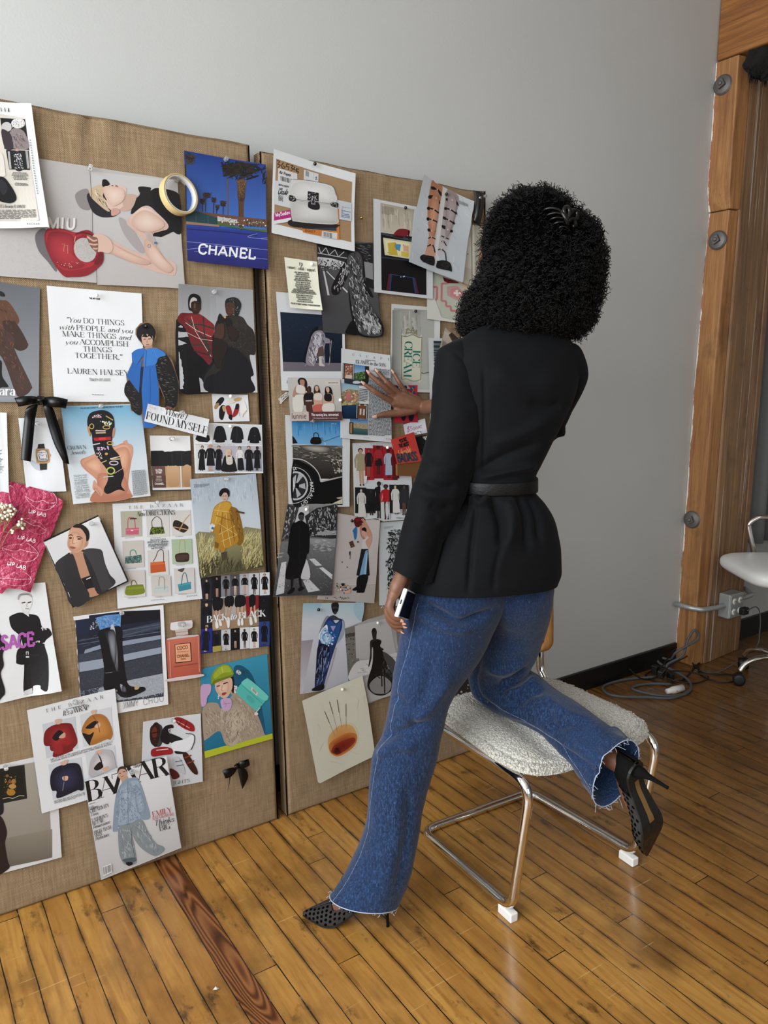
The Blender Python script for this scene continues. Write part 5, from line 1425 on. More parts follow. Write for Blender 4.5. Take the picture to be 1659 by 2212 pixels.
sheet('card', 'narrow cream card with a long list of grey handles, overlapping the fur coat photo', 'card', ZK, '82,197 330,232 358,605 120,582', 'dcdcca', '''
t 4a4a44 d 34 198,258 226,262 rp
t 4a4a44 d 26 106,282 318,308 connect / collab / support
'''+'\n'.join('t 5c5c54 S 11 %d,%d %d,%d %s' % (x0, y0, x1, y0+(x1-x0)*.09, t) for x0, x1, y0, t in [
 (160, 270, 316, 'ABBY @ABBYALLEYNDARI'), (170, 272, 331, 'AMBER @AMBERGOP'), (162, 275, 346, 'CANDICE @CPANDERSEN'), (165, 268, 361, 'EMILY @ETTETHEGAL_'), (155, 285, 374, 'GERALDINE @GERALDINESTYLE'),
 (168, 280, 391, 'HAYLEY @HAYLEYJONES'), (165, 278, 406, 'HOLLIE @HOLLIEWOOD'), (162, 285, 420, 'JOSLYN @JOSLYNDOUGLAS'), (172, 270, 435, 'KATE @KATEATKINSON'), (148, 300, 446, 'LINDA @SLEEPYCITYCONSULTANTS'),
 (140, 312, 458, 'MICHELLE @IMPRESSIONCOLLABORATION'), (134, 322, 470, 'NICOLE @NICOLESCOTTPHOTOGRAPHY'), (168, 296, 490, 'NICOLE @NICOSANNASHKA'), (170, 292, 506, 'SHELBY @SPEAK_SHELBY'), (180, 282, 522, 'SONIA @SNEBARON'), (174, 294, 538, 'YOCOTE @FASHIONFEED')])+'''
t 3a3a34 S 11 128,554 342,576 PICS OR IT DIDN'T HAPPEN | THEGOLDENCREW
''', lv=4, tilt=.006, m=m_matte, lift=(0, 0, .008, 0))
sheet('magazine_page', 'white bordered page of a bent figure in a silver coat with a cane on navy', 'page', ZK, '18,460 530,500 548,1238 56,1212', 'dcdee0', '''
g 18263a 0e1a2a 50,615 520,645 522,1008 68,995
p 6f6872 68,995 522,1005 522,1066 70,1066
n 4a5a70 3,60 55,630 515,650 515,990 70,980
s 0a0f18 220,990 250,880 290,760 340,730 300,900 290,1000
s 2a2c34 340,740 365,715 400,725 400,750 370,775 345,765
s 8a8590 300,780 350,755 385,775 395,840 385,900 390,1010 370,1020 340,930 310,1020 245,1005 260,900
s b8b4bc 315,790 350,770 370,800 350,880 310,980 280,990 300,880
h d8d6dc/5a5660/3a3840 40,5,120,80,25 290,780 380,770 390,1000 250,1000
p 5a4844 340,890 378,870 385,950 330,955
s 8a8590 385,810 430,825 430,850 390,850
s 141418 428,825 455,815 450,835 432,840
l b0a8a8 4 440,830 420,1020
l 6a6a70 4 425,850 430,1000
p c8c0bc 342,955 362,950 368,1005 388,1022 385,1030 345,1025
l a0989c 4 275,965 238,1028
c c8c0bc 6 270,985 295,1010 305,1025
b 8a8c90 3 95,1135 125,1137 125,1160 95,1158
''', lv=1, edge='18,460 525,500 530,515 540,800 548,1238 300,1226 56,1212 50,1050 48,920 40,860 46,820 38,740 28,640', tilt=.006)
sheet('photo_card', 'advert card of four smiling women in bras above a plum banner', 'card', ZL, '137,428 643,440 660,842 158,850', 'c6c3be', '''
g cfccc6 bcb9b3 138,430 643,442 656,760 155,765
p d8d0c8 500,458 640,462 640,500 500,496
T 6a5a54 S 13 530,484 625,484 www.lunnie.com
s 2a2220 235,460 260,432 310,440 330,490 318,560 290,520 250,500
s b48a70 262,450 300,455 300,500 275,520 258,490
s b8907a 185,590 210,520 250,500 300,510 312,560 300,640 200,640
s e2dcd6 220,520 250,500 300,520 302,580 225,575
s e4e0d8 182,640 210,600 300,600 285,700 270,758 195,758
s b8907a 182,600 200,560 215,570 200,620
s 15110f 322,540 345,510 365,530 360,570 330,575
s 4a3028 328,530 350,520 360,550 345,575 330,565
s 4a3028 290,610 330,570 385,580 388,680 370,700 380,755 320,755 310,700 292,690
s 1c1a1e 300,590 380,585 380,640 302,640
p c8c0ba 310,650 370,645 370,658 310,660
s 3a2822 395,520 420,502 440,520 452,590 395,590
s d0a890 405,515 430,512 435,545 420,565 405,545
s cda68f 388,600 425,575 470,590 472,660 460,690 395,690
s dcd4cc 395,590 465,588 460,645 395,640
s c8685c 385,700 470,690 468,758 382,756
s 141012 500,530 525,515 555,530 570,590 568,660 545,640 500,600
s d0a890 510,525 535,525 540,560 525,575 510,555
s cda68f 482,610 525,580 570,600 575,660 560,690 490,690
s 1a181c 495,590 555,590 555,655 495,650
s e2dcd4 478,690 575,680 580,755 475,756
p cfc0b8 157,762 335,760 338,846 158,850
T 5a4a48 s 56 170,828 312,826 lunnie
p 5e3a40 335,760 655,757 660,842 338,846
T e8dcd8 S 24 362,800 628,798 The nursing bra, reinvented.
T d0c0bc S 11 382,826 614,826 Chic, designed comfort made for moms by moms.
''', lv=3)
sheet('sticker', 'small black and white lettered sticker, tilted on bare burlap', 'sticker', ZL, '45,632 132,563 156,597 75,684', 'd8d4cc', '''
p 17171a 68,625 132,572 148,596 88,650
T eeeae4 S 22 82,648 146,592 BADASS
''', lv=0, edge='45,632 60,625 128,565 145,572 156,597 85,668 75,684 58,680 62,660 48,645', tilt=.002, wob=0)
sheet('magazine_page', 'white travel page under the open hand, with harbour photos and film frames', 'page', ZL, '655,145 1128,212 1138,1056 640,1012', 'dfe2e4', '''
t 2a2a2e d 22 766,216 784,218 E
t 2a2a2e d 22 836,226 850,228 S
t 2a2a2e d 22 900,234 918,237 C
t 2a2a2e d 22 965,244 985,247 A
t 2a2a2e d 22 1035,253 1052,256 P
t 2a2a2e d 22 1106,262 1122,264 E
t 2a2a2e S 8 890,262 988,272 ADVENTURES IN TRAVEL
t 1c1c20 d 34 796,290 925,304 ISLANDS
t 1c1c20 i 32 932,306 1010,316 in the
t 1c1c20 d 32 1018,318 1085,326 SUN
p 17171a 668,288 785,300 780,448 664,440
p a8654a 690,298 768,306 762,442 684,436
n c8a080/6a3a3a/e0c8b0/4a5a6a 10,60 692,300 766,308 760,440 686,434
p d8c8b8 700,400 760,405 758,440 690,435
x e8e8e8 670,292 682,293 676,436 666,435
x e8e8e8 772,302 782,303 776,445 766,444
g 4f86c0 9cbcd8 785,302 925,320 920,400 782,390
p 3c5a34 782,385 850,375 925,360 920,470 780,450
n 2a4428/5c7a48/86a070 10,90 785,385 920,370 918,460 785,445
p 2c2220 885,318 925,320 918,480 890,470
p 3a4a5a 682,440 915,462 910,510 685,495
s d0d4d8 765,470 810,460 845,475 820,488 770,485
p 1c2a20 860,440 915,450 912,508 865,500
p 2c3440 682,445 770,455 765,495 684,488
g 8fb6c8 b8ccd4 655,480 818,505 818,560 652,560
p 8a8a68 650,580 720,540 818,550 820,690 648,700
n e0d8cc/c88c6c/d8b088/8a9a5a/b85a4a 13,190 650,585 720,545 816,560 818,690 650,700
s c87878 700,600 730,560 750,590 740,650 705,650
n e0b848/e8d8a0 12,40 650,670 800,680 800,700 650,700
g 1f3e62 0e2440 648,700 815,690 815,830 668,825
p 17171a 800,680 915,686 908,830 795,822
p 7a4a2c 822,688 892,692 886,826 816,820
p c8ccd2 835,730 852,730 848,790 832,788
p c8ccd2 868,732 884,734 880,795 864,792
e d8c8b0 830,695 10,8
e d8c8b0 886,696 10,8
x e8e8e8 803,685 814,686 808,822 799,821
x e8e8e8 898,690 910,691 903,828 893,827
g 34639a 86a8c0 738,830 910,834 908,880 736,872
p a89878 738,868 908,876 908,930 736,920
n c8b898/8a7a5a 8,60 738,870 908,878 908,925 736,918
g 4a6a68 2a4a48 736,915 908,928 908,985 732,975
p 17171a 732,860 770,862 768,975 730,970
p a8845a 740,868 760,869 758,970 737,966
b 4a4c50 8 830,530 912,540 910,668 825,655
t 3a3a3e I 17 975,352 1120,366 It IS is the perfect set
t 3a3a3e I 17 950,370 1118,388 FASHIONABLE GETTING
t 3a3a3e I 17 1035,398 1118,408 ACTING
b 55585c 46 925,410 1128,432 1135,1000 918,985
b 8a8c90 1 865,1006 955,1014 955,1020 865,1012
T 6a6c70 S 10 1082,1026 1125,1030 B A Z
''', lv=2, tilt=.005)
sheet('fashion_poster', 'page of a cream standing sign with green ICE CREAM letters and a grey curtain', 'page', ZK, '898,552 1273,583 1256,1232 880,1216', 'dcdddb', '''
g a9aaa2 c2c3bd 915,585 1225,605 1200,1205 895,1195
h b6b6ae/9a9b92/c6c6be 160,10,120,88,4 918,590 1222,608 1215,1000 900,1000
G 8c8f88 b2b3ac 905,600 975,605 960,1195 896,1190
p c6c7be 900,1100 1205,1100 1200,1206 893,1196
p b6b7b0 1125,610 1225,606 1218,1090 1120,1080
c 4a4a44 5 1118,1075 1140,1082 1180,1075 1200,1078
s d8d8c4 975,795 1000,800 1050,780 1110,805 1130,805 1118,1130 1090,1138 1040,1130 975,1128
c 7a765a 6 975,795 1010,803 1060,788 1105,808 1130,806
l 7a765a 6 976,795 974,1128
l 9a967a 6 1130,806 1117,1130
c 9a967a 5 974,1128 1010,1125 1060,1142 1117,1130
c 8a8456 5 1010,778 1020,740 1050,760 1060,730 1075,775 1088,750 1090,790
c 8a8456 5 1005,780 1040,770 1090,782
T 0c7064 D 58 1000,838 988,1108 CREAM
T 0c7064 D 56 1062,905 1056,1038 ICE
b 8a8a84 1 935,602 985,606 985,611 935,607
''', lv=0, tilt=.006)
sheet('magazine_page', 'white page with a dark striped shutter photo, beside the left shoulder', 'page', ZK, '1180,812 1560,822 1560,1450 1188,1450', 'd8dadc', '''
p 6a7478 1220,834 1540,842 1540,1300 1232,1300
x 2c343a 1220,834 1222,1300 1540,1300 1540,842
''', lv=2)
sheet('paper_cutout', 'beige torn cut-out with a brown bag strap and a pearl pin, above the left shoulder', 'cutout', ZK, '1255,735 1560,735 1560,960 1255,960', 'b4a798', '''
g c4b8aa a89a8c 1300,760 1400,800 1380,900 1270,930
p 3a2e22 1335,790 1358,770 1435,835 1370,855
p 5a4a38 1335,790 1345,795 1378,850 1370,855
p 8a7c70 1290,830 1320,850 1300,880 1280,870
''', lv=4, edge='1312,732 1335,760 1360,775 1440,832 1560,812 1560,870 1400,900 1330,905 1275,962 1256,950 1250,925 1262,890', tilt=.004)
sheet('magazine_page', 'page of a red sandal on an arcade cabinet with a yellow lit sign', 'page', ZJ, '778,447 1225,528 1217,1198 780,1146', 'd6d8da', '''
g b0a896 c8c0b0 832,478 1085,528 1060,750 832,700
h bcb4a2/a49c8a/d0c8ba 120,8,60,88,4 840,490 1080,535 1060,700 838,680
b 6a6458 10 845,500 935,515 930,575 842,560
p 0c0c10 834,700 1172,745 1170,1168 836,1130
p 3a4450 838,700 1060,745 1060,765 838,715
s 7a1c28 930,720 960,680 1000,672 1050,685 1040,720 980,735
s 2a1014 928,722 1000,728 995,742 935,732
l 2a1014 8 1045,685 1042,750
p d8d0ac 850,738 1060,770 1058,900 862,868
p e8e0b8 862,752 1055,782 1052,885 872,858
p c8b040 885,780 945,772 960,872 895,866
p 4a90b8 940,785 985,790 975,840 945,825
p d8c050 985,840 1040,850 1040,884 985,876
p d8a890 1000,795 1040,800 1040,845 1002,840
n 3a4a5a/d86a5a 5,20 880,770 1050,795 1050,880 885,860
p 2a3440 838,880 1060,905 1060,915 838,892
p 5a1c20 890,1010 905,1012 895,1130 872,1128
p 1c3c70 905,1012 915,1014 905,1132 895,1130
p 5a1c20 1080,1040 1090,1040 1115,1160 1100,1158
p 1c3c70 1065,1038 1080,1040 1100,1158 1085,1156
l 2a4a7a 5 900,1012 1080,1040
n c8d8e8 6,6 980,1025 1010,1025 1010,1040 980,1040
''', lv=1, tilt=.006, curl=.004)
sheet('fashion_poster', 'tilted torn page of two legs in black bow lacings and fluffy heels', 'page', ZJ, '1135,275 1530,468 1428,1077 1037,920', 'c6cbcf', '''
g ccd1d5 bcc2c7 1138,280 1528,470 1430,1072 1040,918
h d4d8db/b2b9bf 70,4,90,70,40 1140,300 1520,480 1430,1060 1050,910
p d8d4d2 1290,352 1335,375 1255,960 1228,940
q b47a5c c99a80 1205,318 1240,335 1290,352 1295,380 1280,470 1262,560 1240,720 1232,800 1235,880 1160,875 1180,790 1190,700 1178,560 1185,430
h c89074/a06a4e 30,4,50,85,10 1200,340 1285,370 1255,600 1190,580
q 9a8888 c4c0c2 1335,380 1410,420 1418,470 1400,560 1370,680 1330,800 1320,860 1255,870 1270,760 1290,640 1310,500
c 17171a 9 1205,362 1240,378 1262,385 1285,415
s 17171a 1200,362 1225,362 1245,380 1220,385 1202,378
s 17171a 1258,385 1285,400 1288,430 1268,412
c 17171a 9 1185,435 1230,440 1260,455 1275,485
s 17171a 1182,430 1215,425 1240,442 1210,448 1185,450
c 17171a 10 1178,520 1225,528 1265,555
s 17171a 1178,512 1215,512 1225,530 1180,532
s 17171a 1228,530 1262,540 1265,560 1240,552
c 17171a 10 1176,598 1215,605 1255,622
s 17171a 1176,590 1205,590 1215,605 1180,612
s 17171a 1222,605 1252,612 1252,632 1230,622
c 17171a 9 1182,680 1212,688 1240,692
s 17171a 1182,672 1205,675 1208,690 1184,692
c 17171a 7 1185,745 1210,735 1240,750
c 17171a 8 1178,805 1205,792 1225,805 1236,850
c 17171a 9 1322,452 1370,460 1400,470 1415,500
s 17171a 1322,445 1350,448 1365,462 1330,465
s 17171a 1375,462 1405,468 1418,500 1395,482
c 17171a 9 1312,520 1355,528 1402,562
s 17171a 1312,512 1345,512 1350,530 1315,530
s 17171a 1362,530 1395,540 1405,565 1380,552
c 17171a 10 1300,590 1340,606 1385,635
s 17171a 1300,580 1330,590 1335,608 1302,600
s 17171a 1348,605 1382,620 1385,640 1358,628
c 17171a 10 1290,655 1330,678 1368,692
s 17171a 1290,645 1320,655 1328,678 1295,668
s 17171a 1335,675 1368,682 1366,700 1345,692
c 17171a 8 1285,725 1312,738 1340,750
c 17171a 7 1285,770 1300,765 1322,800
c 17171a 7 1258,830 1280,825 1310,850 1318,925
s 141416 1150,865 1175,872 1228,885 1228,945 1180,935 1130,905 1125,880
s 141416 1258,915 1300,908 1345,930 1355,990 1330,985 1250,965 1245,940
h 0c0c0e/2a2a2e 22,7,160,60,80 1130,865 1228,880 1228,945 1130,915
h 0c0c0e/2a2a2e 22,7,160,60,80 1245,910 1345,930 1350,985 1248,962
y d0a080 b47c5e 1215,430 1262,440 1262,560 1235,700 1215,720 1195,640 1195,520
y b4a6a6 9a8b8c 1345,420 1395,440 1395,540 1355,680 1320,740 1320,600
c 17171a 10 1176,598 1215,605 1255,622
c 17171a 10 1178,520 1225,528 1265,555
c 17171a 10 1312,520 1355,528 1402,562
c 17171a 10 1300,590 1340,606 1385,635
e d8b0a4 1252,382 6,7
e d8b0a4 1244,445 6,7
e d8b0a4 1228,530 6,7
e d8b0a4 1216,605 6,7
e d8b0a4 1212,688 6,7
e d8b0a4 1210,735 5,6
e d8b0a4 1212,792 5,6
e d8c0ba 1370,458 6,7
e d8c0ba 1356,526 6,7
e d8c0ba 1344,606 6,7
e d8c0ba 1334,678 6,7
e d8c0ba 1312,738 5,6
e d8c0ba 1296,768 5,6
e d8c0ba 1282,826 5,6
b 6a6c70 6 1422,458 1488,490 1480,510 1420,482
''', lv=4, tilt=.006, curl=.006, lift=(.014, 0, .01, 0), edge='1135,275 1215,318 1300,360 1420,420 1530,468 1522,530 1512,560 1505,640 1488,720 1470,800 1462,860 1440,980 1428,1077 1240,1002 1037,920 1080,600')
sheet('magazine_page', 'page of a pastel pink and mint geometric rug, half hidden by the hair', 'page', ZK, '1165,180 1560,200 1560,702 1165,668', 'd8d4cc', '''
g c4c8b8 bccabc 1215,310 1545,250 1545,680 1280,655
p c4c8b8 1213,320 1400,320 1440,690 1275,655
p d8c0a8 1400,330 1510,290 1510,440 1440,440
p c8a0a0 1320,420 1400,415 1460,470 1400,530 1320,490
p d88a8a 1350,440 1400,430 1445,470 1400,515 1345,485
p e8e4da 1385,448 1405,446 1408,492 1388,494
p e8e4da 1370,462 1424,460 1426,478 1372,480
l d07c80 14 1218,425 1245,422
l d07c80 14 1245,422 1240,520
l d07c80 14 1222,520 1240,520
l d07c80 14 1280,400 1275,530
l d07c80 14 1275,400 1330,395
l d07c80 14 1330,395 1332,372
l d07c80 14 1275,530 1310,532
l d07c80 14 1310,532 1310,570
l d07c80 14 1310,570 1345,572
l d07c80 14 1345,572 1347,605
l d07c80 14 1347,605 1395,608
l d07c80 14 1395,608 1398,650
l d07c80 12 1440,395 1500,380
p dc9a80 1440,330 1505,310 1505,350 1450,370
p 6a1c20 1290,350 1380,375 1420,395 1330,395 1300,380
n 1a1014/a03a34 7,30 1295,352 1380,375 1410,392 1310,388
p ddddd4 1165,480 1210,470 1275,655 1410,690 1410,700 1165,668
''', lv=0, tilt=.006)
sheet('paper_strip', 'cream folded card standing at the right edge of the right pinboard', 'card', ZJ, '1470,640 1600,655 1600,1130 1440,1080', 'c8c3b2', '''
p d8d4c6 1470,735 1512,740 1508,975 1452,960
e 2a2420 1480,862 4,4
l 8a8676 5 1512,630 1506,1090
l e0dccc 12 1528,640 1520,1100
p b0ac9c 1540,640 1598,660 1598,1120 1532,1100
''', lv=1, tilt=.01)
sheet('card', 'red printed card with dark blue scrolls behind the hand and wrist', 'card', ZL, '1160,500 1392,503 1393,862 1163,864', 'b32438', '''
s 22304a 1180,520 1205,508 1215,530 1195,550 1215,570 1200,600 1180,590 1195,570 1178,548
s 22304a 1255,515 1285,505 1295,530 1270,545 1298,570 1285,605 1258,595 1275,570 1252,545
s 2c4a6a 1330,520 1360,508 1372,530 1350,550 1375,575 1362,610 1335,600 1350,575 1328,550
s 1a1a28 1180,620 1210,610 1215,660 1190,720 1175,680
s 1a1a28 1250,620 1285,615 1290,680 1265,725 1250,690
s 1a1a28 1235,780 1270,770 1280,810 1260,850 1238,830
s 1a1a28 1310,775 1345,768 1358,810 1340,850 1312,840
c d8a04a 4 1340,525 1355,545 1345,580 1360,595
''', lv=1, m=m_matte, tilt=.003)
sheet('card', 'small white card with a handwritten sum in pink ink', 'card', ZL, '1255,885 1465,825 1485,962 1275,1006', 'd8d8de', '''
c a84a7a 4 1318,905 1300,910 1298,925 1315,930 1310,950 1290,955
c a84a7a 4 1306,898 1300,962
c a86a92 4 1340,902 1326,905 1328,920 1342,925 1336,942 1322,942
c a86a92 4 1358,908 1350,922 1358,938 1370,922 1358,908
c a86a92 4 1384,902 1376,916 1384,930 1396,916 1384,902
c a86a92 4 1408,892 1402,925
c a86a92 4 1436,890 1408,908 1438,918
''', lv=1, m=m_matte, tilt=.003)
sheet('card', 'black card with a white zigzag corner, behind the left sleeve', 'card', ZL, '1370,1005 1480,985 1490,1160 1400,1180', '1a1a1c', '''
p d8d8d8 1445,1003 1490,995 1490,1060
l 1a1a1c 4 1455,1002 1480,1050
l 1a1a1c 4 1470,1000 1488,1040
''', lv=0, m=m_matte, tilt=.003)
sheet('card', 'orange red card tucked below the small brown book spine', 'card', ZL, '1232,1380 1400,1340 1400,1372 1262,1446', 'b8463c', '''
p c85044 1240,1398 1395,1368 1262,1444
''', lv=1, m=m_matte, tilt=.002, wob=0)
# the red boxed card set: a shallow box with a printed front
def box_card():
    t = [on_board(590+x*.22303, 720+y*.22303, .03) for x, y in ((1140, 1030), (1362, 955), (1440, 1240), (1200, 1268))]
    base = thing('card_box', on_board(885, 1000, .01), 'small red boxed card set with black and yellow lettering, beside the left sleeve', 'card box')
    s = Sheet(ZL, None); q = [(1140, 1030), (1362, 955), (1440, 1240), (1200, 1268)]; s.upv = np.array([-.22, -.975])
    s.poly(q, c3('b53a32'))
    s.art('''t 231a1a S 38 1226,1066 1296,1042 YOU'RE
t 231a1a S 38 1224,1112 1318,1086 THE MOST
T e8b878 j 56 1218,1188 1340,1148 Likeable
t 3a3c44 S 84 1212,1252 1402,1228 BADASS''')
    vs = [on_board(590+x*.22303, 720+y*.22303, .03+.0001*z) for x, y, z in s.v]
    me = bpy.data.meshes.new('printed_front'); me.from_pydata([tuple(v) for v in vs], [], s.f)
    at = me.color_attributes.new('print', 'FLOAT_COLOR', 'POINT'); at.data.foreach_set('color', [k for c in s.c for k in (*c, 1)])
    link('printed_front', me, m_matte, base, False)
    m_br = mat('brown_board', '6b4420', .6); m_rd = mat('red_board', 'a8362f', .6)
    b = MB(); bk = [on_board(590+x*.22303, 720+y*.22303, .016) for x, y in q]; b.add([p-BN*.0006 for p in t]+bk, [(0, 1, 5, 4), (1, 2, 6, 5), (3, 0, 4, 7), (4, 5, 6, 7), (0, 1, 2, 3)]); b.build('box_body', m_rd, base, False)
    q2 = [(1200, 1268), (1440, 1240), (1442, 1300), (1412, 1384), (1202, 1380)]
    b = MB(); b.prism([on_board(590+x*.22303, 720+y*.22303, .026) for x, y in q2], -BN*.01); o = b.build('open_flap', m_br, base, False); bevel(o, .001)
    o['label'] = 'brown inner flap below the red front'
box_card()
sheet('fashion_poster', 'white bordered page of a black bag on an old black muscle car', 'poster', ZL, '108,790 738,828 728,1676 140,1682', 'd9dbdd', '''
g 3f8cc8 7ab2dc 174,850 660,852 660,1090 182,1070
h 62a8dc/3a80ba 120,9,60,88,4 180,855 655,858 655,1000 185,1000
p 1c1c20 178,990 200,1010 232,1062 182,1070
g 55514c 1f1c1b 182,1078 660,1090 660,1410 182,1400
s 8a857c 190,1085 400,1082 560,1105 640,1090 655,1110 420,1120 200,1100
h a09a90/38332f/6a655e 50,6,160,8,20 190,1090 655,1105 655,1250 190,1200
y b8b2a8 38332e 250,1090 420,1085 560,1110 500,1160 330,1140
n c8c4ba/7a756c/2a2624 13,110 560,1200 655,1170 655,1350 600,1370 550,1260
p 0a0a0b 182,1400 470,1440 660,1395 660,1660 182,1640
s 0b0b0c 182,1250 300,1260 400,1330 450,1440 440,1560 400,1650 182,1650
c c8c8ca 9 182,1212 280,1225 370,1280 430,1350 462,1440
l b4b0a8 12 470,1430 660,1388
p d0c8b0 560,1648 660,1600 660,1650 500,1655
p b8ae96 600,1590 660,1580 660,1600 620,1602
K 182
s 1c1c1e 182,1285 260,1290 330,1330 380,1410 395,1500 370,1580 320,1650 182,1655
o d8d8d8 5 185,1470 180,175
e 161617 205,1470 145,158
e c6c8cb 205,1475 128,142
e 2c2c2f 205,1475 112,124
p b8babd 205,1475 240,1358 285,1380
p b8babd 205,1475 300,1450 308,1510
p b8babd 205,1475 262,1560 222,1590
p b8babd 205,1475 182,1400 215,1365
e 141415 222,1473 22,26
p d8dadc 182,1400 205,1475 182,1540
T e4e4e4 S 26 186,1326 218,1322 LA
T e4e4e4 S 30 346,1440 362,1540 RADI
T e4e4e4 S 30 358,1545 322,1600 AL
T e4e4e4 S 28 315,1610 252,1652 Q/T
s 17150f 372,1010 448,1010 455,1068 360,1068
c 17150f 6 388,1010 390,975 408,962 430,975 436,1010
l 2a2a28 4 370,1030 452,1030
c 2a3a4a 3 465,1005 485,1045 560,1020 655,985
T c8dcec S 10 560,878 610,880 sofia con
s d8d8d0 495,1060 502,1060 504,1078 496,1078
''', lv=1, tilt=.006, curl=.004, wob=.002)
RC = ''
for c, x0, y0, x1, y1, mm in [('d8d6d2', 800, 1110, 890, 1400, 'c09a80 1a1416 a89a7c a89a7c .6 1.15 840,1112 855,1475'), ('b02030', 885, 1110, 975, 1420, '8a5a48 141012 1a1a1c 1a1a1c .62 .9 925,1115 918,1400'),
                              ('8c1420', 965, 1085, 1068, 1405, '3a2420 141012 a82a30 241416 .7 1.0 1015,1088 1020,1365'), ('a01c2c', 1065, 1100, 1150, 1420, '3a2822 141012 a8b8cc a8b8cc .9 1.0 1112,1122 1118,1400'),
                              ('7a1420', 1148, 1120, 1200, 1420, '5a3a30 141012 5a1218 5a1218 .95 .8 1172,1125 1182,1420'),
                              ('17171a', 785, 1490, 895, 1740, 'b8b0a8 141012 d0ccc8 d8d4d0 .96 1.0 845,1500 852,1790'), ('1c1c1f', 895, 1505, 990, 1740, '3a2822 0c0c0e 1a1a1d 101012 .85 1.2 940,1510 945,1760'),
                              ('cfd0d2', 985, 1440, 1050, 1750, '3c2a24 0c0c0e 141416 141416 .8 1.0 1020,1435 1018,1790'), ('d0d2d4', 1035, 1480, 1120, 1800, '4a3028 0c0c0e b01c28 141416 .5 1.15 1085,1462 1092,1800'),
                              ('19191c', 1120, 1465, 1215, 1740, 'c8a890 241a16 d8d6d2 d8d6d2 .95 .95 1175,1465 1185,1750'), ('1e1e21', 1215, 1465, 1305, 1700, '5a4038 0c0c0e 2c2c30 2c2c30 .6 1.0 1262,1465 1255,1760')]:
    RC += 'p %s %d,%d %d,%d %d,%d %d,%d\nm %s\n' % (c, x0, y0, x1, y0+4, x1, y1, x0, y1, mm)
sheet('photo_collage', 'torn collage of two rows of runway figures in red, black and white', 'page', ZL, '763,1065 1330,1040 1340,1812 778,1765', 'd8dadc', RC+'''
p e4e6e8 870,1385 905,1380 900,1440 880,1455
h b8bcc0/eceef0 20,3,90,85,8 770,1066 1140,1050 1130,1085 775,1095
b 7a7c80 3 1180,1775 1250,1780 1248,1800 1180,1795
''', lv=1, tilt=.005, edge='763,1065 1330,1040 1340,1812 1290,1800 1150,1812 1060,1820 985,1790 885,1800 860,1775 778,1765', lift=(0, 0, .005, 0))
sheet('fashion_poster', 'black and white street photo of a figure in a long coat with shopping bag', 'page', ZM, '140,30 512,25 462,708 20,716', '6a6a6c', '''
g 8a8a8c 5c5c5e 140,32 512,27 500,300 110,310
p c4c4c6 200,60 300,40 300,300 150,300
p 3a3a3c 140,32 230,50 160,280 90,310
h 2a2a2c/8a8a8c/c8c8ca 26,5,140,95,20 140,35 225,55 150,280 100,300
p 2c2c2e 270,120 360,60 512,28 500,290 300,270
h 8a8a8c/161618/b0b0b2 24,6,240,85,30 275,130 360,60 510,30 500,280 305,265
h c8c8ca/3a3a3c 18,5,80,0,10 300,200 500,180 500,280 310,270
p 9a9a9c 360,240 500,225 500,260 360,262
g 77777a 3c3c3e 100,310 500,285 462,706 22,712
p 8e8e90 305,285 498,290 494,350 310,330
h b8b8ba 30,4,50,5,5 310,290 495,300 490,390 330,380
p cfcfd1 90,465 128,458 105,690 40,705
p cfcfd1 300,440 340,436 395,488 350,490
p cfcfd1 372,505 400,500 470,555 466,590
p c2c2c4 252,600 300,590 378,672 292,688
p 9a9a9c 60,420 100,415 98,425 55,432
p 9a9a9c 62,395 108,390 106,398 60,405
h 4a4a4c/8a8a8c 10,3,300,0,180 100,320 495,300 462,700 30,705
s 101012 222,110 240,90 262,100 262,130 245,150 225,140
s 3c3a3a 224,118 258,112 260,145 240,155
s 0d0d0f 165,200 205,165 250,155 300,215 300,380 280,420 270,560 210,582 118,578 150,430 138,380
l 1c1c1f 4 230,190 225,560
s 17171a 160,580 180,580 170,660 160,670
s 17171a 220,570 235,570 245,650 230,655
s 0c0c0e 130,690 165,655 190,655 175,685 140,700
s 0c0c0e 215,660 250,645 262,660 225,680
s c8c8ca 270,470 280,440 300,500 308,570 285,592 240,585 245,540
c 5a5a5c 3 285,400 280,450
''', lv=2, tilt=.004, lift=(0, 0, .004, .008))
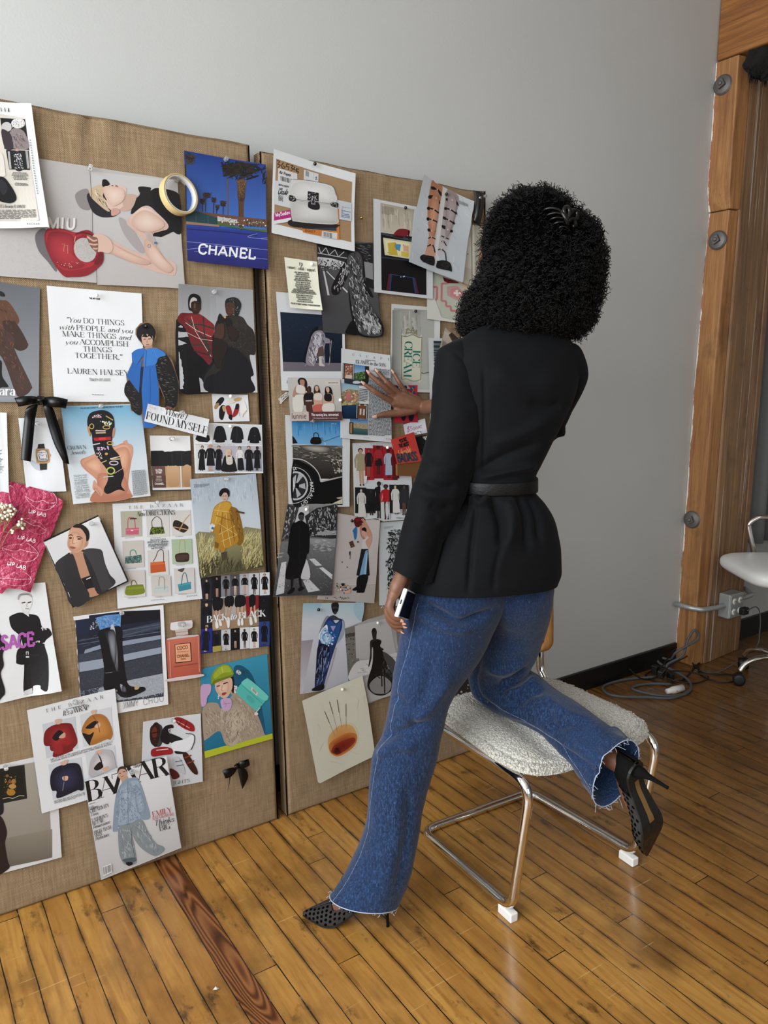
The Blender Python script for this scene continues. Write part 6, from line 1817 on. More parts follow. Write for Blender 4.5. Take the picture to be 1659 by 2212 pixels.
sheet('fashion_poster', 'page of a figure lifting a dark red handbag overhead while things spill out', 'page', ZM, '512,97 830,150 783,768 355,738', 'c4bcba', '''
g c9c1be c0b8b6 514,100 828,152 800,560 480,600
p b8b0ac 470,640 790,620 783,765 358,735
l d8d2ce 3 480,640 795,620
s 5a1418 636,150 660,128 715,130 720,160 690,195 650,200
s 7a1c22 645,140 700,132 700,150 655,165
s 2f6fa8 650,200 660,215 655,280 640,295 630,240 625,230
s c8907a 690,150 705,135 718,150 760,230 770,280 745,330 728,330 740,270 700,190
s b8806c 680,200 700,190 695,250 720,285 700,290 682,250
s 15110f 695,215 712,203 728,215 725,245 700,230
s d0a08c 695,230 720,235 735,262 715,275 698,262
p d4ccc8 700,300 745,275 760,330 735,370 690,362
s c89a86 725,300 765,270 768,300 745,355 725,330
p 1c1c22 690,365 740,365 748,560 705,575 650,560
p 7aa0c4 720,380 738,370 720,570 670,575 700,450
p 9cc0dc 728,400 738,390 722,560 705,572
s 121216 662,570 735,560 715,660 700,690 660,680 650,650
s 0d0d10 620,665 660,640 665,670 630,675
s 0d0d10 650,680 700,655 708,685 660,690
p 4a3024 598,315 625,302 640,345 612,358
h 8a6a4a 8,3,30,45,90 598,315 625,302 640,345 612,358
p 2a2a2e 598,385 610,382 608,410 600,412
l 3a3a3e 4 606,410 604,440
e 1a1a1e 665,312 6,6
e 2a2a2e 545,462 4,4
e 2a2a2e 583,500 5,4
n 2c2c34/4a6a8a/c8b060/8a4a3a/e8e4e0 9,60 500,620 610,640 610,700 500,690
p d8a890 560,680 610,665 605,690 565,698
p 1a1a1e 540,620 562,620 560,640 540,640
n 2a2a2e/6a8a4a 7,24 420,720 610,725 600,740 420,735
s 5a1c20 680,158 690,150 705,165 690,175
''', lv=1, tilt=.005)
sheet('art_print', 'white poster with a tall column of black inked marks, behind the left hand', 'poster', ZM, '822,168 1008,155 1065,795 820,783', 'd5dadc', '\n'.join('l 1c1c1a %d %d,%d %d,%d' % (rr.choice([3, 4, 6, 8]), (x := rr.randint(888, 1030)), (y := rr.randint(225, 690)), x+rr.randint(-22, 22), y+rr.choice([-5, 5, 26, 34, -8])) for k in range(260))+'\n'+'\n'.join('h 1c1c1a/2a2a28 26,7,26,%d,12 885,%d 1035,%d 1038,%d 888,%d' % (rr.choice([0, 85, 88]), 222+k*52, 222+k*52, 268+k*52, 268+k*52) for k in range(9))+'''
b 8a8c8c 3 858,198 930,192 930,212 860,216
''', lv=0, tilt=.004)
sheet('fashion_poster', 'pale blue poster of a figure in a glinting dark blue gown', 'poster', ZM, '255,770 712,765 598,1388 228,1446', 'c6c9d2', '''
g b2ccd6 d0d2da 256,772 712,767 690,925 245,930
g d0d2da b6b4bc 245,925 690,922 596,1385 230,1442
Q 9ac0d0 cfd2da 255,772 400,772 330,900 246,900
Q 9a9098 c4c2ca 240,1050 330,1040 250,1435 230,1440
s a8c4d0 640,770 710,768 690,900 640,850
s 1c1c20 468,780 490,766 518,768 524,800 510,840 490,850 475,830
s 34343a 480,800 518,800 510,840 495,855 485,840
p 15151a 475,812 522,812 518,832 480,832
s 3a3c46 408,900 450,872 485,860 520,880 560,900 565,960 540,900 440,900
s 8a8c98 420,880 450,872 400,950 375,1010 385,1030 372,1000
s 9aa4b4 548,900 565,930 560,1000 520,1060 490,1080 520,1010
s 1f3564 440,885 470,880 500,920 540,890 548,940 530,1000 500,1080 460,1200 430,1300 400,1400 370,1418 340,1410 345,1300 365,1180 370,1060 400,960
s 27508c 450,900 500,930 540,905 520,1000 480,1080 400,1060 390,1000
s e8f2fa 375,1000 430,930 440,980 420,1040 385,1050
s a8d0f0 400,1000 450,1020 470,1060 410,1080 390,1050
y ffffff 8fb4dc 380,1010 420,950 450,1000 440,1060 395,1070
y cfe8fa 3a70b0 395,1020 440,985 480,1040 430,1085
n 8ac4f0/e8f4ff/4a90d0 9,60 390,960 500,1000 470,1090 390,1080
s 10182c 370,1080 450,1100 430,1200 390,1300 350,1380 350,1250
h 4a6090/0a1020/8a9ac0 50,5,120,100,15 370,1080 470,1090 430,1300 380,1410 340,1400 350,1250
p a89cc8 460,940 500,940 480,980
c a8a8b4 8 500,1100 460,1250 410,1390
s 0c0e16 330,1400 400,1370 410,1400 380,1420 320,1420
''', lv=1, tilt=.005)
sheet('fashion_poster', 'torn sepia photo of a figure in a black sheer gown before a pale backdrop', 'page', ZM, '565,955 1100,800 1100,1400 600,1550', 'a9a8a6', '''
g 7c7a76 6a6864 566,960 660,930 680,1340 590,1350
p 4a4846 568,1000 650,985 655,1010 570,1030
n 5a5854/8a8884/3a3836 8,120 568,1000 655,960 670,1240 590,1250
g c2c1bf b4b3b1 642,940 900,880 960,1200 650,1180
g 9a9896 b0aeac 895,885 1000,855 1010,1130 960,1140
p 7a7876 950,960 1090,900 1090,1130 965,1140
s d0cfcd 590,1310 650,1210 740,1190 900,1150 1050,1130 1050,1250 900,1290 740,1300 620,1345
h e0dfdd/9a9896 50,4,80,15,30 600,1300 740,1200 1000,1150 1000,1250 700,1310
p b8b6b4 600,1360 1100,1230 1100,1400 605,1545
s 141413 768,975 780,957 798,960 806,985 800,1015 785,1025 770,1000
s 2a2624 772,985 800,985 800,1040 778,1040
s 2a2624 755,1060 775,1040 800,1035 840,1050 830,1090 855,1110 845,1120 810,1090 770,1100 765,1180 748,1240 742,1235 755,1150
s 121212 770,1060 830,1050 830,1100 850,1130 890,1250 935,1310 910,1420 840,1450 780,1440 735,1400 740,1330 770,1230 778,1120
h 3a3a3a/1c1c1c/5a5a5a 60,4,120,75,30 840,1130 930,1300 915,1400 850,1400
s 4a4a4a 850,1130 940,1200 930,1300 880,1220
o 1a1a1a 8 828,1370 92,84
s 8a8886 750,1370 830,1310 910,1360 890,1430 830,1445 770,1430
l 161616 9 838,1230 842,1390
l 161616 9 858,1230 862,1440
l 2a2624 7 790,1300 830,1330
''', lv=2, tilt=.005, edge='565,955 590,948 620,938 660,920 700,908 740,890 790,878 840,862 870,850 950,835 1100,800 1100,1400 910,1452 740,1515 600,1550 592,1340 580,1180')
sheet('art_print', 'cream page of a red and orange fruit stuck with four thin needles', 'poster', ZM, '247,1497 697,1310 788,1902 378,2108', 'd5d2c0', '''
h dedbcb/c6c2ae 90,4,40,60,60 260,1500 690,1330 770,1890 390,2090
y d6a668 d5cdb6 430,1835 436,1760 498,1686 570,1655 634,1676 664,1740 658,1812 622,1864 560,1905 500,1930 450,1895
y cf8a48 d6a86c 440,1830 446,1765 500,1700 570,1672 625,1690 652,1745 645,1810 600,1860 520,1910 460,1880
y 8a2a18 c47a3c 448,1860 455,1810 520,1765 590,1735 650,1745 650,1805 605,1862 520,1908 470,1895
y 6e1a12 8f3019 462,1870 490,1825 560,1790 630,1770 640,1800 590,1852 520,1895 480,1890
y 3c0c0a 70190f 478,1875 495,1845 530,1845 535,1880 505,1897
n 2a0c08 9,10 490,1850 515,1850 515,1875 490,1875
l 3a3630 4 415,1575 450,1660
l 8a8474 2 450,1660 492,1760
l 3a3630 4 453,1505 478,1595
l 8a8474 2 478,1595 510,1725
l 3a3630 4 510,1490 524,1585
l 8a8474 2 524,1585 545,1700
l 3a3630 4 575,1520 575,1612
l 8a8474 2 575,1612 576,1690
''', lv=4, tilt=.006, wob=.002, edge='247,1497 697,1310 740,1545 745,1590 788,1902 700,1945 378,2108 360,2100')
sheet('photo_print', 'small dark photo low on the right board, glimpsed between the legs', 'photo', (0, 0, 1), '948,1428 1028,1408 1032,1492 955,1518', '6a6866', '''
p 8a8684 950,1430 1026,1411 1028,1450 952,1470
p 2c2a2a 952,1475 1028,1455 1030,1488 956,1514
n b8b4b0/1a1a1a/5a4a48 4,60 950,1432 1025,1414 1028,1485 956,1512
''', lv=0, wob=0, tilt=.002)
for k, u, v, w in [('black', 669, 360, 'at the top of the clasp bag page'), ('white', 661, 573, 'in the cream list card'), ('gold', 773, 474, 'stuck in bare burlap right of the clasp bag page'), ('black', 868, 452, 'above the red sandal'),
                   ('black', 949, 425, 'between the laced legs'), ('black', 890, 675, 'above the green sign lettering'), ('pearl', 985, 733, 'in the beige cut-out by the shoulder'), ('white', 726, 866, 'beside the four women in bras'),
                   ('clear', 666, 909, 'at the top edge of the muscle car page'), ('white', 830, 966, 'over the runway figures in red'), ('white', 651, 1098, 'above the long dark coat photo'), ('black', 754, 1125, 'beside the lifted red handbag'),
                   ('black', 871, 1129, 'above the black inked marks'), ('black', 682, 1315, 'left of the gown in glinting blue'), ('pearl', 806, 1343, 'at the torn edge of the black sheer gown photo'), ('pearl', 729, 1485, 'above the needled fruit'),
                   ('clear', 892, 936, 'at the corner of the red boxed card set'), ('clear', 1037, 427, 'through the black strap')]:
    pin(k, u, v, w, .031 if any(q in w for q in ('boxed', 'cut-out', 'laced', 'cream list', 'fruit')) else .025 if any(q in w for q in ('four women', 'clasp bag page', 'dark coat', 'sheer gown')) and 'burlap' not in w else .016)
# ================================================================ ribbon bows, tape roll, strap, dried flowers
m_satin = mat('black_satin', '040406', .36, spec=.35)
def ribbon(b, ctr, w, ups=None):                      # strip along points; ctr: list of (point, half-width vector)
    vs = []
    for p, hv in ctr: vs += [p-hv, p+hv]
    b.add(vs, [(2*i, 2*i+1, 2*i+3, 2*i+2) for i in range(len(ctr)-1)])
def strip_px(b, rows, Z, n=6):                        # rows: left px, right px, lift off the board
    x0, y0, s = Z
    R = spline([(*a, *c, h) for a, c, h in rows], n)
    vs = []
    for r in R:
        l = on_board(x0+r[0]*s, y0+r[1]*s, r[4]); q = on_board(x0+r[2]*s, y0+r[3]*s, r[4]); m = (l+q)/2 + BN*(q-l).length*.08
        vs += [l, m, q]
    k = [(3*i+j, 3*i+j+1, 3*i+4+j, 3*i+3+j) for i in range(len(R)-1) for j in (0, 1)]
    b.add(vs, k)
def solid(o, t=.0008):
    md = o.modifiers.new('thickness', 'SOLIDIFY'); md.thickness = t; md.offset = 0; return o
bow = thing('ribbon_bow', on_board(80, 862, .02), 'large black satin ribbon bow with long tails, below the quotation page', 'bow')
b = MB(); strip_px(b, [((395, 85), (392, 155), .028), ((330, 75), (320, 165), .045), ((250, 78), (250, 175), .05), ((150, 95), (195, 188), .042)], ZE); strip_px(b, [((150, 95), (195, 188), .042), ((240, 90), (240, 180), .03), ((395, 90), (392, 150), .022)], ZE)
solid(b.build('loop', m_satin, bow))
b = MB(); strip_px(b, [((460, 90), (465, 150), .028), ((540, 82), (540, 190), .045), ((620, 90), (625, 195), .05), ((715, 112), (692, 208), .042)], ZE); strip_px(b, [((715, 112), (692, 208), .042), ((600, 95), (600, 185), .03), ((460, 95), (465, 145), .022)], ZE)
solid(b.build('loop', m_satin, bow))
b = MB(); strip_px(b, [((395, 78), (465, 85), .03), ((392, 120), (472, 120), .042), ((402, 165), (465, 162), .028)], ZE); solid(b.build('knot', m_satin, bow), .003)
b = MB(); strip_px(b, [((345, 165), (400, 160), .03), ((275, 210), (395, 190), .034), ((255, 330), (370, 320), .026), ((235, 520), (350, 530), .03), ((222, 700), (330, 720), .03), ((220, 745), (322, 768), .03)], ZE); solid(b.build('tail', m_satin, bow))
b = MB(); strip_px(b, [((455, 160), (480, 158), .03), ((462, 210), (555, 200), .034), ((510, 400), (620, 380), .028), ((570, 580), (675, 560), .03), ((640, 720), (712, 700), .034), ((672, 780), (730, 795), .03)], ZE); solid(b.build('tail', m_satin, bow))
ZS = (430, 1600, .12658)
bow2 = thing('ribbon_bow', on_board(510, 1656, .015), 'tiny black satin bow alone on bare burlap, low on the left board', 'bow')
b = MB(); strip_px(b, [((600, 455), (640, 495), .018), ((560, 460), (590, 570), .026), ((480, 480), (530, 620), .03), ((395, 512), (448, 645), .026)], ZS); solid(b.build('loop', m_satin, bow2))
b = MB(); strip_px(b, [((640, 410), (665, 470), .018), ((690, 360), (720, 470), .026), ((770, 335), (800, 455), .03), ((845, 312), (865, 420), .026)], ZS); solid(b.build('loop', m_satin, bow2))
b = MB(); strip_px(b, [((600, 420), (650, 385), .02), ((610, 455), (680, 425), .028), ((630, 490), (690, 470), .018)], ZS); solid(b.build('knot', m_satin, bow2), .002)
b = MB(); strip_px(b, [((655, 460), (700, 455), .02), ((668, 520), (790, 480), .02), ((690, 640), (835, 620), .018), ((735, 815), (742, 822), .016)], ZS); solid(b.build('tail', m_satin, bow2))
b = MB(); strip_px(b, [((520, 610), (540, 605), .02), ((512, 700), (524, 700), .03), ((492, 870), (494, 872), .03)], ZS); solid(b.build('tail', m_satin, bow2))
# roll of masking tape hung on a pin
m_tape = mat('masking_tape', 'c4ae7c', .45); m_core = mat('tape_core', 'd2d2d0', .6)
tp = on_board(381, 424, .026); roll = thing('tape_roll', tp, 'gold roll of masking tape hung over the edge of the grey handbag spread', 'tape')
M = frame(tp, (BN+V(.25, 0, .12)).normalized(), V(0, 0, 1)); R1, R0, W = .0535, .0475, .024
b = MB(); n = 64
prof = [(R1, 0), (R1, W), (R0+.0012, W), (R0+.0012, 0)]
vs = [M @ V(r*cos(2*pi*j/n), r*sin(2*pi*j/n), h) for r, h in prof for j in range(n)]
b.add(vs, [(i*n+j, i*n+(j+1) % n, ((i+1) % 4)*n+(j+1) % n, ((i+1) % 4)*n+j) for i in range(4) for j in range(n)])
bevel(b.build('tape', m_tape, roll), .001)
b = MB(); prof = [(R0+.001, .0005), (R0+.001, W-.0005), (R0-.0015, W-.0005), (R0-.0015, .0005)]
vs = [M @ V(r*cos(2*pi*j/n), r*sin(2*pi*j/n), h) for r, h in prof for j in range(n)]
b.add(vs, [(i*n+j, i*n+(j+1) % n, ((i+1) % 4)*n+(j+1) % n, ((i+1) % 4)*n+j) for i in range(4) for j in range(n)]); b.build('core', m_core, roll)['label'] = 'pale cardboard core'
# black leather strap with a snap at the top right corner of the right board
m_leather = mat('black_leather', '0e0e10', .3)
st = thing('leather_strap', on_board(1036, 450, .01), 'black leather strap with a snap, at the top right corner of the right board', 'strap')
b = MB(); strip_px(b, [((1528, 385), (1612, 408), .012), ((1540, 440), (1612, 470), .018), ((1535, 560), (1590, 590), .02), ((1530, 620), (1575, 652), .016)], ZJ); solid(b.build('band', m_leather, st), .003)
b = MB(); strip_px(b, [((1560, 400), (1600, 410), .024), ((1555, 480), (1590, 500), .03), ((1545, 560), (1578, 580), .028), ((1528, 610), (1560, 640), .02)], ZJ); solid(b.build('band', m_leather, st), .003)
b = MB(); b.lathe([(.004, 0), (.006, .001), (.005, .003), (.002, .004)], frame(on_board(580+1580*.28933, 300+440*.28933, .032), BN), 16); b.build('snap', m_steel, st)
# dried baby's breath over the tissue paper
m_stem = mat('dried_stem', '8a7550', .8); m_flor = mat('dried_blossom', 'd8d2ba', .8)
fl = thing('dried_flowers', on_board(4, 1120, .02), 'sprig of dried white baby\'s breath over the crimson tissue paper', 'flowers')
bs = MB(); bf = MB(); x0, y0, s = ZF; q = lambda x, y, h: on_board(x0+x*s, y0+y*s, h)
root = q(-40, 720, .03)
rf = random.Random(11); tips = []
for (x, y) in [(20, 250), (60, 270), (90, 300), (120, 260), (30, 320), (55, 350), (100, 250), (0, 280), (75, 240), (10, 230), (130, 290), (170, 400), (205, 380), (210, 425), (190, 410), (105, 490), (45, 240), (110, 320), (0, 330), (25, 370)]:
    hub = q(90, 470, .035) if x > 150 else (q(30, 480, .035) if y > 450 or x > 70 else q(-10, 430, .035))
    tip = q(x, y, .035+rf.uniform(0, .02)); mid = (hub+tip)/2+V(rf.uniform(-.004, .004), -.004, 0)
    bs.tube([root, hub, mid, tip], [.0011, .0009, .0006, .0004], 5)
    for k in range(3):
        t2 = tip+V(rf.uniform(-.007, .007), rf.uniform(-.006, .004), rf.uniform(-.006, .007)); bs.tube([mid, (mid+t2)/2+V(0, -.001, 0), t2], .00035, 4); tips.append(t2)
bs.build('stems', m_stem, fl)
for k, t in enumerate(tips[:60]):
    b = MB(); r = rf.uniform(.0028, .0046)
    b.grid(lambda u, v: t+V(cos(2*pi*u)*sin(pi*v), sin(2*pi*u)*sin(pi*v), cos(pi*v))*r*(1+.3*sin(6*pi*u)*sin(pi*v)), 12, 6, True); b.build('blossom', m_flor, fl)
# ================================================================ cantilever chair
m_chrome = mat('chrome', 'e6e5e3', .05, 1.)
m_boucle = mat('boucle_wool', 'd6d2c8', .95, spec=.1, Sheen_Weight=.4); n = NT(m_boucle)
vb = n.n('TexVoronoi', {'Vector': n.obj(), 'Scale': 190.0}).outputs[0]
n.color(n.ramp(vb, [(.05, 'e2dfd6'), (.75, 'a8a398')])); n.bump(n.math('MULTIPLY', vb, -1.0), .9, .004)
m_glide = mat('white_glide', 'e4e3df', .45)
m_oak = wood('bent_beech', '8a5a2c', 'b07a40', 'c49050', (30, 30, 3), dirt=False)
m_cane = mat('woven_cane', 'c2974f', .6); n = NT(m_cane)
cw = n.n('TexChecker', {'Vector': n.obj((1, 1, 1)), 'Scale': 90.0}).outputs[1]
n.color(n.mix(cw, 'b5873f', '4a3218')); n.bump(cw, .5, .002)
chair = thing('cantilever_chair', (1.54, 1.32, 0), 'chrome cantilever chair with a white boucle seat under the kneeling leg', 'chair')
chair.rotation_euler = (0, 0, -.055)
Z0 = (0, 0, 0); r = .0132
def fillet(pts, rad, n=7):                            # rounded polyline
    P = [Vector(p) for p in pts]; out = [P[0]]
    for a, b, c in zip(P, P[1:], P[2:]):
        d1 = (a-b).normalized(); d2 = (c-b).normalized(); ang = d1.angle(d2); t = min(rad/math.tan(ang/2), (a-b).length*.49, (c-b).length*.49)
        p1, p2 = b+d1*t, b+d2*t
        for k in range(n+1): u = k/n; out.append(p1*(1-u)**2+b*2*u*(1-u)+p2*u*u)
    return out+[P[-1]]
hw, hb = .236, .234
pts = [(-hb, .46, .80), (-hb, .435, .47), (-hb-.002, .39, .418), (-hw, -.055, .425), (-hw, 0, .038), (-hw+.01, .452, .0135), (hw-.01, .452, .0135), (hw, 0, .038), (hw, -.055, .425), (hb+.002, .39, .418), (hb, .435, .47), (hb, .46, .80)]
MB().tube(fillet(pts, .055), r, 16).build('tube_frame', m_chrome, chair, loc=Z0)
for sx in (-1, 1):
    for y in (.02,): 
        b = MB(); x = sx*(hw-.003 if y < .1 else hw-.012)
        b.box((x-.013, y-.028, 0), (x+.013, y+.028, .027)); bevel(b.build('glide', m_glide, chair, False, loc=Z0), .004, 3)
# seat cushion
def seat_pt(a, rr, top):
    c, s_ = cos(a), sin(a); e = .42
    x = math.copysign(abs(c)**e, c); y = math.copysign(abs(s_)**e, s_)
    Y = .183+y*.242*rr; X = x*(.266-.022*(Y+.06)/.5)*rr
    zt = .474+.014*(1-(X/.27)**2)*(1-((Y-.18)/.26)**2)
    edge = (1-rr**7)**.5 if rr < 1 else 0
    front = max(0, (.03-Y)/.11); dz = -.024*front**2
    if top: dz -= .03*exp(-((X+.075+.03*(.3-Y)/.3)/.06)**2)*min(1, max(0, (.40-Y)/.06))*min(1, rr and (1.02-rr)/.25)  # pressed down by the shin
    return V(X, Y, zt-.03+(.03*edge if top else -.02*edge)+dz)
def seat():
    b = MB(); na, nr = 420, 120
    for top in (True, False):
        m = nr if top else 24; vs = []
        for j in range(m+1):
            rr = (j/m)**.8
            for i in range(na):
                p = seat_pt(2*pi*i/na, rr, top)
                if top:
                    q = p*1000; nz = noise.noise(q*.16)*.5+noise.noise(q*.34)*.5
                    pipe = exp(-((rr-.925)/.012)**2)*-.004
                    w = V(0, 0, 1) if rr < .9 else V(cos(2*pi*i/na)*.7, sin(2*pi*i/na)*.7, .7)
                    p = p + w*(nz*.0038+pipe)
                vs.append(p)
        b.add(vs, [(j*na+i, j*na+(i+1) % na, (j+1)*na+(i+1) % na, (j+1)*na+i) for j in range(m) for i in range(na)])
    return b.build('seat', m_boucle, chair, loc=Z0)
seat()
# small loose loops of the boucle yarn along the rim
b = MB(); rb = random.Random(2)
for k in range(900):
    a = rb.uniform(0, 2*pi); p = seat_pt(a, rb.uniform(.94, 1.0), True)+V(rb.uniform(-.002, .002), rb.uniform(-.002, .002), rb.uniform(-.004, .003)); d = V(cos(a), sin(a), rb.uniform(-.6, .9)).normalized(); t = d.orthogonal().normalized()
    b.tube([p-d*.002-t*.0025, p+d*.0015, p-d*.002+t*.0025], .0011, 4)
b.build('yarn_loops', m_boucle, chair, loc=Z0)
# backrest: bent wood frame with woven cane
bk = MB(); zz0, zz1 = .545, .81
oc = lambda w, z0, z1, k=.03, n=6: [V(sx*(w-k)+sx*k*cos(t), 0, zc+sz*k*sin(t)) for sx, sz, zc, rg in ((1, 1, z1-k, (0, 1)), (-1, 1, z1-k, (1, 0)), (-1, -1, z0+k, (0, 1)), (1, -1, z0+k, (1, 0))) for t in [pi/2*(rg[0]+(rg[1]-rg[0])*q/n) for q in range(n+1)]]
def bplace(p): return V(p.x, .452+.03*(p.x/.23)**2*-1+.06*(p.z-.55), p.z)
ring = [bplace(p) for p in oc(.252, zz0, zz1)]
vs = []
for p in ring:
    for k in range(8):
        a = 2*pi*k/8; c = V(0, .452, (zz0+zz1)/2); d = (p-c); d.y = 0; d.normalize(); vs.append(p+d*cos(a)*.02+V(0, sin(a)*.011, 0))
N = len(ring); bk.add(vs, [(i*8+k, i*8+(k+1) % 8, ((i+1) % N)*8+(k+1) % 8, ((i+1) % N)*8+k) for i in range(N) for k in range(8)])
back = bk.build('backrest_frame', m_oak, chair, loc=Z0)
MB().grid(lambda u, v: bplace(V((u-.5)*.47, 0, zz0+.012+v*(zz1-zz0-.024))), 24, 16).build('cane_panel', m_cane, back, loc=Z0)
for sx in (-1, 1):
    for z in (.60, .76): MB().lathe([(.005, 0), (.007, .002), (.004, .004)], frame((sx*hb, .438+.06*(z-.55), z), (0, -1, 0)), 10).build('screw', m_steel, chair, loc=Z0)
# ================================================================ the person, seen from behind
def D(u, v, d): return CAM+ray(u, v)*d                # point at camera depth d
def px(P):
    q = P-CAM; d = q.dot(FW); return CU+FPX*q.dot(RT)/d, CV-FPX*q.dot(UP)/d
person = thing('person', (1.3, 1.5, 0), 'person in a black belted blazer and jeans, kneeling with one knee on the chair', 'person')
def loft(rings, n=48, sub=7, e=2.25, caps=(True, True), lip=0., fold=(), wob=(0, 1)):
    # rings: (left point, right point, half thickness); a closed tube of superelliptic sections through them
    R = spline([(*a, *b, t) for a, b, t in rings], sub); M = len(R)
    A = [V(*r[:3]) for r in R]; B = [V(*r[3:6]) for r in R]; T = [r[6] for r in R]; C = [(a+b)/2 for a, b in zip(A, B)]
    vs = []
    for i in range(M):
        tn = (C[min(i+1, M-1)]-C[max(i-1, 0)]).normalized(); ax = (B[i]-A[i])/2; bx = ax.cross(tn).normalized()*T[i]
        if bx.dot(FW) > 0: bx = -bx                   # local back side faces the camera
        for k in range(n):
            a = 2*pi*k/n; c, s_ = cos(a), sin(a)
            c = math.copysign(abs(c)**(2/e), c); s_ = math.copysign(abs(s_)**(2/e), s_)
            vs.append(C[i]+ax*c+bx*s_)
    fs = [(i*n+k, i*n+(k+1) % n, (i+1)*n+(k+1) % n, (i+1)*n+k) for i in range(M-1) for k in range(n)]
    nrm = []
    for i in range(M):
        for k in range(n):
            u = vs[i*n+(k+1) % n]-vs[i*n+(k-1) % n]; w = vs[min(i+1, M-1)*n+k]-vs[max(i-1, 0)*n+k]; q = u.cross(w); q = q.normalized() if q.length else V(0, 0, 1)
            if q.dot(vs[i*n+k]-C[i]) < 0: q = -q
            nrm.append(q)
    fold = [([tuple(z) for z in spline(pl, 3)], am, w) for pl, am, w in fold]; fold = [(pl, am, w, min(z[0] for z in pl)-3*w, max(z[0] for z in pl)+3*w, min(z[1] for z in pl)-3*w, max(z[1] for z in pl)+3*w) for pl, am, w in fold]
    out = []
    for p, q in zip(vs, nrm):
        h = 0.
        if wob[0]: h += wob[0]*noise.noise(p*wob[1])+.5*wob[0]*noise.noise(p*wob[1]*2.3+V(3, 1, 2))
        if fold and q.dot(p-CAM) < 0.02:
            u, v = px(p)
            for pl, amp, w, bx0, bx1, by0, by1 in fold:
                if not (bx0 < u < bx1 and by0 < v < by1): continue
                best = 1e9; f = 1.
                for j in range(len(pl)-1):
                    x0, y0 = pl[j]; x1, y1 = pl[j+1]; dx, dy = x1-x0, y1-y0; t = max(0, min(1, ((u-x0)*dx+(v-y0)*dy)/(dx*dx+dy*dy)))
                    dd = math.hypot(u-x0-dx*t, v-y0-dy*t)
                    if dd < best: best = dd; s0 = (j+t)/(len(pl)-1); f = min(1, s0*5+.15, (1-s0)*5+.15)
                if best < 3*w: h += amp*2.7*f*exp(-(best/w)**2)
        out.append(p+q*h)
    vs = out
    if lip:                                           # turn the open last edge inwards
        base = (M-1)*n; c = C[-1]; tn = (C[-1]-C[-3]).normalized(); k0 = len(vs)
        for sc, back_ in ((.97, .0), (.955, lip)):
            vs += [c+(vs[base+k]-c)*sc-tn*back_ for k in range(n)]
        for q0, q1 in ((base, k0), (k0, k0+n)): fs += [(q0+k, q0+(k+1) % n, q1+(k+1) % n, q1+k) for k in range(n)]
    elif caps[1]: fs.append(tuple((M-1)*n+k for k in range(n)))
    if caps[0]: fs.append(tuple(range(n-1, -1, -1)))
    return vs, fs, (C, M, n)
Yp = at_y
def yr(uL, vL, yL, uR, vR, yR, t): return (Yp(uL, vL, yL), Yp(uR, vR, yR), t)
def dr(uL, vL, dL, uR, vR, dR, t): return (D(uL, vL, dL), D(uR, vR, dR), t)

# ---- blazer
m_blazer = mat('black_wool', '050609', .8, spec=.16, Sheen_Weight=.02, Sheen_Roughness=.5); n = NT(m_blazer)
n.bump(n.noise(n.obj(), 900, 2), .15, .0006)
torso = [yr(1050, 724, 1.53, 1165, 722, 1.46, .06), yr(986, 739, 1.545, 1215, 736, 1.435, .085), yr(966, 764, 1.55, 1240, 765, 1.42, .10), yr(962, 800, 1.55, 1246, 800, 1.42, .108), yr(962, 850, 1.55, 1236, 850, 1.42, .112), yr(966, 900, 1.55, 1214, 900, 1.425, .11),
         yr(972, 958, 1.55, 1188, 958, 1.43, .104), yr(978, 1005, 1.545, 1166, 1002, 1.44, .098), yr(984, 1036, 1.54, 1152, 1032, 1.445, .095), yr(982, 1060, 1.54, 1151, 1057, 1.445, .096), yr(962, 1095, 1.535, 1172, 1090, 1.44, .112),
         yr(938, 1140, 1.53, 1187, 1130, 1.435, .128), yr(912, 1195, 1.53, 1194, 1185, 1.43, .138), yr(898, 1240, 1.53, 1196, 1226, 1.43, .142), yr(890, 1277, 1.53, 1188, 1254, 1.43, .14)]
fT = [([(1030, 1088), (1018, 1180), (1012, 1282)], -.004, 5), ([(1062, 1075), (1082, 1130), (1083, 1180)], -.009, 9), ([(1090, 1075), (1105, 1115), (1095, 1180)], .006, 16), ([(1118, 1065), (1135, 1120), (1140, 1190)], -.006, 10), ([(1140, 1065), (1160, 1110), (1168, 1180)], -.005, 9),
      ([(1045, 790), (1047, 900), (1043, 1020)], -.0022, 4), ([(1000, 1062), (1005, 1090), (990, 1140)], -.006, 9), ([(1030, 1020), (1090, 985), (1170, 955)], -.004, 10), ([(1040, 1032), (1110, 1015), (1160, 1005)], .005, 8), ([(1060, 960), (1120, 940), (1195, 900)], .003, 14),
      ([(1140, 870), (1185, 880), (1215, 870)], -.004, 12), ([(1083, 1180), (1070, 1230), (1066, 1280)], -.002, 5), ([(1060, 800), (1130, 830), (1220, 825)], .002, 20), ([(1020, 1070), (1035, 1090), (1060, 1075)], .005, 8)]
b = MB(); vs, fs, _ = loft(torso, 230, 18, 2.3, (True, False), .02, fT, (.004, 8)); b.add(vs, fs)
slv = [yr(978, 738, 1.55, 1026, 746, 1.545, .03), yr(956, 752, 1.535, 1034, 772, 1.54, .05), yr(950, 790, 1.525, 1040, 815, 1.53, .058), yr(944, 845, 1.515, 1040, 865, 1.52, .062), yr(939, 910, 1.505, 1034, 930, 1.51, .06), yr(923, 990, 1.495, 1014, 1002, 1.505, .056),
       yr(901, 1055, 1.49, 998, 1062, 1.50, .055), yr(887, 1105, 1.49, 975, 1118, 1.50, .051), yr(872, 1165, 1.49, 942, 1180, 1.50, .046), yr(857, 1225, 1.49, 912, 1243, 1.50, .042), yr(854, 1234, 1.49, 900, 1254, 1.50, .041)]
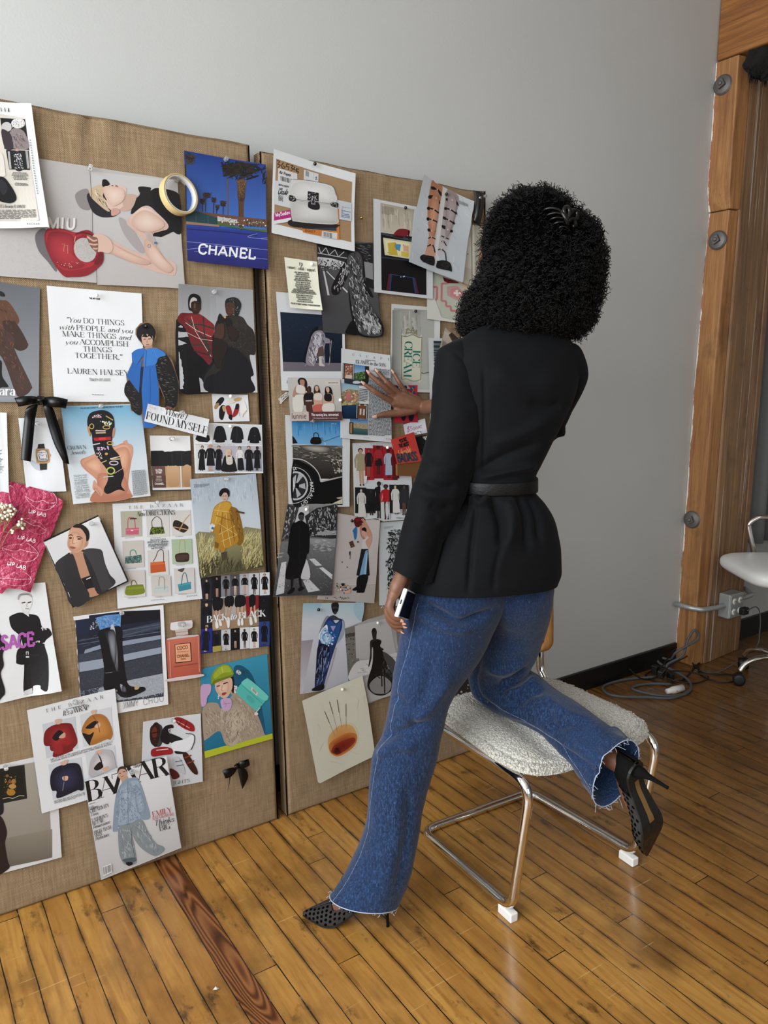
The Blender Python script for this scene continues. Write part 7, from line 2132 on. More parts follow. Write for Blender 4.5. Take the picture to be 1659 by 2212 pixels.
fS = [([(905, 1035), (950, 1052), (990, 1052)], -.006, 7), ([(900, 1062), (950, 1072), (990, 1075)], .006, 9), ([(915, 1000), (955, 1012), (1000, 1005)], .004, 9), ([(925, 1090), (955, 1100), (975, 1090)], -.005, 7), ([(900, 1125), (935, 1140), (960, 1120)], .004, 9), ([(935, 1110), (955, 1150), (935, 1200)], -.003, 7), ([(1022, 865), (1030, 900), (1024, 960)], .003, 8), ([(980, 760), (1022, 800), (1036, 850)], -.0025, 4)]
vs, fs, _ = loft(slv, 140, 20, 2.2, (True, False), .03, [(p_, a_*.55, w_*1.4) for p_, a_, w_ in fS], (.0035, 12)); b.add(vs, fs)
rslv = [yr(1180, 748, 1.45, 1236, 745, 1.42, .045), yr(1168, 775, 1.45, 1258, 768, 1.41, .062), yr(1165, 815, 1.47, 1264, 806, 1.42, .068), yr(1162, 860, 1.52, 1246, 862, 1.45, .064), yr(1140, 905, 1.60, 1218, 922, 1.52, .058),
        yr(1105, 915, 1.69, 1180, 945, 1.64, .052), yr(1060, 900, 1.76, 1110, 938, 1.76, .046), yr(1000, 885, 1.84, 1040, 920, 1.84, .040), yr(962, 868, 1.91, 990, 905, 1.91, .036)]
vs, fs, _ = loft(rslv, 64, 8, 2.1, (True, False), .03, [([(1195, 925), (1212, 935), (1220, 930)], .005, 6)], (.002, 14)); b.add(vs, fs)
# standing vent at the cuff
def vent(pts, off, th):
    P = [D(u, v, d) for u, v, d in pts]; return P, off*th
P, o_ = vent([(934, 1180, 1.885), (948, 1150, 1.885), (958, 1165, 1.888), (945, 1220, 1.888), (934, 1258, 1.886), (918, 1262, 1.884), (910, 1238, 1.884), (912, 1215, 1.884)], FW, .006); b.prism(P, o_)
blazer = b.build('blazer', m_blazer, person)
# seams of the blazer as fine piping
# belt
m_belt = mat('croc_leather', '030304', .5, spec=.3); n = NT(m_belt)
n.bump(n.n('TexVoronoi', {'Vector': n.obj((60, 60, 90)), 'Scale': 1.4}, feature='DISTANCE_TO_EDGE').outputs[0], .4, .0015)
bl = [yr(978, 1031, 1.541, 1155, 1027, 1.443, .104), yr(977, 1034, 1.541, 1156, 1030, 1.443, .106), yr(976, 1046, 1.541, 1156, 1043, 1.443, .107), yr(976, 1058, 1.541, 1156, 1055, 1.443, .106), yr(978, 1062, 1.541, 1154, 1058, 1.443, .104)]
vs, fs, _ = loft(bl, 96, 3, 2.3, (True, True)); b = MB(); b.add(vs, fs); b.build('belt', m_belt, person)

# ---- jeans
m_denim = mat('denim', '2c4a80', .85, spec=.15, Sheen_Weight=.15); n = NT(m_denim)
tw = n.noise(n.obj((260, 260, 90)), 1.0, 3, .7); fl_ = n.noise(n.obj((420, 420, 120)), 1.3, 2); big = n.noise(n.obj(), 6, 4); wash = n.noise(n.obj((1, 1, .6)), 2.6, 2)
col = n.ramp(tw, [(.3, '0b1325'), (.5, '192a47'), (.72, '344d75')])
col = n.mix(n.ramp(big, [(.35, 0.), (.75, .35)]), col, '2b4671'); col = n.mix(n.ramp(wash, [(.45, 0.), (.7, .5)]), col, '0f1930')
col = n.mix(n.ramp(fl_, [(.66, 0.), (.74, .45)]), col, '8199bb')
n.color(col); n.bump(n.math('ADD', tw, n.math('MULTIPLY', big, .6)), .45, .0016)
m_fray = mat('frayed_cotton', 'a6b2c3', .9); m_stitch = mat('worn_stitching', '7488aa', .9)
legA = [yr(915, 1225, 1.54, 1095, 1225, 1.47, .12), yr(889, 1274, 1.545, 1088, 1288, 1.48, .118), yr(879, 1330, 1.545, 1060, 1346, 1.485, .112), yr(866, 1400, 1.545, 1030, 1415, 1.485, .10), yr(852, 1465, 1.545, 1000, 1462, 1.485, .09),
        yr(843, 1525, 1.545, 967, 1518, 1.485, .082), yr(828, 1590, 1.545, 953, 1582, 1.485, .076), yr(806, 1642, 1.548, 940, 1640, 1.485, .073), yr(798, 1720, 1.552, 917, 1720, 1.485, .075), yr(787, 1790, 1.555, 905, 1792, 1.485, .08), yr(764, 1855, 1.56, 894, 1855, 1.485, .08), yr(738, 1905, 1.565, 879, 1905, 1.485, .08), yr(713, 1938, 1.57, 859, 1952, 1.485, .074)]
fA = [([(905, 1300), (960, 1330), (1000, 1345), (1070, 1315)], -.008, 9), ([(900, 1320), (960, 1352), (1020, 1360)], .005, 12), ([(870, 1520), (900, 1550), (945, 1500), (975, 1460)], .006, 14), ([(830, 1590), (870, 1580), (930, 1560)], -.006, 10), ([(815, 1640), (850, 1612), (900, 1615)], .005, 12), ([(850, 1500), (880, 1530), (900, 1580)], -.004, 10), ([(935, 1400), (920, 1500), (890, 1570)], -.003, 16), ([(860, 1700), (855, 1800), (820, 1940)], .003, 18), ([(880, 1680), (880, 1800), (850, 1960)], -.003, 12)]
b = MB(); vsA, fs, infoA = loft(legA, 130, 16, 2.15, (True, False), .05, fA, (.0035, 9)); b.add(vsA, fs)
legB = [yr(1030, 1225, 1.49, 1185, 1225, 1.43, .11), yr(1030, 1275, 1.50, 1184, 1268, 1.44, .112), yr(1046, 1330, 1.53, 1177, 1320, 1.47, .105), yr(1030, 1390, 1.57, 1162, 1375, 1.50, .095), dr(1016, 1440, 2.25, 1148, 1415, 2.25, .088), dr(1014, 1482, 2.29, 1143, 1436, 2.28, .082), dr(1034, 1517, 2.30, 1147, 1448, 2.29, .076),
        dr(1085, 1548, 2.24, 1166, 1462, 2.25, .072), dr(1145, 1580, 2.165, 1212, 1496, 2.185, .074), dr(1200, 1620, 2.08, 1262, 1530, 2.11, .076), dr(1245, 1672, 2.01, 1318, 1570, 2.045, .076), dr(1280, 1722, 1.96, 1358, 1594, 1.99, .072), dr(1291, 1738, 1.945, 1369, 1602, 1.97, .07)]
fB = [([(1100, 1300), (1140, 1285), (1180, 1290)], -.005, 8), ([(1040, 1420), (1025, 1470), (1040, 1510), (1090, 1545)], -.004, 6), ([(1075, 1480), (1110, 1470), (1140, 1440)], -.006, 8), ([(1085, 1500), (1130, 1490), (1160, 1462)], .006, 9), ([(1110, 1530), (1140, 1500), (1175, 1490)], -.005, 9), ([(1180, 1530), (1200, 1570), (1240, 1560), (1290, 1570)], -.005, 10), ([(1170, 1500), (1220, 1540), (1310, 1580)], .004, 12), ([(1090, 1550), (1160, 1585), (1250, 1640), (1310, 1680)], -.004, 6), ([(1050, 1440), (1090, 1450), (1140, 1425)], .005, 10), ([(1240, 1600), (1280, 1630), (1320, 1640)], .004, 12)]
vsB, fs, infoB = loft(legB, 130, 16, 2.15, (True, False), .06, fB, (.0035, 11)); b.add(vsB, fs)
jeans = b.build('jeans', m_denim, person)
def column(vs, info, k, i0, i1, lift=.0012):
    C, M, n_ = info; out = []
    for i in range(i0, i1):
        p = vs[i*n_+k]; out.append(p+(p-C[i]).normalized()*lift)
    return out
for vs_, inf_, k_, i0_ in ((vsA, infoA, 58, 22), (vsB, infoB, 53, 84)):
    b = MB(); c_ = column(vs_, inf_, k_, i0_, inf_[1], .0006)
    b.tube([q for q in c_], [.0006 if i % 5 else .0002 for i in range(len(c_))], 5); b.build('side_seam', m_stitch, jeans)
rf = random.Random(4)
for vs, info, cnt in ((vsA, infoA, 40), (vsB, infoB, 90)):
    C, M, n_ = info; base = (M-1)*n_; tn = (C[-1]-C[-4]).normalized()
    b = MB(); rim = [vs[base+k]+tn*.001 for k in range(n_)]; b.tube(rim, .0013, 6, closed=True)
    for k in range(cnt):
        p = rim[rf.randrange(n_)]+V(*[rf.uniform(-.003, .003) for _ in range(3)]); L = rf.uniform(.004, .014) if vs is vsA else rf.choice([rf.uniform(.003, .008), rf.uniform(.004, .01), rf.uniform(.012, .026)])
        o1 = (tn*rf.uniform(.2, 1)+(p-C[-1]).normalized()*rf.uniform(-.2, .5)+V(*[rf.uniform(-.5, .5) for _ in range(3)]))*L
        b.tube([p, p+o1*.5+V(*[rf.uniform(-.002, .002) for _ in range(3)]), p+o1], .00055, 4)
    b.build('frayed_hem', m_fray, jeans)
# back pocket corner and stitching below the jacket hem
b = MB(); b.prism([D(1154, 1256, 2.0), D(1180, 1250, 2.0), D(1181, 1268, 2.0), D(1157, 1272, 2.0)], FW*.03); b.build('back_pocket', m_denim, jeans, False)

# ---- shoes: one pointed pump shape, placed twice
m_mesh = mat('sheer_black_mesh', '322f2e', .8, spec=.2); m_dot = mat('flocked_dot', '040404', 1., spec=.05); m_suede = mat('black_suede', '0a0a0a', .9, spec=.15)
m_sole = mat('worn_black_sole', '14120f', .55); NT(m_sole).rough(NT(m_sole).noise(NT(m_sole).obj(), 60, 3)); m_shank = mat('metallic_shank', '8a6a3e', .4, .35); m_lining = mat('tan_lining', '9a6a4c', .7)
def lerp_tab(x, tab):                                 # smooth table look-up
    n_ = len(tab); i = max(0, min(n_-2, sum(1 for q in tab if q[0] <= x)-1)); (x0, v0), (x1, v1) = tab[i], tab[i+1]; h = x1-x0
    sl = lambda a, b: (tab[b][1]-tab[a][1])/(tab[b][0]-tab[a][0])
    def m(j):
        if j in (0, n_-1): return sl(max(0, j-1), min(n_-1, j+1)) if n_ > 1 else 0
        a, b = sl(j-1, j), sl(j, j+1); return 0 if a*b <= 0 else 2*a*b/(a+b)
    t = max(0, min(1, (x-x0)/h)); return (2*t**3-3*t*t+1)*v0+(t**3-2*t*t+t)*h*m(i)+(-2*t**3+3*t*t)*v1+(t**3-t*t)*h*m(i+1)
BED = [(0, .092), (.03, .09), (.06, .08), (.10, .048), (.135, .02), (.165, .009), (.245, .007)]
WID = [(0, .004), (.004, .014), (.015, .024), (.035, .028), (.07, .026), (.11, .031), (.15, .039), (.175, .0385), (.205, .026), (.23, .012), (.245, .002)]
HGT = [(0, .05), (.03, .056), (.06, .054), (.10, .05), (.14, .048), (.17, .042), (.20, .028), (.23, .014), (.245, .005)]
TMX = [(0, 1.0), (.03, .95), (.06, .66), (.10, .5), (.14, .5), (.158, .62), (.166, 1.0), (.245, 1.0)]
def shoe_surf(x, th, inset=0.):                       # th -1..1 across, 0 on top
    w = max(.001, lerp_tab(x, WID)-inset); h = lerp_tab(x, HGT)-inset; z0 = lerp_tab(x, BED)
    a = (1-abs(th))*pi/2; s = math.copysign(1, th)
    return V(x, s*w*cos(a)**.8, z0+h*sin(a)**.85)
def shoe(Mx, ws=1.0):
    Mx = Mx @ Matrix.Diagonal((1, ws, 1, 1))
    root = MB(); root.cur = 0; nx, nt = 90, 24; rows = []
    vs = []
    for i in range(nx+1):
        x = .245*i/nx; tm = lerp_tab(x, TMX)
        for sd in (-1, 1):
            for j in range(nt+1):
                f = 1-(1-0)*tm*j/nt; p = shoe_surf(x, sd*(1-tm*j/nt)); vs.append(Mx @ p)
    w = 2*(nt+1); fs = []
    for i in range(nx):
        for sd in (0, 1):
            for j in range(nt): q = i*w+sd*(nt+1)+j; fs.append((q, q+1, q+w+1, q+w))
    k = len(fs); root.add(vs, fs)
    root.mi = [1 if (f[0]//w) < 30 else 0 for f in fs]
    root.cur = 2
    row = 0; x = .075
    while x < .24:                                    # flocked dots in staggered rows
        for sd in (-1, 1):
            t = .06+(.12 if row % 2 else 0)
            while t < lerp_tab(x, TMX)-.03:
                th = sd*(1-t); c = shoe_surf(x, th); u = (shoe_surf(x+.002, th)-c).normalized(); v_ = (shoe_surf(x, sd*(1-t-.01))-c).normalized(); nn = u.cross(v_).normalized()
                if nn.z < 0 and abs(th) < .8 or nn.dot(V(0, sd, .3)) < 0: nn = -nn
                R = .0037; root.add([Mx @ (c+nn*.0005+(u*cos(2*pi*q/10)+v_*sin(2*pi*q/10))*R) for q in range(10)], [tuple(range(10))])
                L = max(.012, lerp_tab(x, WID)+lerp_tab(x, HGT)); t += .0150/L
        x += .0122; row += 1
    o = root.build('pump', [m_mesh, m_suede, m_dot], person, fix=False)
    md = o.modifiers.new('thickness', 'SOLIDIFY'); md.thickness = .0012; md.offset = -1
    b = MB(); outl = [i/60*.245 for i in range(61)]   # sole following the bed
    def sp(x, s, dz): return V(x, s*max(.001, lerp_tab(x, WID)+.0005), lerp_tab(x, BED)+dz)
    vs = [Mx @ sp(x, s, dz) for x in outl for dz in (.001, -.005) for s in (-1, 1)]
    fs = []
    for i in range(60):
        q = i*4; fs += [(q, q+1, q+5, q+4), (q+2, q+6, q+7, q+3), (q, q+4, q+6, q+2), (q+1, q+3, q+7, q+5)]
    b.add(vs, fs).build('sole', m_sole, o, False)
    b = MB(); sh = lambda x, s: V(x, s*(.0075 if x < .12 else .009), lerp_tab(x, BED)-.0058)
    b.add([Mx @ sh(.05+.085*i/14, s) for i in range(15) for s in (-1, 1)], [(2*i, 2*i+1, 2*i+3, 2*i+2) for i in range(14)]).build('shank_strip', m_shank, o, False)
    b = MB(); hp = spline([(.023, .085, .0165, .015), (.021, .072, .0145, .0145), (.017, .055, .0075, .0085), (.014, .03, .0046, .005), (.0125, .006, .004, .004), (.0125, 0, .0044, .0044)], 5)
    vs = [Mx @ V(r[0]+r[2]*cos(2*pi*k/14), r[3]*sin(2*pi*k/14), r[1]) for r in hp for k in range(14)]
    b.add(vs, [(i*14+k, i*14+(k+1) % 14, (i+1)*14+(k+1) % 14, (i+1)*14+k) for i in range(len(hp)-1) for k in range(14)]+[tuple(range(13, -1, -1)), tuple((len(hp)-1)*14+k for k in range(14))]).build('stiletto_heel', m_suede, o)
    b = MB(); b.add([Mx @ (sp(x, s*.93, .0022)) for x in outl for s in (-1, 1)], [(2*i, 2*i+1, 2*i+3, 2*i+2) for i in range(60)]).build('insole', m_lining, o, False)
    return o
heelA = at_z(838, 2001, 0); toeA = at_z(650, 1975, .005); toeA.z = 0
xa = (toeA-heelA).normalized(); MA = frame(heelA-xa*.012, V(0, 0, 1), xa); shoe(MA)
H = D(1443, 1702, 1.875); dt = min((abs((D(1400, 1850, d/1000)-H).length-.233), d/1000) for d in range(1880, 2140, 2))[1]
xb = (D(1400, 1850, dt)-H).normalized(); zb = RT*-.6+UP*.62+FW*.5; zb = (zb-xb*zb.dot(xb)).normalized(); MBt = frame(H-xb*.012, zb, xb); shoe(MBt, 1.18)

# ---- the body: one continuous surface grown from limbs and re-meshed
m_skin = mat('brown_skin', '6a4636', .48, spec=.4); n = NT(m_skin)
sk = n.noise(n.obj(), 60, 3); n.color(n.mix(sk, '5c3c2d', '7f5844')); n.bump(n.noise(n.obj((400, 400, 140)), 1.0, 3), .25, .0012)
BM = MB()
def ball(c, rx, ry=None, rz=None, M=None, nu=20, nv=12):
    ry = ry or rx; rz = rz or rx
    f = lambda u, v: (M @ V(cos(2*pi*u)*sin(pi*v)*rx, sin(2*pi*u)*sin(pi*v)*ry, cos(pi*v)*rz) if M else V(cos(2*pi*u)*sin(pi*v)*rx, sin(2*pi*u)*sin(pi*v)*ry, cos(pi*v)*rz))+c
    BM.grid(f, nu, nv, True)
def limb(pts, rad, n=16):
    R = spline([(*p, r) for p, r in zip(pts, rad)], 6); P = [V(*r[:3]) for r in R]; q = [r[3] for r in R]
    BM.tube(P, q, n); ball(P[0], q[0]); ball(P[-1], q[-1])
Ln = lambda x, y, off: on_board(590+x*.22303, 720+y*.22303, off)
wristR = Ln(1462, 716, .062); armR = Ln(1620, 712, .16)
palm = [(Ln(1165, 668, .037), .0125), (Ln(1190, 612, .039), .0125), (Ln(1238, 592, .038), .012), (Ln(1302, 592, .034), .0108)]
tips = {'index': ([Ln(1165, 668, .037), Ln(1015, 582, .040), Ln(928, 524, .031), Ln(876, 488, .025)], [.0108, .0092, .0078, .0062]), 'middle': ([Ln(1190, 612, .039), Ln(1060, 505, .043), Ln(968, 428, .032), Ln(924, 384, .025)], [.0108, .0092, .0078, .0062]),
        'ring': ([Ln(1238, 592, .038), Ln(1122, 492, .043), Ln(1048, 418, .032), Ln(1006, 372, .025)], [.0104, .0088, .0074, .006]), 'little': ([Ln(1302, 592, .034), Ln(1228, 488, .039), Ln(1188, 420, .030), Ln(1160, 380, .025)], [.0092, .0076, .0066, .0054])}
for k, (pts, rad) in tips.items(): limb(pts, rad, 14)
for p, r in palm: limb([wristR, (wristR+p)/2+BN*.004, p], [.0215, .0165, r+.001])
th = [Ln(1360, 735, .05), Ln(1250, 762, .038), Ln(1150, 778, .032), Ln(1065, 786, .029), Ln(990, 806, .026)]; limb(th, [.018, .0155, .0125, .0095, .0068])
limb([Ln(1340, 690, .046), Ln(1230, 680, .042), Ln(1180, 660, .038)], [.02, .017, .012]); limb([Ln(1340, 690, .046), Ln(1240, 735, .038), Ln(1175, 700, .034)], [.019, .013, .008])
elbR = Yp(1150, 925, 1.68); shR = Yp(1205, 790, 1.44); limb([wristR.lerp(palm[1][0], .12), wristR, armR, (armR+elbR)/2, elbR], [.021, .0222, .0245, .032, .036]); limb([elbR, (elbR+shR)/2, shR], [.036, .04, .05])
Nn = lambda x, y, d: D(820+x*.0844, 1200+y*.0844, d)
wristL = Nn(640, 470, 1.90); elbL = Yp(950, 1055, 1.50); shL = Yp(1000, 800, 1.53)
limb([elbL, (elbL+wristL)/2, wristL], [.036, .03, .0235]); limb([shL, (shL+elbL)/2, elbL], [.048, .042, .036])
fing = {'little': ([Nn(330, 1060, 1.868), Nn(255, 1330, 1.866), Nn(370, 1560, 1.868), Nn(520, 1635, 1.872)], [.0112, .0096, .0084, .0068]), 'ring': ([Nn(310, 1060, 1.885), Nn(215, 1440, 1.883), Nn(345, 1670, 1.884), Nn(570, 1715, 1.884)], [.011, .01, .0088, .007]),
        'middle': ([Nn(310, 1060, 1.902), Nn(235, 1560, 1.90), Nn(380, 1775, 1.90), Nn(600, 1800, 1.898)], [.011, .01, .0088, .007]), 'index': ([Nn(330, 1030, 1.92), Nn(290, 1640, 1.918), Nn(420, 1840, 1.915), Nn(560, 1920, 1.91)], [.0108, .0096, .0084, .0066])}
for k, (pts, rad) in fing.items():
    limb(pts, rad, 14); limb([wristL, (wristL*.5+pts[0]*.5), pts[0]], [.02, .018, .0125])
limb([Nn(560, 560, 1.878), Nn(440, 800, 1.872), Nn(350, 1040, 1.872)], [.018, .0175, .013])
limb([wristL, Nn(560, 900, 1.925), Nn(620, 1150, 1.93), Nn(640, 1350, 1.925)], [.018, .015, .0105, .008])
# head, neck, trunk, legs
hc = D(1107, 572, 2.05); fd = V(-.30, .94, -.12).normalized(); sdv = fd.cross(V(0, 0, 1)).normalized(); hu = sdv.cross(fd)
Mh = Matrix((sdv, fd, hu)).transposed()
ball(hc+hu*.02, .076, .093, .10, Mh, 28, 18); ball(hc+fd*.035-hu*.055, .052, .06, .06, Mh); ball(hc+fd*.085-hu*.015, .012, .02, .022, Mh); ball(hc+fd*.075-hu*.06, .022, .02, .011, Mh); ball(hc+fd*.07-hu*.092, .022, .022, .018, Mh)
for s_ in (-1, 1): ball(hc+sdv*s_*.076-hu*.01, .008, .018, .03, Mh); ball(hc+fd*.072+sdv*s_*.033-hu*.028, .022, .018, .018, Mh)
ch = Yp(1110, 800, 1.50); limb([hc-hu*.07, D(1110, 700, 2.02), ch], [.052, .052, .075])
wa = Yp(1070, 1045, 1.49); pv = Yp(1045, 1210, 1.48); limb([ch, Yp(1095, 900, 1.49), wa, pv], [.085, .08, .075, .095])
limb([ch, shR], [.06, .05]); limb([ch, shL], [.06, .05])
kA = Yp(890, 1590, 1.515); aA = MA @ V(.035, 0, .165); limb([Yp(985, 1270, 1.51), (Yp(985, 1270, 1.51)+kA)/2, kA], [.08, .07, .05]); limb([kA, kA*.6+aA*.4, aA, MA @ V(.032, 0, .115)], [.048, .045, .03, .024]); limb([pv, Yp(985, 1270, 1.51)], [.09, .08])
kB = D(1090, 1480, 2.29); aB = MBt @ V(.035, 0, .165); limb([Yp(1110, 1270, 1.47), (Yp(1110, 1270, 1.47)+kB)/2, kB], [.078, .066, .05]); limb([kB, kB*.6+aB*.4, aB, MBt @ V(.032, 0, .115)], [.042, .038, .027, .024]); limb([pv, Yp(1110, 1270, 1.47)], [.09, .078])
for Mx in (MA, MBt): limb([Mx @ V(.032, 0, .115), Mx @ V(.07, 0, .105), Mx @ V(.11, 0, .076), Mx @ V(.15, 0, .034), Mx @ V(.19, 0, .022)], [.0235, .0245, .0255, .021, .012])
me = bpy.data.meshes.new('body'); me.from_pydata([tuple(v) for v in BM.v], [], BM.f); body = link('body', me, m_skin, person)
bm = bmesh.new(); bm.from_mesh(me); bmesh.ops.recalc_face_normals(bm, faces=bm.faces); bm.to_mesh(me); bm.free()
rm = body.modifiers.new('one_surface', 'REMESH'); rm.mode = 'VOXEL'; rm.voxel_size = .0027; rm.use_smooth_shade = True
sm_ = body.modifiers.new('soften', 'SMOOTH'); sm_.factor = .5; sm_.iterations = 5
m_nail = mat('pale_nail_varnish', 'c89a86', .2, spec=.6)
def nail(tip, prev, out, r=.0056, Lf=1.5, parent=person):
    d = (tip-prev).normalized(); out = (out-d*out.dot(d)).normalized(); sd = d.cross(out); c = tip+out*r*.62+d*.002
    b = MB(); b.grid(lambda u, v: c+d*((v-.42)*r*2.6*Lf*.75)+sd*((u-.5)*2*r*.78*(1-.75*max(0, v-.6)/.4*.8))+out*(r*.34*cos((u-.5)*2.6)-r*.12*(2*v-1)**2), 8, 8)
    o = b.build('fingernail', m_nail, body); solid(o, .0006); return o
for k, (pts, rad) in tips.items(): nail(pts[3], pts[2], BN, rad[3]*.95)
nail(th[4], th[3], BN+V(0, 0, .15), .0066)
for k, (pts, rad) in fing.items(): nail(pts[3], pts[2], (pts[3]-Nn(560, 1450, 1.9)).normalized()*.6-FW*.5, rad[3]*.85, 1.3)
m_silver = mat('silver', 'd8d8d8', .12, 1.); m_gem = mat('clear_stone', 'ffffff', .02, Transmission_Weight=1., IOR=2.0)
rp = fing['ring'][0][0].lerp(fing['ring'][0][1], .78); rd = (fing['ring'][0][1]-fing['ring'][0][0]).normalized()
b = MB(); b.cur = 0; Mr = frame(rp, rd); b.tube([Mr @ V(.0112*cos(2*pi*k/24), .0112*sin(2*pi*k/24), 0) for k in range(24)], .0013, 6, closed=True)
gd = (Nn(90, 1440, 1.883)-rp).normalized(); gd = (gd-rd*gd.dot(rd)).normalized(); b.lathe([(.001, .009), (.002, .013), (.0035, .015)], frame(rp, gd), 8); b.cur = 1; b.lathe([(.0012, .0135), (.0042, .0165), (.003, .0185)], frame(rp, gd), 8); b.build('ring', [m_silver, m_gem], person, False)
# eyes sit in the (hidden) face
m_eye = mat('eye_white', 'e8e4dc', .2); m_iris = mat('dark_iris', '1a0e08', .15)
for s_ in (-1, 1):
    ec = hc+fd*.070+sdv*s_*.031+hu*.004; b = MB(); b.cur = 0; b.lathe([(.0098*sin(pi*k/8)+1e-4, -.0098*cos(pi*k/8)) for k in range(9)], frame(ec, fd), 14); b.cur = 1; b.lathe([(1e-4, .0101), (.0045, .0092), (.0046, .0088)], frame(ec, fd), 12); b.build('eye', [m_eye, m_iris], body)

# ---- hair
m_hair = mat('black_curly_hair', '060505', .5, spec=.25); m_hb = mat('hair_roots', '020202', 1., spec=.02); 
HD = 1.98
hr = [dr(1118, 424, HD, 1168, 424, HD, .035), dr(1094, 438, HD, 1204, 440, HD, .085), dr(1058, 466, HD, 1238, 468, HD, .125), dr(1046, 505, HD, 1275, 508, HD, .148), dr(1046, 550, HD, 1290, 550, HD, .158), dr(1042, 592, HD, 1292, 598, HD, .163), dr(1010, 640, HD, 1289, 640, HD, .165), dr(998, 680, HD, 1276, 682, HD, .162), dr(1004, 706, HD, 1262, 708, HD, .15), dr(1030, 724, HD, 1240, 722, HD, .12), dr(1080, 734, HD, 1205, 732, HD, .07)]
vs, fs, hinf = loft(hr, 72, 7, 2.1, (True, True), wob=(.009, 26))
hv = np.array([tuple(v) for v in vs]); hn = []
C, M, n_ = hinf
rh = random.Random(9); sv = [np.array(hv)]; sf = []; nfv = len(hv)
fall = [list(f) for f in fs]
clip_c = np.array(D(1212, 470, 1.87))
def curl(base, nrm, L, R, turns, r0, lean):
    ax = nrm*.55+lean; ax = ax/np.linalg.norm(ax); t1 = np.cross(ax, [.3, .5, .8]); t1 /= np.linalg.norm(t1); t2 = np.cross(ax, t1); ph = rh.uniform(0, 6.28); N = int(6*turns)+3
    q = np.linspace(0, 1, N); a = ph+q*turns*2*pi; P = base+np.outer(q*L, ax)+np.outer(R*np.cos(a)*np.minimum(1, q*3+.3), t1)+np.outer(R*np.sin(a)*np.minimum(1, q*3+.3), t2)
    return P, r0
tv, tf, cnt = [], [], 0
def addtube(P, r):
    global cnt
    N = len(P); d = np.gradient(P, axis=0); d /= np.linalg.norm(d, axis=1)[:, None]+1e-9; u = np.cross(d, [.31, .2, .93]); u /= np.linalg.norm(u, axis=1)[:, None]+1e-9; w = np.cross(d, u)
    rr = np.full(N, r); rr[-1] *= .3; ring = np.stack([P+(u*cos(a)+w*sin(a))*rr[:, None] for a in (0, 2.094, 4.189)], 1).reshape(-1, 3); tv.append(ring)
    i = np.arange(N-1)[:, None]*3; k = np.arange(3)[None]; k2 = (k+1) % 3; tf.append(np.stack([i+k, i+k2, i+3+k2, i+3+k], -1).reshape(-1, 4)+cnt); cnt += N*3
Cn = np.array([tuple(c) for c in C]); camv = np.array(CAM)
for t in range(15500):
    i = rh.randrange(2, M-1); k = rh.randrange(n_); p = hv[i*n_+k]+np.array([rh.uniform(-.006, .006) for _ in range(3)]); nr = p-Cn[i]-np.array([0, 0, .02*(i/M-.35)*4]); nr = nr/np.linalg.norm(nr)
    if nr.dot(p-camv) > .25 and rh.random() < .8: continue
    v = i/M; tight = min(1, max(.15, (v-.22)*2.2)); right = (p-hv[:, :].mean(0)).dot(np.array(RT)); tight = min(1, tight+max(0, right*4))
    tocl = clip_c-p; tocl /= np.linalg.norm(tocl)+1e-9
    if v < .42 and right < .1 and rh.random() < .65:  # brushed strands on the crown run towards the clip
        q = np.linspace(0, 1, 9)[:, None]; P = p+nr*.003+q*(tocl*.06-nr*.004)+nr*np.sin(q*7+t)*.0012+np.cross(tocl, nr)*np.sin(q*9+t)*.0015; addtube(P, .0005)
    else:
        lean = np.array([rh.uniform(-.4, .4), rh.uniform(-.4, .4), -.5*v+.15]); P, r0 = curl(p-nr*.006, nr, rh.uniform(.014, .026)+.004*tight, rh.uniform(.0022, .0050), rh.uniform(1.3, 2.6)*(.5+.6*tight), rh.uniform(.00055, .00095), lean); addtube(P, r0)
tv = np.concatenate(tv); tf = np.concatenate(tf)+len(hv)
me = bpy.data.meshes.new('hair'); allv = np.concatenate([hv, tv]); me.vertices.add(len(allv)); me.vertices.foreach_set('co', allv.ravel())
loops = [i for f in fall for i in f]; starts = np.cumsum([0]+[len(f) for f in fall]); nl = len(loops)
L_ = np.concatenate([np.array(loops), tf.ravel()]); st_ = np.concatenate([starts[:-1], nl+4*np.arange(len(tf))]); tot = np.concatenate([[len(f) for f in fall], np.full(len(tf), 4)])
me.loops.add(len(L_)); me.loops.foreach_set('vertex_index', L_.astype(np.int32)); me.polygons.add(len(st_)); me.polygons.foreach_set('loop_start', st_.astype(np.int32)); me.polygons.foreach_set('loop_total', tot.astype(np.int32)); me.update(calc_edges=True); me.validate()
me.polygons.foreach_set('material_index', [1]*len(fall)+[0]*len(tf)); hair = link('hair', me, [m_hair, m_hb], person)
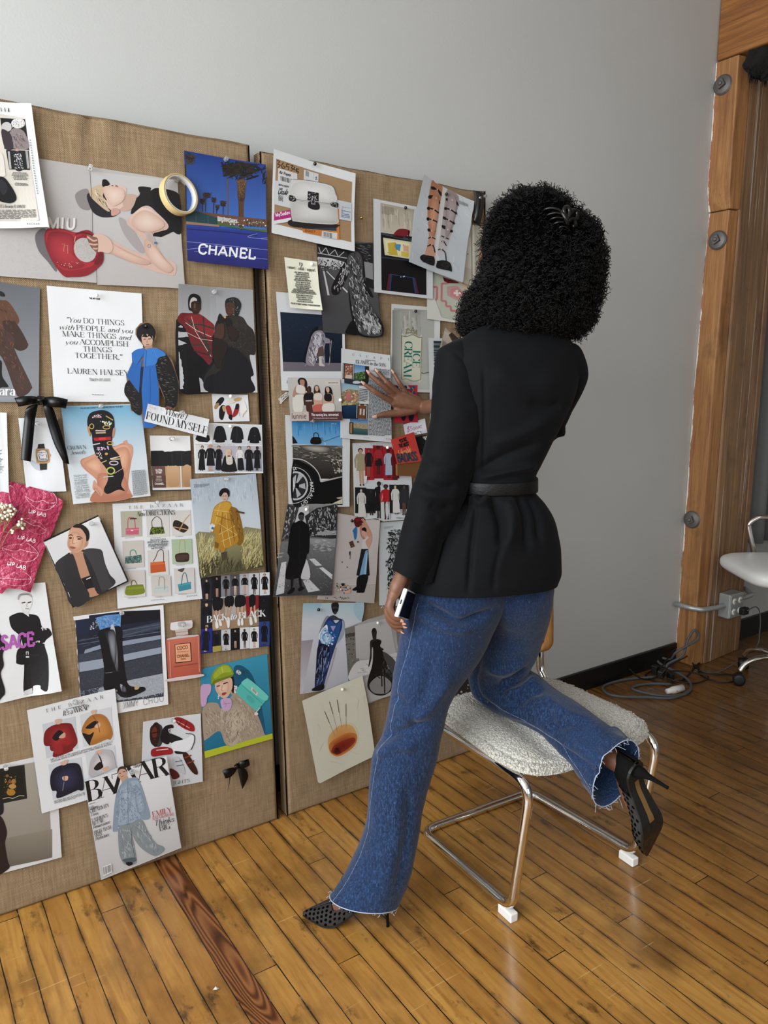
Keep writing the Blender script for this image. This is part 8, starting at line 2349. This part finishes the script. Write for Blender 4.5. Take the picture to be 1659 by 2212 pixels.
# claw clip
m_clip = mat('black_acrylic', '040405', .22, spec=.35)
cd = 1.818; b = MB()
W3 = lambda pts: [D(u, v, d) for u, v, d in pts]
b.tube([V(*q) for q in spline(W3([(1205, 452, cd), (1216, 462, cd-.012), (1224, 478, cd-.01), (1228, 500, cd+.006)]), 6)], [.0035]*4+[.0055]*11+[.003]*4, 10)
for pts in ([(1222, 470, cd-.01), (1218, 454, cd-.012), (1224, 448, cd-.01), (1230, 456, cd-.008), (1226, 472, cd-.006)], [(1224, 474, cd-.008), (1234, 458, cd), (1244, 456, cd+.006), (1246, 468, cd+.008), (1238, 480, cd+.006)], [(1226, 478, cd-.006), (1238, 474, cd), (1243, 486, cd+.006), (1236, 490, cd+.004)]):
    b.tube([V(*q) for q in spline(W3(pts), 6)], .0058, 8)
for pts in ([(1214, 458, cd-.01), (1196, 450, cd-.012), (1178, 452, cd-.004), (1170, 462, cd+.012)], [(1218, 464, cd-.01), (1200, 460, cd-.014), (1184, 464, cd-.006), (1178, 472, cd+.01)], [(1220, 472, cd-.009), (1202, 470, cd-.014), (1190, 474, cd-.006), (1184, 482, cd+.01)], [(1222, 480, cd-.006), (1206, 480, cd-.01), (1194, 486, cd), (1190, 494, cd+.012)], [(1226, 490, cd-.002), (1212, 490, cd-.006), (1204, 496, cd+.004)]):
    b.tube([V(*q) for q in spline(W3(pts), 5)], .003, 7)
b.build('hair_clip', m_clip, person)

# ================================================================ phone held in the left hand
m_case = mat('white_phone_case', 'e6e6e4', .3); m_glass = mat('black_glass', '080504', .25, spec=.25); m_port = mat('port_black', '050505', .6)
p0 = Nn(665, 840, 1.856); p1 = Nn(415, 1570, 1.848); wx_ = (p1-p0).normalized(); ln = (FW*.93+RT*.3+UP*.05); ln = (ln-wx_*ln.dot(wx_)).normalized(); nz_ = wx_.cross(ln); nz_ = -nz_ if nz_.dot(RT) > 0 else nz_
Mp = Matrix(((wx_.x, ln.x, nz_.x, 0), (wx_.y, ln.y, nz_.y, 0), (wx_.z, ln.z, nz_.z, 0), (0, 0, 0, 1))); Mp.translation = (p0+p1)/2
phone = thing('mobile_phone', Mp.translation, 'mobile phone in a white case held in the left hand', 'phone')
pw, pl = (p1-p0).length/2, .148
b = MB(); b.box((-pw, 0, -.0055), (pw, pl, .0055), Mp); o = b.build('case', m_case, phone); bevel(o, .0035, 3)
b = MB(); b.box((-pw+.004, .004, -.0062), (pw-.004, pl-.004, -.005), Mp); b.build('screen', m_glass, phone, False)
b = MB(); b.box((-.008, -.0006, -.0018), (.004, .002, .0018), Mp)
for k in (-3, -2, -1, 1, 2, 3): b.box((k*.004-.0006+(.004 if k > 0 else -.01), -.0004, -.0006), (k*.004+.0006+(.004 if k > 0 else -.01), .001, .0006), Mp)
b.build('charging_port', m_port, phone, False)
# ================================================================ sockets, conduit, cables, office chair, curtain
m_galv = mat('galvanised_box', 'b0b4b4', .42, .55); m_white = mat('white_socket', 'dedcd4', .4); m_blk = mat('black_rubber', '0b0b0c', .5); m_grey = mat('grey_cable', '4c4e50', .6)
PFY = PY-.012
ob = thing('outlet_box', (3.53, PFY, .30), 'metal outlet box with four round sockets on the timber post', 'outlet box')
b = MB(); b.box((3.478, PFY-.062, .235), (3.592, PFY+.001, .36)); bevel(b.build('box', m_galv, ob, False), .006, 3)
b = MB(); b.box((3.482, PFY-.066, .24), (3.588, PFY-.0615, .355)); bevel(b.build('cover_plate', m_galv, ob, False), .002)
for sx in (-1, 1):
    for sz in (-1, 1):
        o = MB().lathe([(.0165, 0), (.0165, .003), (.015, .0045)], frame((3.535+sx*.024, PFY-.0655, .297+sz*.027), (0, -1, 0)), 20).build('socket', m_white, ob)
        b = MB()
        for q in (-1, 1): b.box((3.535+sx*.024+q*.006-.0012, PFY-.0712, .297+sz*.027-.003), (3.535+sx*.024+q*.006+.0012, PFY-.0695, .297+sz*.027+.006))
        b.lathe([(.002, 0), (.002, .001)], frame((3.535+sx*.024, PFY-.07, .297+sz*.027-.008), (0, -1, 0)), 8); b.build('slots', m_blk, o, False)
cdt = fillet([(3.27, WALL_Y-.012, .31), (3.287, 2.185, .306), (3.315, 2.145, .303), (3.40, PFY-.034, .302), (3.48, PFY-.032, .30)], .03)
o = MB().tube(cdt, .0125, 12).build('conduit', m_galv); tag(o, 'bent grey metal conduit from the grey wall to the left side of the outlet box', 'conduit')
o = MB().tube(fillet([(3.59, PFY-.03, .31), (3.72, PFY-.03, .315), (3.79, 2.21, .318), (3.80, WALL_Y-.012, .318)], .03), .0125, 12).build('conduit', m_galv); tag(o, 'short metal conduit from the outlet box to the wall under the white chair seat', 'conduit')
pl = thing('power_plug', (3.56, PFY-.09, .27), 'black plug in the lower right socket with a thin cord to the floor', 'plug')
b = MB(); b.box((3.545, PFY-.10, .252), (3.592, PFY-.071, .288)); bevel(b.build('plug_body', m_blk, pl, False), .005, 3)
rest = lambda u, v, z=.004: at_z(u, v, z)
cord = [V(3.57, PFY-.10, .275), V(3.62, PFY-.115, .29), V(3.655, PFY-.12, .25), V(3.65, PFY-.13, .16), V(3.60, PFY-.14, .08), rest(1560, 1448, .006), rest(1525, 1452), rest(1500, 1446)]
b = MB(); b.tube([V(*q) for q in spline(cord, 8)], .003, 6); b.build('cord', m_grey, pl)
# grey extension cord with a looping end and its white tag
ext = thing('extension_cord', rest(1430, 1480), 'thick grey extension cord looped on the floor beneath the post', 'cord')
g = [rest(1415, 1462, .008), rest(1350, 1468, .008), rest(1304, 1482, .008), rest(1312, 1498, .008), rest(1345, 1505, .008), rest(1400, 1506, .008), rest(1450, 1508, .008), rest(1485, 1494, .008), rest(1492, 1478, .008), rest(1478, 1462, .012), rest(1445, 1444, .02), rest(1422, 1430, .03), rest(1425, 1420, .04), rest(1448, 1424, .045), rest(1462, 1408, .10), V(3.29, 2.14, .16), V(3.275, 2.15, .205), V(3.25, 2.165, .16), V(3.22, 2.17, .08), rest(1440, 1438, .03), rest(1470, 1455, .012), rest(1493, 1480, .008), rest(1478, 1500, .008), rest(1430, 1503, .008), rest(1375, 1492, .008), rest(1368, 1484, .008), rest(1400, 1477, .008), rest(1450, 1478, .008)]
b = MB(); b.tube([V(*q) for q in spline(g, 8)], .0062, 8); b.build('cord', m_grey, ext)
m_tag = mat('white_tag', 'd6d3cc', .5); m_red = mat('red_print', 'b02a24', .5)
b = MB(); p = rest(1440, 1494, .012); q = rest(1474, 1486, .014); b.tube([p, p.lerp(q, .3), p.lerp(q, .35), q], [.012, .014, .017, .017], 12); b.build('tag', m_tag, ext)
MB().lathe([(.003, 0), (.003, .0006)], frame(rest(1463, 1493, .03), (V(0, 0, 1)-FW*.6)), 10).build('red_dot', m_red, ext)
blk = thing('cable_tangle', rest(1430, 1462), 'tangle of thin black cables and an adapter against the baseboard', 'cables')
rc_ = random.Random(21)
for c in ([(1425, 1460, .02), (1447, 1438, .06), (1480, 1420, .05), (1495, 1412, .02), (1500, 1440, .006), (1470, 1470, .006), (1440, 1465, .01)], [(1420, 1455, .02), (1460, 1400, .07), (1488, 1404, .05), (1500, 1440, .01), (1530, 1455, .005), (1590, 1458, .005), (1592, 1470, .005), (1560, 1474, .005), (1520, 1462, .005), (1505, 1440, .006), (1512, 1432, .01), (1508, 1448, .005)], [(1430, 1440, .03), (1410, 1448, .012), (1395, 1460, .005), (1430, 1475, .005), (1480, 1468, .005)], [(1360, 1445, .07), (1378, 1462, .03), (1398, 1468, .006), (1420, 1462, .01)], [(1440, 1450, .03), (1480, 1450, .02), (1530, 1462, .005), (1500, 1476, .005), (1450, 1470, .006)]):
    b = MB(); b.tube([V(*q) for q in spline([rest(u, v, z) for u, v, z in c], 8)], .0032, 6); b.build('cable', m_blk, blk)
for u, v, sx, sy, sz, a in ((1428, 1462, .05, .03, .035, .4), (1448, 1466, .035, .025, .03, 1.2), (1415, 1456, .03, .03, .045, .1)):
    b = MB(); M = Matrix.Translation(rest(u, v, 0)) @ Matrix.Rotation(a, 4, 'Z'); b.box((-sx/2, -sy/2, 0), (sx/2, sy/2, sz), M); bevel(b.build('adapter', m_blk, blk, False), .004)
# white swivel chair at the right edge
m_wl = mat('white_leather', 'e2e2e0', .4); 
sc = at_z(1585, 1232, .55); fdir = V(-.83, .556, 0)
ctr = sc-fdir*.25
oc_ = thing('office_chair', (ctr.x, ctr.y, 0), 'white leather office chair with chrome arm, cut by the right edge', 'chair'); oc_.rotation_euler = (0, 0, math.atan2(fdir.y, fdir.x))
sg = lambda w, m: math.copysign(abs(w)**m, w)
MB().grid(lambda u, v: V(sg(cos(2*pi*u), .35)*sg(cos(pi*(v-.5)), .45)*.25, sg(sin(2*pi*u), .35)*sg(cos(pi*(v-.5)), .45)*.23, .552+sg(sin(pi*(v-.5)), .75)*.048), 64, 24, True).build('seat', m_wl, oc_, loc=Z0)
MB().grid(lambda u, v: V(sg(cos(2*pi*u), .35)*sg(cos(pi*(v-.5)), .5)*.03-.29-.12*(sg(sin(pi*(v-.5)), .4)*.26+.2), sg(sin(2*pi*u), .5)*sg(cos(pi*(v-.5)), .35)*.22, .86+sg(sin(pi*(v-.5)), .4)*.26), 32, 32, True).build('backrest', m_wl, oc_, loc=Z0)
for sgn in (-1, 1):
    yy = sgn*.247; pts = [(.03, yy, .525), (.055, yy, .62), (.085, yy, .725), (.03, yy, .755), (-.25, yy, .75), (-.29, yy, .62)]
    MB().tube(fillet(pts, .045), .012, 12).build('armrest', m_chrome, oc_, loc=Z0); MB().lathe([(.014, 0), (.014, .008), (.008, .012)], frame((.03, yy+sgn*.01, .527), (0, sgn, 0)), 14).build('bolt', m_chrome, oc_, loc=Z0)
MB().lathe([(.03, .10), (.03, .33), (.022, .33), (.022, .51)], Matrix.Identity(4), 18).build('gas_column', m_chrome, oc_, loc=Z0)
cl = at_z(1606, 1432, .03)-ctr; cl.z = 0; cang = math.atan2(cl.y, cl.x)-oc_.rotation_euler[2]; R_ = math.hypot(cl.x, cl.y)
for k in range(5):
    a = cang+k*2*pi/5; d = V(cos(a), sin(a), 0); e = d*R_; t = V(-d.y, d.x, 0)
    MB().tube([V(*q) for q in spline([V(0, 0, .13), V(0, 0, .128)+d*R_*.5, e+V(0, 0, .105)-d*.03, e+V(0, 0, .066)], 6)], .013, 10).build('base_leg', m_chrome, oc_, loc=Z0)
    MB().lathe([(.018, -.024), (.027, -.022), (.028, -.005), (.028, .005), (.027, .022), (.018, .024)], frame(e+V(0, 0, .028), t*(1 if k else .6)+d*.5), 18).build('caster', m_blk, oc_, loc=Z0)
# hanging grey curtain beyond the post
m_cur = mat('grey_curtain', '5a5a5a', .85, Sheen_Weight=.2)
def curt(u, v):
    x = 3.765+u*1.3+.03*(1-v)*0; z = .56+v*2.6
    return V(x-.0*(1-v), WALL_Y-.075+.035*sin(u*62+.5*sin(v*3))+.01*sin(u*23+v*4), z)
o = MB().grid(curt, 180, 30).build('curtain', m_cur); solid(o, .003); tag(o, 'long grey curtain hanging beside the timber post', 'curtain')

m_scrap = mat('paper_scrap', 'd8d0c0', .8); b = MB(); p = at_z(467, 2138, .001)
b.add([p+V(-.006, .004, 0), p+V(.002, .007, .003), p+V(.007, -.002, .001), p+V(0, -.006, .005), p+V(0, 0, .007)], [(0, 1, 4), (1, 2, 4), (2, 3, 4), (3, 0, 4)])
tag(solid(b.build('paper_scrap', m_scrap, smooth=False)), 'tiny torn scrap of white paper lying on the floorboards', 'scrap')
